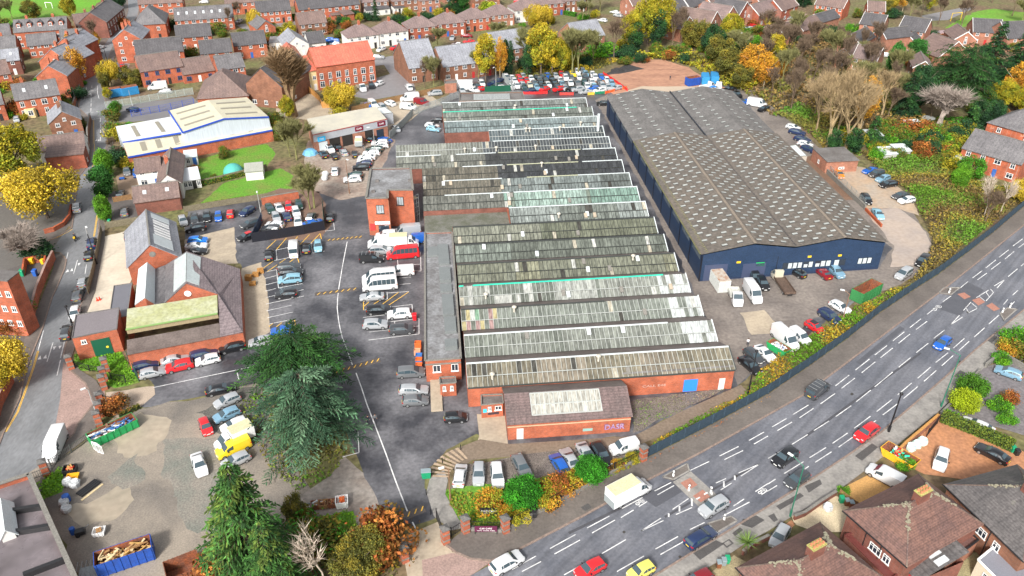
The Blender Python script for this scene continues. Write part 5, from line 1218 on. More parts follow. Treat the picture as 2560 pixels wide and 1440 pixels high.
for a in[
 ('semi_detached_house','white-fronted hipped semi nearest the red-tiled building',(869,94),(946,85),dict(roof='h',wall=W_white,rm=R_mv,nw=4,doors=2,depth=9)),
 ('semi_detached_house','half white half red hipped semi second along the road',(946,84),(1020,75),dict(roof='h',wall=W_white,rm=R_mv,nw=4,doors=2,depth=9)),
 ('semi_detached_house','red brick hipped semi with white balcony panel third along the road',(1020,71),(1092,64),dict(roof='h',wall=B_red,rm=R_mv,nw=4,doors=2,depth=9)),
 ('semi_detached_house','brick and white hipped semi behind the dark red saloon',(1091,61),(1164,54),dict(roof='h',wall=B_red,rm=R_mv,nw=4,doors=2,depth=9)),
 ('semi_detached_house','orange brick hipped semi fifth along the road',(1162,49),(1226,42),dict(roof='h',wall=B_or,rm=R_mv,nw=4,doors=2,depth=9)),
 ('semi_detached_house','pale grey-brown hipped semi behind the bare thicket',(1226,39),(1286,33),dict(roof='h',wall=B_buff,rm=R_mv,nw=4,doors=2,depth=9)),
 ('semi_detached_house','white-sided semi above the yellow birch',(1288,26),(1354,20),dict(roof='h',wall=W_white,rm=R_mv,nw=4,doors=2,depth=9)),
 ('semi_detached_house','red hipped semi with green lawn strip below',(1350,12),(1412,6),dict(roof='h',wall=B_red,rm=R_mv,nw=4,doors=2,depth=9)),
 ('semi_detached_house','brown hipped semi cut by the top edge',(1414,3),(1468,-2),dict(roof='h',wall=B_brn,rm=R_mv,nw=4,doors=2,depth=9)),
 ('semi_detached_house','brown brick semi above the small conifer',(905,6),(971,2),dict(roof='h',wall=B_brn,rm=R_mv,nw=4,depth=9)),
 ('semi_detached_house','brown semi with rear extensions at the top edge',(982,3),(1046,-2),dict(roof='h',wall=B_brn,rm=R_mv,nw=4,depth=9)),
 ('semi_detached_house','pinkish semi beside the big dark conifer at the top',(1050,2),(1100,-3),dict(roof='h',wall=B_buff,rm=R_mv,nw=3,depth=9)),
 ('semi_detached_house','brown rear-view semi at the top right of the conifer',(1180,-6),(1250,-12),dict(roof='h',wall=B_brn,rm=R_mv,nw=3,depth=9)),
 ('rear_extension','white lean-to behind the brown semi',(915,26),(975,20),dict(roof='lean',wall=W_white,rm=R_dk,he=2.6,hr=3.4,depth=4,nw=3,st=1,ch=0)),
 ('rear_extension','white conservatory behind the pinkish semi',(985,20),(1012,17),dict(roof='lean',wall=W_white,rm=R_dk,he=2.6,hr=3.4,depth=4,nw=3,st=1,ch=0)),
 ('detached_house','brown semi with bay windows above the white chapel house',(748,61),(817,54),dict(wall=B_brn,rm=R_br,nw=4,depth=9)),
 ('brick_terrace','long red terrace with white-painted unit at the top edge',(747,24),(899,9),dict(wall=B_or,rm=R_dk,nw=9,depth=9,ch=5,doors=3,he=5.4)),
 ('outbuilding','red lean-to with rusty roof behind the long terrace',(828,38),(858,35),dict(roof='lean',wall=B_or,rm=R_br,he=2.5,hr=3.2,depth=5,nw=0,st=1,ch=0)),
 ('outbuilding','brick lean-to at the right end of the long terrace',(858,37),(885,33),dict(roof='lean',wall=B_or,rm=R_br,he=2.8,hr=3.6,depth=5,nw=0,st=1,ch=0)),
 ('brick_terrace','orange brick flats with dark roof left of the chapel house',(641,30),(727,24),dict(wall=B_or,rm=R_dk,nw=6,depth=9,ch=0,doors=2)),
 ('detached_house','narrow brick house behind the yellow birch',(644,72),(688,66),dict(roof='y',wall=B_or,rm=R_sl,nw=1,depth=12,ch=0)),
 ('chapel_house','white chapel house with grey roof and rooflights',(713,116),(772,109),dict(roof='y',wall=W_white,rm=R_gr,nw=2,depth=13,he=4.2,ch=0)),
 ('rear_extension','white wing with charcoal roof beside the chapel house',(772,108),(814,103),dict(wall=W_white,rm=R_dk,nw=2,depth=8,he=3.4,st=1,ch=0)),
 ('rear_extension','white flat-roofed wing left of the chapel house',(672,108),(712,106),dict(roof='flat',wall=W_white,rm=M_wetroof,nw=2,depth=9,he=3.2,st=1,ch=0)),
 ('apartment_block','brown brick flats with grey roof and blank gable by the gates',(1022,170),(1094,161),dict(wall=B_brn,rm=R_gr,nw=3,depth=12,ch=0,he=5.2,C=(997,133))),
 ('apartment_block','longest brown brick flats with grey roof behind the bare trees',(1108,166),(1235,149),dict(wall=B_brn,rm=R_gr,nw=6,doors=3,depth=13,ch=0,he=5.2)),
 ('apartment_block','brown brick flats with grey roof right of the yellow birch',(1238,127),(1325,114),dict(wall=B_brn,rm=R_gr,nw=4,doors=2,depth=13,ch=0,he=5.2)),
 ('apartment_block','buff brick flats behind the yellow-green trees',(1440,97),(1512,86),dict(wall=B_buff,rm=R_gr,nw=3,depth=12,ch=0,he=5.2)),
 ('red_tiled_hall','two-storey brick building with bright red tiled roof',(790,166),(936,146),dict(wall=B_or,rm=R_rd,nw=7,st=2,he=7.8,hr=12.0,depth=12,ch=0,doors=0,wh=1.9,cat='hall')),
 ('cream_stair_wing','cream rendered wing at the left of the red-tiled building',(758,180),(792,174),dict(roof='lean',wall=W_cream,rm=R_rd,nw=2,st=2,he=6.5,hr=9.2,depth=8,ch=0,cat='wing')),
 ('entrance_wing','low wing with small red gables left of the cream wing',(722,150),(757,146),dict(roof='y',wall=B_or,rm=R_rd,nw=2,he=6.0,depth=16,ch=0,cat='wing')),
 ('brick_hall','old brown brick hall with dark roof behind the poplar',(614,208),(703,216),dict(roof='y',wall=B_brn,rm=R_dk,nw=3,st=1,he=7.0,hr=12,depth=20,ch=0,cat='hall',doors=0)),
 ('office_block','orange brick office with blue windows and brown roof',(350,179),(457,164),dict(wall=B_or,rm=R_br,nw=4,he=5.3,hr=8.6,depth=13,ch=0,cat='office',side=False)),
 ('office_wing','lower wing right of the blue-windowed office',(457,186),(536,174),dict(wall=B_or,rm=R_br,nw=3,st=1,he=3.2,hr=6.6,depth=11,ch=0,cat='office')),
 ('brick_flats','brick flats beside the old brown hall',(545,174),(612,165),dict(wall=B_or,rm=R_sl,nw=4,he=5.0,depth=9,ch=0)),
 ('hipped_hall','grey hipped roof hall behind the metal depot',(493,246),(620,238),dict(roof='h',wall=B_or,rm=R_br,nw=0,he=4.0,hr=9.5,depth=18,ch=0,cat='hall')),
 ('brick_terrace','orange terrace with rooflights and white doors',(437,51),(583,41),dict(wall=B_or,rm=R_sl,nw=8,doors=3,depth=10,ch=0,rlt=7)),
 ('brick_house_block','first of three short dark-roofed brick pairs, below the rooflit terrace',(440,94),(528,87),dict(wall=B_or,rm=R_dk,nw=3,depth=9,ch=0)),
 ('brick_house_block','middle of three short dark-roofed brick pairs',(501,134),(580,127),dict(wall=B_or,rm=R_dk,nw=3,depth=9,ch=0)),
 ('brick_house_block','rightmost of three short dark-roofed brick pairs',(584,114),(666,106),dict(wall=B_or,rm=R_dk,nw=3,depth=9,ch=0)),
 ('brick_house_block','long dark roof directly behind the blue-windowed office',(340,137),(458,126),dict(wall=B_or,rm=R_dk,nw=4,depth=10,ch=0)),
 ('brick_house_block','orange flats cut by the top edge behind the old school',(345,10),(455,4),dict(wall=B_or,rm=R_br,nw=5,depth=9,ch=0)),
 ('brick_house_block','red houses at the top edge beside the parked car',(562,8),(640,3),dict(wall=B_or,rm=R_br,nw=4,depth=9,ch=0)),
 ('tall_gabled_house','tall red gabled house with chimneys at the street bend',(280,100),(352,97),dict(roof='y',wall=B_or,rm=R_gr,nw=2,st=3,he=8.2,depth=13,ch=3,doors=0)),
 ('old_school_hall','grey-roofed old school with curved brick gable',(336,62),(412,57),dict(roof='h',wall=B_or,rm=R_sl,nw=2,he=6,hr=11,depth=16,ch=0,cat='hall')),
 ('shop_terrace','terrace of shops with white window surrounds along the street',(265,54),(308,18),dict(wall=B_dark,rm=R_sl,nw=7,he=6.2,depth=10,ch=2,doors=3,wh=1.6)),
 ('shop','corner shop with awning beside the shop terrace',(190,64),(256,56),dict(wall=B_brn,rm=R_br,nw=4,he=5.2,depth=9,ch=1)),
 ('brick_terrace','terrace with pointed dormers at the playing field',(34,80),(167,71),dict(wall=B_or,rm=R_sl,nw=7,he=6.4,depth=9,ch=2,dormer=5,doors=3)),
 ('brick_terrace','low dark-roofed rear range below the dormered terrace',(68,114),(142,107),dict(wall=B_or,rm=R_sl,nw=4,he=4.6,depth=8,ch=0)),
 ('brick_terrace','low dark-roofed range right of the rear range',(150,102),(206,98),dict(wall=B_or,rm=R_sl,nw=3,he=4.6,depth=8,ch=0)),
 ('gabled_house','uppermost gabled house of the street row with slate roof',(135,118),(194,120),dict(roof='y',wall=B_or,rm=R_gr,nw=1,he=7.4,depth=12,ch=2,doors=0)),
 ('gabled_house','middle gabled house of the street row with two chimneys',(97,153),(178,157),dict(roof='y',wall=B_or,rm=R_gr,nw=1,he=7.0,depth=12,ch=2,doors=0)),
 ('gabled_house','lowest gabled house of the street row with blank red gable',(90,191),(166,188),dict(roof='y',wall=B_or,rm=R_gr,nw=0,he=7.0,depth=11,ch=2,side=False)),
 ('bay_windowed_house','red house with cream bay window and two rooflights',(37,250),(148,234),dict(wall=B_or,rm=R_sl,nw=4,he=5.8,depth=9,ch=2,doors=2,wh=1.5,rlt=2,bay=1)),
 ('gabled_house','brown gabled house with black timber strips beside the street',(122,309),(201,297),dict(roof='y',wall=B_brn,rm=R_gr,nw=2,he=4.8,depth=10,ch=1)),
 ('bungalow','white-walled range with long brown roof by the street',(97,378),(212,364),dict(wall=W_white,rm=R_br,nw=2,st=1,he=3.2,depth=7,ch=0)),
 ('brick_store','low brick store with bare roof beside the big yellow tree',(112,393),(208,383),dict(wall=B_red,rm=R_br,nw=0,he=4.0,depth=5,ch=0,roof='lean',hr=4.8)),
 ('terraced_house','dark-roofed house at the left edge beside the dormered terrace',(-30,94),(28,88),dict(wall=B_or,rm=R_sl,nw=2,depth=9)),
 ('terraced_house','dark-roofed house second down the left edge',(-30,126),(40,120),dict(wall=B_or,rm=R_sl,nw=2,depth=9)),
 ('terraced_house','pale slate house with rooflights behind the scaffolding',(-30,156),(48,148),dict(wall=B_dark,rm=R_gr,nw=2,depth=8,ch=0,rlt=2)),
 ('terraced_house','red house with blue-framed window at the left edge',(-30,190),(25,182),dict(wall=B_or,rm=R_br,nw=2,depth=9)),
 ('terraced_house','red house cut by the left edge below the bay-windowed house',(-60,268),(8,258),dict(wall=B_or,rm=R_sl,nw=2,depth=9)),
 ('brick_garage','small brick garage with dark felt roof beside the orange coupe',(2068,403),(2147,399),dict(roof='lean',wall=B_buff,rm=M_felt,nw=1,st=1,he=3.2,hr=3.4,depth=8,ch=0,cat='garage',doors=0,wh=.5)),
 ('detached_house','red brick house with blue fence above the scrub bank',(2407,368),(2555,410),dict(wall=B_or,rm=R_sl,nw=4,he=5.2,depth=10,ch=2,doors=1)),
 ('detached_house','slate-roofed house with tall chimney behind the blue-fenced house',(2470,305),(2600,342),dict(roof='h',wall=B_or,rm=R_sl,nw=2,he=5.4,depth=14,ch=1)),
 ('conservatory','white conservatory at the left of the blue-fenced house',(2376,396),(2402,408),dict(roof='lean',wall=W_white,rm=plain('conservatory_roof',(.5,.56,.6),.2),nw=2,st=1,he=2.4,hr=3.2,depth=3.5,ch=0,cat='conservatory')),
 ('gabled_estate_house','pale gable house highest in the modern row by the trees',(1582,14),(1655,4),dict(wall=B_buff,rm=R_br,nw=4,depth=9,ch=0)),
 ('gabled_estate_house','brick house with dark slate roof beside the ivy trees',(1676,30),(1722,22),dict(wall=B_buff,rm=R_dk,nw=3,depth=11,ch=0)),
 ('gabled_estate_house','brick houses with dark roof right of the ivy trees',(1724,18),(1780,6),dict(wall=B_buff,rm=R_dk,nw=4,depth=10,ch=0)),
 ('gabled_estate_house','small gabled house low behind the dark tree trunks',(1702,72),(1738,60),dict(roof='y',wall=B_buff,rm=R_br,nw=1,depth=12,ch=0)),
 ('gabled_estate_house','first brown-roofed gable in the row with white garages',(1772,66),(1804,50),dict(roof='y',wall=B_buff,rm=R_br,nw=1,depth=14,ch=0)),
 ('gabled_estate_house','second pinkish gable in the row with white garages',(1812,50),(1845,36),dict(roof='y',wall=B_buff,rm=R_mv,nw=1,depth=13,ch=0)),
 ('gabled_estate_house','third dark gable in the row with white garages',(1846,40),(1880,26),dict(roof='y',wall=B_red,rm=R_dk,nw=1,depth=13,ch=0)),
 ('gabled_estate_house','red-roofed house at the end of the garage row',(1898,38),(1952,20),dict(wall=B_red,rm=R_mv,nw=3,depth=9,ch=0)),
 ('gabled_estate_house','brick house by the blue garage doors',(1955,26),(1996,12),dict(wall=B_red,rm=R_br,nw=2,depth=9,ch=0)),
 ('gabled_estate_house','long orange house at the top edge of the modern estate',(2038,10),(2108,20),dict(wall=B_or,rm=R_br,nw=5,depth=9,ch=0)),
 ('gabled_estate_house','small orange house with brown roof beyond the lawn',(2170,26),(2213,28),dict(wall=B_or,rm=R_br,nw=2,depth=8,ch=0)),
 ('gabled_estate_house','pink gable with dark roof before the long orange house',(2014,48),(2052,56),dict(roof='y',wall=B_buff,rm=R_dk,nw=1,depth=14,ch=0)),
 ('gabled_estate_house','brown roof half hidden by the bare wood',(1962,66),(2008,76),dict(roof='y',wall=B_buff,rm=R_br,nw=1,depth=14,ch=0)),
 ('gabled_estate_house','brown-roofed house lower down behind the bare wood',(1920,74),(1958,84),dict(roof='y',wall=B_buff,rm=R_br,nw=1,depth=14,ch=0)),
 ('gabled_estate_house','pink gabled house with two white windows near the brick wall',(2150,58),(2206,66),dict(wall=B_buff,rm=R_dk,nw=2,depth=9,ch=0)),
 ('gabled_estate_house','pink gabled house at the top of the pink cul-de-sac',(2247,70),(2312,80),dict(roof='x',wall=B_buff,rm=R_dk,nw=4,depth=10,ch=0)),
 ('gabled_estate_house','blank pink gable above the cream van',(2097,100),(2150,110),dict(roof='y',wall=B_buff,rm=R_dk,nw=1,depth=14,ch=0)),
 ('gabled_estate_house','house beside the cream van with white garage',(2182,84),(2216,96),dict(roof='y',wall=B_buff,rm=R_dk,nw=1,depth=12,ch=0)),
 ('gabled_estate_house','house with brown roof lowest before the bare trees',(2090,132),(2128,140),dict(roof='y',wall=B_buff,rm=R_br,nw=1,depth=10,ch=0)),
 ('gabled_estate_house','reddish-roofed house behind the tallest bare trees',(2132,142),(2192,152),dict(wall=B_buff,rm=R_mv,nw=3,depth=9,ch=0)),
 ('gabled_estate_house','low gabled house inside the pink cul-de-sac',(2250,96),(2285,102),dict(roof='y',wall=B_buff,rm=R_dk,nw=1,he=3.4,st=1,depth=7,ch=0)),
 ('gabled_estate_house','pink gables beside the white SUV',(2387,98),(2442,100),dict(roof='y',wall=B_buff,rm=R_br,nw=1,depth=12,ch=0)),
 ('gabled_estate_house','dark-roofed house before the right playing field',(2434,78),(2506,82),dict(wall=B_buff,rm=R_dk,nw=3,depth=10,ch=0)),
 ('gabled_estate_house','brown gable below the pink cul-de-sac',(2348,142),(2424,134),dict(roof='y',wall=B_buff,rm=R_br,nw=1,depth=12,ch=0,he=3.5)),
 ('gabled_estate_house','brown gabled house behind the cedar grove',(2284,168),(2334,172),dict(roof='y',wall=B_brn,rm=R_br,nw=1,depth=12,ch=0)),
 ('gabled_estate_house','dark roof at the right edge behind the cedars',(2520,95),(2600,92),dict(wall=B_buff,rm=R_dk,nw=2,depth=12,ch=0)),
]:
    r=house(a[0],a[1],a[2],a[3],**a[4])[0]
    if 'blue windows' in a[1]or 'blue-windowed' in a[1]and 'wing' in a[1]:
        for c in r.children:
            if c.name.startswith('window'):c.material_slots[0].link='OBJECT';c.material_slots[0].material=M_bluef
for i,(A_,B2)in enumerate([((1790,22),(1830,10)),((1842,12),(1880,2)),((1900,6),(1940,-6)),((700,-12),(770,-16)),((200,-30),(240,-34)),((1110,-20),(1170,-26))]):
    house('gabled_estate_house','distant house '+['behind the first garage gable','behind the pinkish garage gable','behind the third garage gable','beyond the long red terrace','beyond the shop terrace','beyond the dark conifer'][i]+' at the top edge',A_,B2,wall=B_buff,rm=R_br,nw=3,depth=9,ch=0)
def big(label,A_,B2,C,wall,rm,hr=8.6,he=5.3,nw=3):
    r,L_,D=house('hipped_semi',label,A_,B2,C=C,he=he,hr=hr,roof='h',wall=wall,rm=rm,nw=0,ch=0,ov=.45,side=False)
    c=MB();c.box(L_*.5-.5,D*.42,he,L_*.5+.5,D*.42+2.0,hr+1.3);cm=c.build('chimney',B_dark,r)
    c=MB()
    for i in range(2):
        for j in range(4):c.lathe([(.13,hr+1.3),(.15,hr+1.6)],7,c=(L_*.5-.22+i*.45,D*.42+.3+j*.47))
    c.build('chimney_pots',M_pot,cm)
    c=MB();c.box(L_*.5-.55,D*.42-.05,hr+1.18,L_*.5+.55,D*.42+2.05,hr+1.31);c.build('chimney_cap',mat('lichen_cap',(.38,.36,.12),var=.3,scale=2),cm)
    for x,ww in((L_*.45,1.7),(L_*.68,1.0)):link('window',winmesh(ww,1.2,2 if ww>1.5 else 1),r,(x,0,2.7))
    x0,x1=-2.2,0.2;y0,y1=D*.55,D*.95
    g=MB()
    g.tube((L_*.36,-.06,.1),(L_*.36,-.06,he-.2),.06,n=6);g.tube((L_*.62,-.06,.1),(L_*.62,-.06,he-.2),.06,n=6)
    g.build('drainpipe',M_trim,r)
    g=MB();g.box(-.5,-.52,he-.32,L_+.5,-.4,he-.18);g.build('gutter',M_trim,r)
    k=MB();q=random.Random(int(A_[0]));kk=min(L_,D)/2;hips=[((-.45,-.45,he-.3),(kk,kk,hr)),((L_+.45,-.45,he-.3),(L_-kk,kk,hr)),((-.45,D+.45,he-.3),(kk,D-kk,hr)),((L_+.45,D+.45,he-.3),(L_-kk,D-kk,hr)),((kk,kk,hr),(L_-kk,D-kk,hr))]
    for a_,b2 in hips:
        a_,b2=Vector(a_),Vector(b2);k.obox(a_+Vector((0,0,.02)),b2+Vector((0,0,.02)),.16,.07)
    hp=k.build('hip_tiles',mat('lichen_hip_tiles',(.17,.13,.10),var=.4,scale=1.2,fine=5,col2=(.11,.07,.065)),r)
    k=MB()
    for a_,b2 in hips:
        a_,b2=Vector(a_),Vector(b2)
        for i in range(30):
            t=q.uniform(.55,1);p=a_.lerp(b2,t);w=q.uniform(-.9,.9)*(t-.3);p=p+Vector((q.uniform(-1,1)*abs(w),q.uniform(-1,1)*abs(w),0));zz=he+(hr-he)*max(0,min(1,min(p.x+.45,L_+.45-p.x,p.y+.45,D+.45-p.y)/(kk+.45)))+.03;s_=q.uniform(.05,.16);k.box(p.x-s_,p.y-s_,zz-.04,p.x+s_,p.y+s_,zz+.05)
    k.build('lichen',plain('pale_lichen',(.27,.25,.18),.9),hp,kind='stuff')
    return r,L_,D
big('brown-roofed brick semi with lichen-streaked hips right of the pale gravel',(2121,1277),(2267,1405),(2290,1182),B_dark,R_moss)
big('brown-roofed semi with pots on its chimney cut by the bottom edge',(1853,1419),(1990,1560),(2050,1309),B_dark,R_moss)
big('charcoal-roofed house with scaffolding at the lower right',(2372,1212),(2560,1392),(2492,1120),B_brn,R_dmoss,hr=8.9)
house('tiled_extension','tiled rear extension with two rooflights below the brown-roofed semi',(2262,1412),(2300,1450),depth=7,he=2.7,hr=4.6,roof='lean',wall=B_dark,rm=R_dmoss,nw=1,st=1,ch=0,side=False,cat='extension',rlt=2)
cbox('flat_garage',[(2112,1338),(2225,1452),(2262,1420),(2160,1325)],2.5,'oxblood flat roof of the passage between the two brown-roofed semis','garage',B_dark,mat('oxblood_felt',(.15,.045,.04),rough=.4,var=.15),.2,pm=MATS['oxblood_felt'])
cbox('flat_extension',[(2330,1372),(2368,1410),(2446,1350),(2400,1310)],2.8,'brown flat-roofed extension with white window behind the brick semi','extension',B_buff,mat('brown_wet_felt',(.16,.09,.08),rough=.3,var=.2),.2,pm=M_trim)
r,L_=cbox('garden_room',[(2445,1400),(2520,1475),(2620,1420),(2500,1355)],2.9,'cream garden room with grey flat roof at the lower right','garden room',mat('cream_board',(.6,.52,.4),var=.08),mat('grey_membrane',(.22,.225,.26),rough=.3,var=.1),.25,pm=M_wframe)
link('window',winmesh(1.6,1.3),r,(1.2,0,.9))
def custom(name,label,cat,pts,faces):
    P_=[G(x,y,z)for x,y,z in pts];o=P_[0].copy();o.z=0;r=root(name,o,0,label,cat);L_=[p-o for p in P_]
    for nm,m,ids,drop in faces:
        b=MB()
        if drop is None:b.slab([L_[i]for i in ids],.15)
        else:t=[L_[i]for i in ids];b.add(t+[Vector((p.x,p.y,drop))for p in t[::-1]],[tuple(range(2*len(t)))])
        b.build(nm,m,r)
    return r,L_
M_metal=mat('cream_metal_roof',(.56,.52,.38),rough=.45,var=.08,scale=.2,fine=2,col2=(.48,.45,.35));M_metalw=mat('white_metal_roof',(.60,.62,.64),rough=.4,var=.08)
M_clad=mat('pale_blue_cladding',(.5,.55,.6),rough=.5,var=.1,stretch=(6,6,.3),fine=1);M_blue=plain('blue_trim',(.02,.07,.42),.45)
dep,DL=custom('metal_depot','pale metal depot with blue trim beside the green lawn','depot',
 [(457,331,6.5),(560,297,8.2),(672,292,6.5),(617,243,6.5),(520,250,8.2),(422,277,6.5),(307,356,4.6),(289,316,5.2),(425,292,5.2),(457,331,5.2),(320,393,3.2),(681,325,3.2),(672,296,4.6),(307,356,4.6)],
 [('roof_slope',M_metal,(0,1,4,5),None),('roof_slope',M_metal,(1,2,3,4),None),('gable_wall',M_clad,(0,1,2),2.5),('side_wall',M_clad,(5,0),0),('annexe_roof',M_metalw,(6,9,8,7),None),('lean_to_roof',M_metal,(10,11,12,13),None),('brick_wall',B_or,(10,11),0),('side_wall',M_clad,(7,6),0),('side_wall',B_or,(6,10),0),('side_wall',M_clad,(11,12),0)])
def edge(parent,a,b_,m,name='blue_trim',w=.35,h=.35):
    k=MB();k.obox(a,b_,w,h);return k.build(name,m,parent)
for i,j in((0,1),(1,2),(10,11),(6,9),(5,0)):
    edge(dep,DL[i]+Vector((0,-.1,-.2)),DL[j]+Vector((0,-.1,-.2)),M_blue)
def patchq(parent,q,fs,m,name='rooflight',up=.08):
    """panels on a roof slope given by four corners; fs = (u0,u1,v0,v1)"""
    a,b_,c,d=[Vector(x)for x in q]
    def P_(u,v):return(a*(1-u)+b_*u)*(1-v)+(d*(1-u)+c*u)*v+Vector((0,0,up))
    for u0,u1,v0,v1 in fs:
        k=MB();k.slab([P_(u0,v0),P_(u1,v0),P_(u1,v1),P_(u0,v1)],.07);k.build(name,m,parent)
M_grp=plain('dull_rooflight_panel',(.25,.23,.18),.5)
patchq(dep,[DL[0],DL[1],DL[4],DL[5]],[(.12,.85,v,v+.06)for v in(.2,.48,.75)],M_grp);patchq(dep,[DL[1],DL[2],DL[3],DL[4]],[(.12,.85,v,v+.06)for v in(.2,.48,.75)],M_grp)
patchq(dep,[DL[6],DL[9],DL[8],DL[7]],[(.25,.32,.2,.85),(.68,.75,.2,.85)],M_grp);patchq(dep,[DL[10],DL[11],DL[12],DL[13]],[(u,u+.035,.2,.8)for u in(.1,.2,.32,.43,.58,.7,.83)],M_grp)
gw,GL_=custom('garage_workshop','garage workshop with pale roof, grey fascia and dark red signs','workshop',[(782,338,5),(967,298,5),(940,266,5.4),(767,297,5.4)],
 [('roof',mat('pale_sheet_roof',(.50,.47,.38),rough=.5,var=.08,scale=.3,col2=(.42,.4,.34)),(0,1,2,3),None),('front_wall',B_buff,(0,1),0),('side_wall',B_buff,(3,0),0),('side_wall',B_buff,(1,2),0),('back_wall',B_buff,(2,3),0)])
a,b_=GL_[0],GL_[1];dv=(b_-a);n_=Vector((dv.y,-dv.x,0)).normalized()
def onw(parent,a,b_,f0,f1,z0,z1,m,name,off=.12):
    dv=b_-a;n_=Vector((dv.y,-dv.x,0)).normalized();p=a+dv*f0;q=a+dv*f1;k=MB()
    k.add([(p.x,p.y,z0),(q.x,q.y,z0),(q.x,q.y,z1),(p.x,p.y,z1)]+[(x.x+n_.x*off,x.y+n_.y*off,z)for x,z in((p,z0),(q,z0),(q,z1),(p,z1))],[(4,5,6,7),(0,1,5,4),(1,2,6,5),(2,3,7,6),(3,0,4,7)])
    return k.build(name,m,parent)
onw(gw,a,b_,0,1,3.1,5.05,mat('grey_fascia',(.34,.36,.39),var=.12,scale=.4),'fascia',.15)
for f0,f1 in((.2,.34),(.37,.51),(.68,.8)):onw(gw,a,b_,f0,f1,.02,3.05,plain('garage_dark',(.02,.017,.015),.8),'open_bay',.06)
onw(gw,a,b_,.06,.17,.05,2.6,M_cap,'steel_shutter',.08);onw(gw,a,b_,.84,.94,.3,2.6,M_dkglass,'window',.08)
for f0,f1,m,tx,s_ in((.05,.15,plain('sky_sign',(.03,.42,.75),.5),'TYRES',.9),(.55,.66,plain('maroon_sign',(.16,.01,.03),.5),'CAR',.9),(.86,.97,plain('maroon_sign',(.16,.01,.03),.5),'CARE',.9)):
    onw(gw,a,b_,f0,f1,3.5-(.6 if tx=='TYRES' else 0),4.8-(.6 if tx=='TYRES' else 0),m,'sign_board',.25)
    p,q=a+dv*(f0+.02),a+dv*(f1-.02);wallwriting('sign_text',tx,p,q,4.15-(.6 if tx=='TYRES' else 0),.7,M_wframe,gw,.3)
onw(gw,a,b_,-.005,1.005,5.0,5.15,plain('red_edge',(.3,.05,.04),.6),'eaves_trim',.25)
r,L_,D=house('slate_hall','brick hall with grey slate roof and white rooflight strip',(320,667),(451,642),C=(332,573),he=4.2,hr=8.0,roof='y',wall=B_or,rm=R_gr,nw=0,ch=0,side=False,cat='hall')
patchq(r,[(L_+.3,D*.08,4.1),(L_+.3,D,4.1),(L_/2,D,8.1),(L_/2,D*.08,8.1)],[(u,u+.05,.28,.8)for u in(.3,.38,.46,.54,.64,.71)],M_wframe)
patchq(r,[(L_+.3,D*.08,4.1),(L_+.3,D,4.1),(L_/2,D,8.1),(L_/2,D*.08,8.1)],[(.0,.28,.25,.85),(.8,.95,.25,.85)],M_cap)
k=MB();k.lathe([(.55,0),(.6,.1)],16);o_=k.build('round_vent',M_concs,r);o_.rotation_euler=(math.pi/2,0,0);o_.location=(L_/2,.02,5.9)
ws,WL=custom('glazed_workshop','brick workshop with two glazed ridges and a round gable window','workshop',
 [(337,762,4),(362,744,6),(387,760,4),(388,672,4),(368,655,6),(346,672,4),(412,757,4),(465,708,7.2),(607,830,3.2),(600,672,3.2),(467,628,7.2),(414,662,4.2),(550,842,3.2),(545,735,5.4)],
 [('roof_slope',M_cap,(0,1,4,5),None),('roof_slope',M_cap,(1,2,3,4),None),('gable_wall',B_or,(0,1,2),2.5),('roof_slope',R_sl,(6,7,10,11),None),('gable_wall',B_or,(6,7,13),3.0),
  ('roof_slope',tile('purple_brown_sheets',(.20,.16,.165),(.15,.12,.125)),(7,13,12,8,9,10),None),('front_wall',B_or,(12,8),0),('side_wall',B_or,(8,9),0),('side_wall',B_or,(5,0),0),('flat_roof',R_sl,(2,6,11,3),None)])
m_=WL[7];e_=WL[10];rdir=(WL[9]-WL[10]);ldir=(WL[11]-WL[10])
M_pg=mat('pale_glazing',(.42,.47,.47),rough=.3,var=.12,stretch=(1,1,1),fine=3)
patchq(ws,[m_+Vector((0,0,.02)),e_+Vector((0,0,.02)),e_+rdir*.27,m_+(WL[13]-WL[7])*.42],[(.06,.95,.02,.98)],M_pg);patchq(ws,[m_+Vector((0,0,.02)),e_+Vector((0,0,.02)),e_+ldir*.6,m_+(WL[6]-WL[7])*.6],[(.06,.95,.02,.98)],M_pg)
k=MB();k.lathe([(.5,0),(.62,.12)],16);o_=k.build('round_window',M_wframe,ws);o_.rotation_euler=(math.pi/2,0,RAD(8));cc=G(471,731,5.2)-G(337,762,4);o_.location=(cc.x,cc.y-.3,5.2)
gc,GC=custom('green_canopy_shed','shed with mossy pale green sheet roof beside the substation','shed',
 [(315,822,4.7),(544,782,4.7),(543,737,5.3),(318,772,5.3),(318,888,3.0),(550,843,3.0),(547,808,3.9),(317,850,3.9)],
 [('green_roof',mat('mossy_green_sheet',(.34,.35,.18),rough=.6,var=.2,scale=.35,fine=2,col2=(.42,.43,.31),patch=.55),(0,1,2,3),None),('sheet_wall',mat('translucent_sheet',(.34,.27,.16),var=.25,scale=1,stretch=(4,1,1)),(0,1),3.6),('lower_roof',M_feltbr,(4,5,6,7),None),('front_wall',B_or,(4,5),0),('side_wall',B_or,(3,0),0),('side_wall',B_or,(7,4),0)])
edge(gc,GC[0]+Vector((0,-.15,-.15)),GC[1]+Vector((0,-.15,-.15)),plain('green_edge',(.22,.36,.12),.5),'green_gutter',.25,.2)
ss,L_=cbox('substation',[(180,846),(292,823),(298,770),(190,788)],4.6,'square brick substation with big dark green doors at the street corner','substation',B_or,mat('purple_grey_felt',(.19,.17,.18),var=.12,scale=.3),.15,sink=.02,pm=M_felt)
a=L_[1].x
k=MB();k.box(a*.36,-.08,.1,a*.78,-.01,3.4);k.build('green_door',plain('dark_green_paint',(.01,.09,.05),.45),ss)
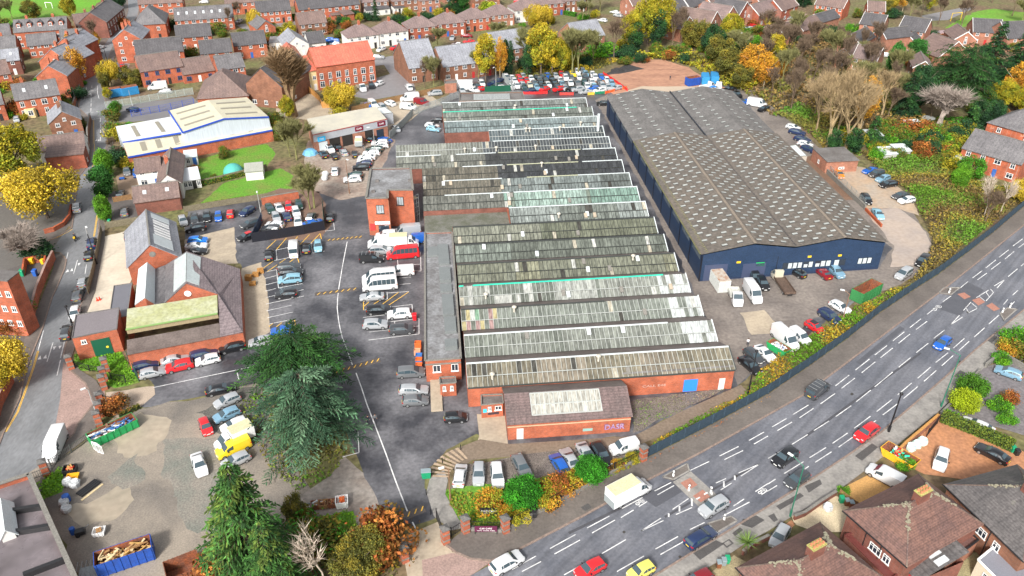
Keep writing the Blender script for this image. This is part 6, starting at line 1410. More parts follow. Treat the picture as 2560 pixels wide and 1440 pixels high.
link('window',winmesh(.8,.8),ss,(a*.16,0,3.1));k=MB();k.lathe([(.22,0),(.22,.03)],12);o_=k.build('yellow_sign',plain('yellow_disc',(.75,.6,.05),.5),ss);o_.rotation_euler=(math.pi/2,0,0);o_.location=(a*.68,-.09,1.6)
r,L_=cbox('link_building',[(272,800),(318,790),(330,708),(285,715)],3.2,'flat slate-grey link between the hall and the substation','building',B_or,mat('slate_grey_felt',(.15,.15,.17),rough=.5,var=.1),.1,sink=.02)
house('l_shaped_house','brown front range of the L-shaped house with two rooflights',(335,505),(448,490),depth=7,he=3.4,hr=5.6,wall=B_dark,rm=R_br,nw=0,ch=0,side=False,C=None,rlt=2)
house('l_shaped_house','rear cross range of the L-shaped house with brown roof and chimney',(392,462),(452,455),depth=17,he=4.2,hr=6.4,roof='y',wall=W_white,rm=R_br,nw=2,ch=1,side=False)
house('l_shaped_house','white-walled upper range of the L-shaped house',(338,432),(402,424),depth=8,he=4.2,hr=6.0,wall=W_white,rm=R_br,nw=2,ch=0,side=False)
house('conservatory','white conservatory beside the round lawn',(456,452),(500,445),depth=6,he=2.5,hr=3.2,roof='lean',wall=W_white,rm=M_metalw,nw=4,st=1,ch=0,cat='conservatory')
house('garden_shed','white garden shed with dark windows against the depot wall',(460,393),(492,389),depth=3.5,he=2.5,hr=3.0,roof='lean',wall=W_white,rm=M_cap,nw=2,st=1,ch=0,cat='shed',side=False)
house('garden_shed','pale garden shed beside the teal dome tent',(612,428),(656,424),depth=5,he=2.6,hr=3.6,wall=W_white,rm=mat('grey_shed_roof',(.3,.31,.27),var=.15),nw=0,st=1,ch=0,cat='shed',side=False)
cbox('brick_hut',[(1112,209),(1141,207),(1139,198),(1111,200)],3.2,'square brick hut at the end of the panel fence','hut',B_buff,M_felt,.15)
cbox('workshop_cabin',[(941,287),(982,282),(962,268),(944,270)],3.4,'grey flat-roofed cabin joined to the garage workshop','cabin',MATS['grey_fascia'],M_cap,.1,sink=.02)
cbox('lean_to_store',[(1987,392),(2018,390),(1990,362),(1968,366)],3.0,'grey-roofed lean-to behind the warehouse near the brick garage','store',mat('pale_block_wall',(.45,.4,.34),var=.15),M_cap,.1,sink=.02)
r,L_,D=house('old_mill','tall brick mill with small windows at the left edge',(-150,690),(18,703),depth=3,he=11.5,hr=11.6,roof='flat',wall=B_or,rm=M_felt,nw=0,ch=0,side=False,cat='mill')
for zz in(2.2,5.2,8.3):
    for f in(.62,.76,.9):link('window',winmesh(.9,1.1),r,(L_*f,0,zz))
cbox('walled_flat_roof',[(-60,1560),(190,1450),(72,1185),(-80,1235)],3.6,'large wet flat roof with stone coping at the lower left corner','building',B_or,mat('wet_mauve_felt',(.19,.165,.175),rough=.18,var=.2,scale=.3,fine=1.2,col2=(.11,.095,.10),rough2=.6),.6,sink=.9)
fl_,fL=cbox('walled_flat_roof',[(-60,1395),(112,1300),(98,1262),(-60,1330)],3.9,'raised upstand across the wet flat roof at the lower left','roof upstand',M_trim,M_felt,.1)if False else(None,None)
wr=bpy.data.objects['walled_flat_roof']
for a_,b2 in(((-40,1290),(108,1268)),((-40,1345),(125,1318)),((60,1440),(165,1400))):
    k=MB();o_=wr.location;p=G(*a_,3.0)-o_;q=G(*b2,3.0)-o_;c_,s_=math.cos(-wr.rotation_euler.z),math.sin(-wr.rotation_euler.z);f_=lambda v:Vector((v.x*c_-v.y*s_,v.x*s_+v.y*c_,2.6));k.obox(f_(p),f_(q),.5,.9);k.build('roof_upstand',M_trim,wr)
house('roof_lantern','glazed roof lantern on the wet flat roof at the lower left',(2,1345),(36,1332),depth=6,he=3.6,hr=4.6,roof='y',wall=W_white,rm=M_cap,nw=1,st=1,ch=0,side=False,doors=0,cat='roof lantern')
# ------------------------------------------------------------------ fences, walls, posts
M_fnavy=mat('navy_fence_panel',(.035,.06,.085),rough=.55,var=.2,scale=1);M_iron=plain('black_iron',(.012,.012,.014),.5);M_galv=mat('galvanised_steel',(.33,.36,.36),rough=.4,var=.15,metal=.4)
M_timber=mat('fence_timber',(.27,.155,.07),var=.35,scale=1.5,fine=6);M_oldtimber=mat('weathered_timber',(.19,.165,.11),var=.35,scale=1.5,fine=6);M_newt=mat('new_timber',(.48,.24,.07),var=.2,scale=2)
def toz(px,py,ty):
    """height of a point straight above the ground at (px,py) that shows at picture row ty"""
    g=G(px,py);b=(720-ty)/CAMF
    return CAMH+g.y*(-SP+b*CP)/(CP+b*SP)
def resample(pts,step,z=0):
    P_=[G(*p,z)for p in pts];out=[]
    for a,b_ in zip(P_[:-1],P_[1:]):
        n=max(1,int(round((b_-a).length/step)))
        out+=[a.lerp(b_,i/n)for i in range(n)]
    return out+[P_[-1]]
def fence(name,label,pts,h,m,step=2.5,post=.12,kind='panel',cat='fence',group=None,pm=None,z=0.):
    ps=resample(pts,step);o=ps[0].copy();r=root(name,o,0,label,cat,group);L_=[p-o for p in ps]
    if kind=='panel':
        lim=90;
        for a,b_ in list(zip(L_[:-1],L_[1:]))[:lim]:
            k=MB();k.obox(a+Vector((0,0,.05+z)),b_+Vector((0,0,.05+z)),.05,h-.05)
            for t in(.33,.66):k.obox(a+Vector((0,0,z+h*t)),b_+Vector((0,0,z+h*t)),.09,.05)
            k.build('panel',m,r)
    elif kind in('rail','palisade'):
        k=MB();w=.035 if kind=='rail' else .07;gap=.24 if kind=='rail' else .17
        for a,b_ in zip(L_[:-1],L_[1:]):
            n=max(2,int((b_-a).length/gap))
            for t in(.12,.88):k.obox(a+Vector((0,0,z+h*t)),b_+Vector((0,0,z+h*t)),.05,.05)
            for i in range(n):p=a.lerp(b_,(i+.5)/n);k.box(p.x-w/2,p.y-.02,z,p.x+w/2,p.y+.02,z+h)
        k.build('railings',m,r)
    elif kind=='mesh':
        k=MB()
        for a,b_ in zip(L_[:-1],L_[1:]):
            for t in(.05,.35,.65,.97):k.obox(a+Vector((0,0,z+h*t)),b_+Vector((0,0,z+h*t)),.04,.04)
            n=max(2,int((b_-a).length/.35))
            for i in range(n):p=a.lerp(b_,(i+.5)/n);k.box(p.x-.015,p.y-.01,z,p.x+.015,p.y+.01,z+h)
        k.build('mesh_panel',m,r)
    if post:
        k=MB()
        for p in L_:k.box(p.x-post/2,p.y-post/2,0,p.x+post/2,p.y+post/2,z+h+.1)
        k.build('posts',pm or m,r)
    return r
def wall(label,pts,h,m,w=.3,cop=M_concs,name='brick_wall',cat='wall'):
    o=G(*pts[0]);r=root(name,o,0,label,cat);L_=[G(*p)-o for p in pts];k=MB();c=MB()
    for a,b_ in zip(L_[:-1],L_[1:]):k.obox(a,b_,w,h);c.obox(a+Vector((0,0,h+.003)),b_+Vector((0,0,h+.003)),w+.08,.1)
    k.build('brickwork',m,r);c.build('coping',cop,r);return r
def pillar(px,py,label,h=2.6,w=.9,group='brick gate pillars',m=None):
    r=root('gate_pillar',G(px,py),RD2,label,'pillar',group);k=MB();k.box(-w/2,-w/2,0,w/2,w/2,h);k.build('shaft',m or B_or,r)
    for z in(h*.25,h*.65):k=MB();k.box(-w/2-.04,-w/2-.04,z,w/2+.04,w/2+.04,z+.22);k.build('stone_band',M_concs,r)
    k=MB();k.add([(-w*.62,-w*.62,h),(w*.62,-w*.62,h),(w*.62,w*.62,h),(-w*.62,w*.62,h),(-w*.62,-w*.62,h+.16),(w*.62,-w*.62,h+.16),(w*.62,w*.62,h+.16),(-w*.62,w*.62,h+.16),(0,0,h+.42)],
                    [(0,3,2,1),(0,1,5,4),(1,2,6,5),(2,3,7,6),(3,0,4,7),(4,5,8),(5,6,8),(6,7,8),(7,4,8)]);k.build('cap',mat('dark_stone_cap',(.13,.125,.12),var=.25),r)
RD2=RAD(30)
FN=[(1607,1149),(1710,1096),(1780,1060),(1920,984),(2020,916),(2120,844),(2195,784),(2290,720),(2345,685),(2420,629),(2482,581),(2560,515),(2640,452)]
fence('panel_fence','long navy panel fence between the footway and the weedy bank',FN,2.0,M_fnavy,2.6,.14)
fence('iron_railings','black railings on a low stone wall behind the entrance shrubs',[(1268,1328),(1280,1318),(1337,1287),(1402,1252),(1470,1216),(1535,1181),(1600,1150)],1.3,M_iron,3.5,.16,'rail',z=.6)
wall('low dark stone wall carrying the black railings',[(1268,1326),(1337,1288),(1402,1253),(1470,1217),(1535,1182),(1600,1151)],.6,M_concs,.4,name='stone_wall')
fence('iron_railings','short green-black railings between the two signboard pillars',[(1172,1325),(1255,1330)],1.3,M_iron,3,.1,'rail',z=.5)
wall('short stone kerb wall under the signboards',[(1172,1325),(1255,1331)],.5,M_concs,.4,name='stone_wall')
for x,y,l in((1114,1356,'largest gate pillar right of the entrance'),(1164,1330,'second gate pillar beside the signboards'),(1263,1330,'third pillar at the end of the signboards'),(1606,1151,'lone pillar between railings and navy fence'),(1012,1402,'gate pillar left of the entrance with white notice'),
                (118,1188,'pillar in the street railings beside the white van'),(268,928,'uppermost pillar of the left gateway'),(264,952,'second pillar of the left gateway'),(262,972,'third pillar of the left gateway'),(256,1016,'fourth pillar of the left gateway opposite the gate'),(254,1040,'fifth pillar of the left gateway'),(250,1064,'lowest pillar of the left gateway by the green skip'),(180,922,'lone pillar on the street corner by the substation')):
    pillar(x,y,'brick '+l)
def gate(label,a,b_,h=2.0):
    fence('iron_gate',label,[a,b_],h,M_iron,6,.12,'rail','gate')
gate('open black entrance gate leaf on the right',(1092,1298),(1111,1352));gate('small black gate between the two right pillars',(1128,1342),(1154,1326),1.7);gate('black gate leaf by the left entrance pillar',(994,1398),(1006,1400),1.8)
gate('black gate above the grass strip of the left gateway',(280,950),(316,958),1.6);gate('rusty red gate leaf of the left gateway',(264,1010),(310,1016),1.8)
fence('iron_railings','black railings before the substation lawn',[(188,916),(225,928),(262,932)],1.3,M_iron,3,.1,'rail')
fence('iron_railings','grey railings beside the parked high-roofed van',[(128,1168),(180,1132),(235,1092)],1.5,plain('grey_iron',(.1,.105,.1),.5),3,.1,'rail');fence('iron_railings','short railings left of the street pillar',[(80,1200),(112,1188)],1.3,MATS['grey_iron'],3,.1,'rail')
fence('site_hoarding','black hoarding along the front of the car compound',[(632,606),(700,596),(760,586),(812,575)],2.3,plain('black_hoarding',(.012,.013,.02),.5),3.6)
fence('site_hoarding','dark blue hoarding on the left of the car compound',[(634,604),(656,556)],2.2,M_navy,3);fence('mesh_fence','dark green screen right of the car compound',[(812,574),(808,520)],2.2,plain('dark_green_mesh',(.02,.06,.045),.6),3)
wall('red brick wall at the back of the car compound',[(656,512),(700,504),(748,496)],1.8,B_or)
fence('garden_fence','weathered fence between the two lawns',[(478,470),(560,452),(640,432),(668,425)],1.6,M_oldtimber,2.2);fence('garden_fence','weathered fence behind the parked hatchbacks',[(462,531),(550,516),(640,502),(690,494)],1.5,M_oldtimber,2.2)
fence('garden_fence','fence running down the street side of the cream yard',[(256,580),(246,632),(236,680),(222,736)],1.6,M_oldtimber,2.4);fence('garden_fence','fence between the drive and the cream yard',[(266,572),(348,558)],1.6,M_oldtimber,2.2);fence('garden_fence','short fence beside the rounded hedge',[(285,506),(330,498)],1.3,M_timber,2.2)
fence('palisade_fence','pale palisade fence in front of the blue containers',[(266,272),(330,262),(420,246),(484,236)],2.2,mat('pale_green_steel',(.33,.38,.35),var=.1),2.8,.1,'palisade');fence('mesh_fence','blue mesh fence behind the depot',[(330,292),(400,280),(486,262)],2.0,M_blue,3,.1,'mesh')
fence('panel_fence','brown panel fence behind the white vans',[(880,282),(960,262),(1040,244),(1112,228)],1.9,M_timber,2.6);fence('garden_fence','new orange timber fence zigzagging by the cream wing',[(768,228),(782,238),(800,254),(806,270),(824,270)],2.0,M_newt,2.2)
fence('palisade_fence','steel palisade fence curving above the yard road',[(975,348),(1012,312),(1032,290),(1075,272),(1105,262),(1146,244)],2.2,M_galv,2.8,.1,'palisade');fence('palisade_fence','steel fence between the two halves of the crowded compound',[(1256,198),(1283,228)],2.2,M_galv,2.8,.1,'palisade')
fence('site_hoarding','green screens behind the low dark store',[(1212,232),(1276,228)],2.0,MATS['dark_green_paint'],3)
wall('dark retaining wall beside the sunken warehouse lane',[(2067,434),(2112,478),(2162,524)],1.1,M_concs,.35,name='retaining_wall');wall('reddish lower end of the retaining wall',[(2163,526),(2203,568)],.6,mat('rusty_wall',(.38,.09,.035),var=.25,scale=1),.3,name='retaining_wall',cop=mat('rusty_wall',(.38,.09,.035)))
fence('mesh_fence','thin railing on top of the retaining wall',[(2070,430),(2114,474),(2160,518)],.9,M_galv,2.5,.06,'mesh',z=1.1)
wall('long orange brick wall beside the mill',[(138,648),(120,685),(98,740),(74,836)],2.0,B_or,.35,B_or);wall('orange brick wall below the yellow tree',[(34,955),(20,985),(5,1015),(-14,1090)],2.0,B_or,.35,B_or)
wall('curved low brick wall below the big yellow tree',[(180,520),(176,545),(160,565),(136,578),(112,584)],.9,B_or,.35,B_or);wall('red wall running up the street past the birches',[(185,272),(196,240),(207,210),(212,190)],1.7,B_or);wall('brown wall beside the narrow street',[(228,300),(222,340),(224,372),(214,400)],2.0,B_brn)
wall('bin store wall nearest the courtyard',[(62,690),(66,662),(118,652),(116,672)],1.5,B_or,.25,B_or);wall('garden wall behind the substation cars',[(395,905),(470,880)],1.6,B_or)
fence('mesh_fence','green mesh fence left of the parked silver hatchback',[(322,902),(348,954)],1.9,MATS['dark_green_mesh'],2.5,.1,'mesh')
wall('timber-topped front wall of the terracotta drive',[(2232,1148),(2262,1118),(2300,1086),(2342,1050)],1.1,B_buff,.3,M_newt);wall('low brick wall in front of the pale gravel',[(1984,1300),(2010,1290),(2050,1262),(2088,1238)],.8,B_dark)
wall('dark wall in front of the brown-roofed semi with bins',[(1855,1388),(1880,1368),(1920,1348)],.8,B_dark);wall('stone wall behind the topiary garden',[(2462,920),(2500,890),(2560,925)],.9,M_concs,.3,name='stone_wall');wall('low garden wall beside the topiary bushes',[(2350,1040),(2400,990),(2448,930)],.7,M_concs,.25,name='stone_wall')
fence('iron_gate','black gate at the bottom of the terracotta drive',[(2316,1092),(2342,1060)],1.6,M_iron,3,.1,'rail','gate');fence('garden_fence','fence dividing the orange gravel from the pale gravel',[(2098,1236),(2140,1268)],1.0,M_timber,2)
for i,(pts,l,m)in enumerate([([(1508,186),(1530,200),(1550,214),(1568,228)],'red plastic barriers edging the clay ground',(.6,.03,.03)),([(1308,236),(1340,236),(1368,234)],'red barriers left behind the factory roof',(.6,.03,.03)),([(1400,238),(1433,238)],'short run of red barriers in the middle',(.62,.06,.05)),
                             ([(1513,235),(1545,226),(1566,222)],'orange barriers at the compound corner',(.75,.12,.03)),([(1470,238),(1485,237)],'yellow barrier beside the green one',(.7,.45,.05)),([(1488,236),(1512,234)],'green barrier at the compound front',(.02,.2,.1)),([(1583,148),(1598,146)],'single red barrier at the back of the clay ground',(.6,.05,.04))]):
    fence('plastic_barrier',l,pts,.85,plain('barrier_%d'%i,m,.5),2.0,.2,cat='barrier')
def lamp(px,py,ty,label,m,arm=None,head=None,r=.09,group=None,name='street_lamp'):
    z=toz(px,py,ty);o=root(name,G(px,py),0,label,'street lamp' if name=='street_lamp' else 'pole',group)
    k=MB();k.tube((0,0,0),(0,0,1.2),r*1.6,r*1.6,8);k.tube((0,0,1.2),(0,0,z),r,r*.7,8);k.build('post',m,o)
    if arm:
        q=G(*arm,z+.5)-G(px,py);k=MB();k.tube((0,0,z-.05),q,r*.6,r*.5,6);k.build('arm',m,o);d=q.normalized();d.z=0;d.normalize()
        k=MB();k.obox(q-Vector((0,0,.08)),q+d*.75-Vector((0,0,.08)),.3,.16);k.build('lamp_head',plain('lamp_head_pale',(.6,.62,.62),.4),o)
    elif head:k=MB();k.lathe([(.12,z),(.28,z+.1),(.28,z+.3),(.08,z+.45)],8);k.build('lamp_head',head,o)
M_lg=plain('lamp_green',(.02,.15,.09),.5);M_lgrey=plain('lamp_grey',(.33,.34,.33),.5);M_lbr=plain('pole_brown',(.22,.12,.07),.7)
lamp(1975,1292,1165,'green street lamp in front of the dark grey hatchback',M_lg,(1983,1140));lamp(2352,1018,888,'green street lamp reaching over the blue hatchback',M_lg,(2374,873))
lamp(2221,1080,987,'black lamp post beside the red SUV',M_iron,None,M_iron,.13);lamp(1870,985,880,'dark pole in the bushes at the factory corner',M_iron,None,M_iron,.12)
lamp(2106,802,735,'brown pole between the blue and white slanted cars',M_lbr,(2112,726));lamp(241,1031,975,'grey lamp beside the left gateway',M_lgrey,(214,970));lamp(181,812,768,'black lamp post beside the last parked estate',M_iron,None,M_iron,.12)
lamp(243,660,585,'tall black pole over the parked cars',M_iron,None,None,.13,name='utility_pole');lamp(240,652,568,'grey street lamp with small white head over the parked cars',M_lgrey,(214,566));lamp(270,160,119,'black pole by the street bend',M_iron,None,None,.12,name='utility_pole')
lamp(196,272,222,'black pole beside the red street wall',M_iron,None,None,.12,name='utility_pole');lamp(332,266,226,'white post beside the palisade fence',M_lgrey,None,None,.08,name='utility_pole');lamp(874,484,402,'pole on the kerb of the garage yard with pale top',M_lbr,(866,398));lamp(940,398,322,'tall lamp beside the slanted white cars',M_lgrey,(924,318))
lamp(652,530,482,'white lamp at the corner of the car compound',M_lgrey,(642,478));lamp(1240,224,170,'grey lamp among the left compound cars',M_lgrey,(1236,168));lamp(1126,1252,1172,'brown post on the grass inside the entrance',M_lbr,(1110,1168));lamp(1936,690,640,'dark lamp by the warehouse wall',M_iron,None,None,.08)
lamp(1745,330+60,300,'flue-like post by the far glazed rows',M_lgrey,None,None,.12,name='utility_pole')if False else None
for i,(x,y)in enumerate([(1683,1191),(1722,1226),(1777,1232),(1810,1300),(1770,1262),(2372,733),(2524,770),(2505,782)]):
    r=root('traffic_bollard',G(x,y),0,'white bollard '+['on the north kerb island','at the top corner of the red tiles','right of the red tiles in the road','on the south kerb island','left of the blue SUV at the crossing','on the upper kerb island','on the far south kerb island','beside the farthest south island kerb'][i],'bollard','bollards at the crossings')
    k=MB();k.lathe([(.16,.0),(.14,1.0),(.1,1.1)],8);k.build('post',M_wframe,r);k=MB();k.lathe([(.165,.7),(.165,.85)],8);k.build('band',M_trim,r)
for i,(x,y)in enumerate([(1152,1125),(1106,1158),(1079,1190),(1066,1237),(1077,1286),(935,1296)]):
    r=root('bollard',G(x,y),0,'thin black bollard '+['highest on the curved footpath','second on the curved footpath','third on the curved footpath beside the green bin','fourth on the curved footpath','lowest on the curved footpath','left of the entrance hump'][i],'bollard','thin black bollards');k=MB();k.lathe([(.07,0),(.07,1.0)],6);k.build('post',M_iron,r);k=MB();k.lathe([(.085,.95),(.05,1.08)],6);k.build('cap',M_iron,r)
# ------------------------------------------------------------------ skips, containers, bins and yard clutter
M_rust=mat('rusty_steel',(.28,.085,.035),rough=.8,var=.4,scale=1.2,fine=5,col2=(.16,.07,.045));M_skB=mat('skip_blue',(.015,.07,.34),var=.2,scale=1.2,col2=(.02,.05,.2),patch=.62);M_skG=mat('skip_green',(.02,.30,.09),var=.2,scale=1.2,col2=(.02,.18,.06),patch=.62)
def azof(a,b_):d=G(*b_)-G(*a);return math.atan2(d.y,d.x)
def skip(px,py,az,L_,w,h,m,label,slope=.0,fill=None,inner=None,name='skip',ribs=8):
    r=root(name,G(px,py),az,label,'skip');k=MB();t=.08;x,y=L_/2,w/2;s_=slope
    out=[(-x+s_,-y,.1),(x-s_,-y,.1),(x-s_,y,.1),(-x+s_,y,.1),(-x,-y,h),(x,-y,h),(x,y,h),(-x,y,h)]
    inn=[(-x+s_+t,-y+t,.2),(x-s_-t,-y+t,.2),(x-s_-t,y-t,.2),(-x+s_+t,y-t,.2),(-x+t,-y+t,h),(x-t,-y+t,h),(x-t,y-t,h),(-x+t,y-t,h)]
    k.add(out,[(0,3,2,1),(0,1,5,4),(1,2,6,5),(2,3,7,6),(3,0,4,7)],0);k.add(inn,[(0,1,2,3),(4,5,1,0),(5,6,2,1),(6,7,3,2),(7,4,0,3)],1)
    o=len(k.v);k.add([out[4],out[5],out[6],out[7],inn[4],inn[5],inn[6],inn[7]],[(0,1,5,4),(1,2,6,5),(2,3,7,6),(3,0,4,7)],0)
    k.build('hull',[m,inner or M_rust],r);k=MB()
    for i in range(ribs):
        xx=-x+s_+.2+(L_-2*s_-.4)*i/(ribs-1)
        k.box(xx-.05,-y-.07,.06,xx+.05,y+.07,.12)
        for sg in(-1,1):k.box(xx-.05,sg*y-.07,.1,xx+.05,sg*y+.07,h)
    k.build('ribs',m,r)
    if fill:
        k=MB();q=random.Random(int(px));
        for i in range(fill[1]):
            cx,cy,cz=q.uniform(-x+.6+s_,x-.6-s_),q.uniform(-y+.4,y-.4),h*q.uniform(.55,.95);a=q.uniform(0,3.1);l,ww=q.uniform(.3,fill[2]),q.uniform(.08,fill[3])
            dx,dy=math.cos(a)*l,math.sin(a)*l*.6;k.mi=q.randrange(len(fill[0]));k.obox((cx-dx,cy-dy,cz),(cx+dx,cy+dy,cz+q.uniform(-.25,.25)),ww,q.uniform(.05,.25))
        k.build('load',fill[0],r)
    return r
M_wood=[mat('scrap_wood_a',(.5,.3,.1),var=.2),mat('scrap_wood_b',(.34,.19,.08),var=.2),mat('scrap_wood_c',(.6,.48,.28),var=.2)];M_jnk=[M_wframe,mat('junk_white',(.55,.57,.58),var=.2),mat('junk_brown',(.22,.12,.07),var=.3),plain('junk_blue',(.05,.15,.35),.5)]
skip(318,1405,azof((250,1420),(385,1375)),6.6,2.4,2.3,M_skB,'blue roll-on skip full of broken timber on the dirt lot',fill=(M_wood,60,.9,.3));skip(286,1085,azof((235,1100),(340,1050)),6.8,2.3,1.5,M_skG,'long green skip of white window frames beside the left gateway',fill=(M_jnk,60,.9,.3))
skip(464,1440,azof((440,1450),(490,1430)),4.0,3.0,2.2,M_rust,'rusty open container at the bottom edge');skip(2162,742,azof((2130,745),(2195,710)),6.4,2.5,2.4,mat('old_green_container',(.035,.2,.06),var=.25),'open green ribbed container with rusty inside',inner=M_rust)
skip(1731,212,azof((1708,213),(1742,208)),4.6,2.4,2.6,M_skB,'blue open skip on the clay ground');skip(2246,1150,azof((2225,1135),(2275,1165)),5.0,2.2,1.3,mat('skip_yellow',(.8,.42,.02),var=.1),'yellow builder skip on the terracotta drive',slope=.6,fill=([M_teal,plain('junk_red',(.5,.03,.03),.5),M_wood[0],M_jnk[1]],30,.5,.3),ribs=3)
skip(1945,878,azof((1925,865),(1975,895)),4.0,1.9,1.3,M_skG,'green skip heaped with white rubbish by the weedy bank',slope=.5,fill=(M_jnk,70,.6,.5),ribs=3)
def container(px,py,az,L_,m,label,h=2.5,w=2.4,roofm=None,doors=True):
    r=root('shipping_container',G(px,py),az,label,'container');k=MB();k.box(-L_/2,-w/2,.1,L_/2,w/2,h)
    n=int(L_/.4)
    for i in range(n):
        x=-L_/2+.2+(L_-.4)*i/n
        for sg in(-1,1):k.box(x,sg*(w/2+.03)-.03,.25,x+.2,sg*(w/2+.03)+.03,h-.15)
    k.build('body',m,r);k=MB();k.box(-L_/2+.05,-w/2+.05,h+.003,L_/2-.05,w/2-.05,h+.05);k.build('roof_panel',roofm or m,r)
    if doors:
        for sg in(-1,1):k=MB();k.box(L_/2,min(0,sg*w*.46)+.02,.2,L_/2+.05,max(0,sg*w*.46)-.02,h-.12);k.build('door',m,r)
    return r
M_cb=mat('container_blue',(.03,.24,.5),var=.2,scale=1);container(1762,206,azof((1755,220),(1750,190)),5.5,M_cb,'blue container beside the open blue skip');container(1785,204,azof((1780,216),(1774,188)),5.5,M_cb,'blue container farthest right on the clay ground')
container(1795,712,azof((1775,680),(1812,735)),6.0,mat('container_white',(.5,.52,.5),var=.15,scale=1),'white container with rusty roof at the warehouse corner',2.6,roofm=mat('rust_stained_white',(.45,.4,.34),var=.2,scale=.8,col2=(.3,.12,.05),patch=.58))
container(1388,178-4,azof((1380,180),(1410,176)),3.0,M_navy,'dark blue cabin behind the crowded compound',2.3)
container(292,240,azof((280,244),(305,240)),3.6,M_cb,'blue container with brown roof behind the palisade fence',2.6,roofm=M_rust);container(326,236,azof((306,240),(345,233)),5.0,M_cb,'longer blue container beside the brown-roofed one',2.6,roofm=M_rust);container(1162,222,0,5.0,M_boxw,'white trailer box left of the crowded compound',2.6)
M_wb={'green':plain('bin_green',(.01,.28,.13),.5),'brown':plain('bin_brown',(.2,.07,.03),.5),'grey':plain('bin_grey',(.2,.25,.27),.5),'red':plain('bin_red',(.7,.01,.02),.5),'black':M_trim,'yellow':plain('bin_yellow',(.8,.5,.02),.5),'blue':plain('bin_blue',(.02,.1,.4),.5)}
def wbin(px,py,c,label,s_=1.,w=.58,big=False,az=0,lid=None):
    r=root('wheelie_bin' if not big else 'wheeled_container',G(px,py),az,label,'bin');r.scale=(s_,)*3;d=.65 if not big else .5
    if big:w=1.0
    k=MB();k.add([(-w*.42,-d*.4,.08),(w*.42,-d*.4,.08),(w*.42,d*.4,.08),(-w*.42,d*.4,.08),(-w/2,-d/2,.98),(w/2,-d/2,.98),(w/2,d/2,.98),(-w/2,d/2,.98)],[(0,3,2,1),(4,5,6,7),(0,1,5,4),(1,2,6,5),(2,3,7,6),(3,0,4,7)]);k.build('body',M_wb[c],r)
    k=MB();k.add([(-w*.53,-d*.56,.99),(w*.53,-d*.56,.99),(w*.53,d*.56,1.06),(-w*.53,d*.56,1.06),(-w*.5,-d*.5,1.08),(w*.5,-d*.5,1.08),(w*.5,d*.5,1.14),(-w*.5,d*.5,1.14)],[(0,3,2,1),(4,5,6,7),(0,1,5,4),(1,2,6,5),(2,3,7,6),(3,0,4,7)]);k.build('lid',M_wb[lid or c],r)
    for x in(-w*.4,w*.4):k=MB();k.tube((x-.03,d*.4,.12),(x+.03,d*.4,.12),.12,n=8);k.build('wheel',M_tyre,r)
wbin(1066,1195,'green','large green wheeled bin beside the curved footpath',1.35,big=True,az=.1,lid='grey');wbin(1037,800,'red','red bin by the office wall beside the white SUV',1.2)
for x,y,c,l in((2102,1256,'green','green wheelie bin against the gravel fence'),(2115,1263,'brown','brown wheelie bin with grey lid next to the green one'),(2126,1268,'brown','brown wheelie bin closest to the brick semi'),(1796,1418,'brown','brown wheelie bin at the honeycomb paving'),(1808,1412,'grey','grey wheelie bin at the honeycomb paving'),(1817,1407,'green','green wheelie bin at the honeycomb paving'),(1872,1365,'green','green-lidded bin behind the palm'),(275,560,'green','green bin at the foot of the rounded hedge'),(794,370,'green','green bin at the left end of the garage'),(2530,1130,'green','green bin beneath the long hedge'),(2540,1138,'black','black bin beneath the long hedge'),(1336,1293,'black','small black utility box by the railings'),(82,660,'yellow','first yellow bin in the brick bin store'),(108,660,'yellow','second yellow bin in the brick bin store'),(90,690,'blue','blue bin in the brick bin store'),(58,690,'green','green bin outside the brick bin store')):
    wbin(x,y,c,l,1.0 if x>100 else 1.3,lid='grey' if c=='brown' else None)
r=root('utility_cabinet',G(1382,1274),RAD(29),'long black street cabinet against the railings','cabinet');k=MB();k.box(-.8,-.25,0,.8,.25,1.1);k.build('body',M_iron,r);k=MB();k.box(-.85,-.3,1.103,.85,.3,1.17);k.build('lid',M_iron,r)
def board(px,py,w,h,z,m,label,lines,az=0.,leg=True):
    r=root('signboard',G(px,py),az,label,'sign');k=MB();k.box(-w/2,-.04,z,w/2,.04,z+h);k.build('panel',m,r);k=MB()
    k.box(-w/2,.05,0,-w/2+.08,.12,z+h);k.box(w/2-.08,.05,0,w/2,.12,z+h);k.build('posts',M_iron,r)
    for t,zz,hh,f,mm in lines:wallwriting('lettering',t,(-w/2*f,-.04,0),(w/2*f,-.04,0),z+h*zz,hh,mm,r,.012)
M_sgb=plain('sign_black',(.01,.01,.015),.4);M_pk=plain('sign_plum',(.1,.015,.05),.4)
board(1222,1298,2.3,1.1,1.0,M_sgb,'black signboard with white lettering above the entrance railings',[('CrossFit Central',.55,.42,.86,M_wframe),('HEALTH AND FITNESS',.22,.16,.6,M_wframe)])
board(1215,1338,2.9,1.0,.7,M_pk,'plum signboard with a car outline fixed below the black one',[('CAR CARE',.6,.4,.55,M_wframe),('TINTS  WRAPS  TYRES',.2,.2,.8,M_wframe)])
def crates(px,py,cols,label,n=4,w=1.1):
    r=root('crate_stack',G(px,py),0,label,'crates')
    for i in range(n):
        k=MB();z=i*.28;
        for(a0,b0,a1,b1)in((-w/2,-.4,w/2,-.34),(-w/2,.34,w/2,.4),(-w/2,-.34,-w/2+.06,.34),(w/2-.06,-.34,w/2,.34)):k.box(a0,b0,z+.02,a1,b1,z+.26)
        k.box(-w/2,-.4,z,w/2,.4,z+.03);k.build('crate',cols[i%len(cols)],r)
M_oc=plain('crate_orange',(.6,.13,.03),.6);M_bc=plain('crate_blue',(.05,.16,.42),.6)
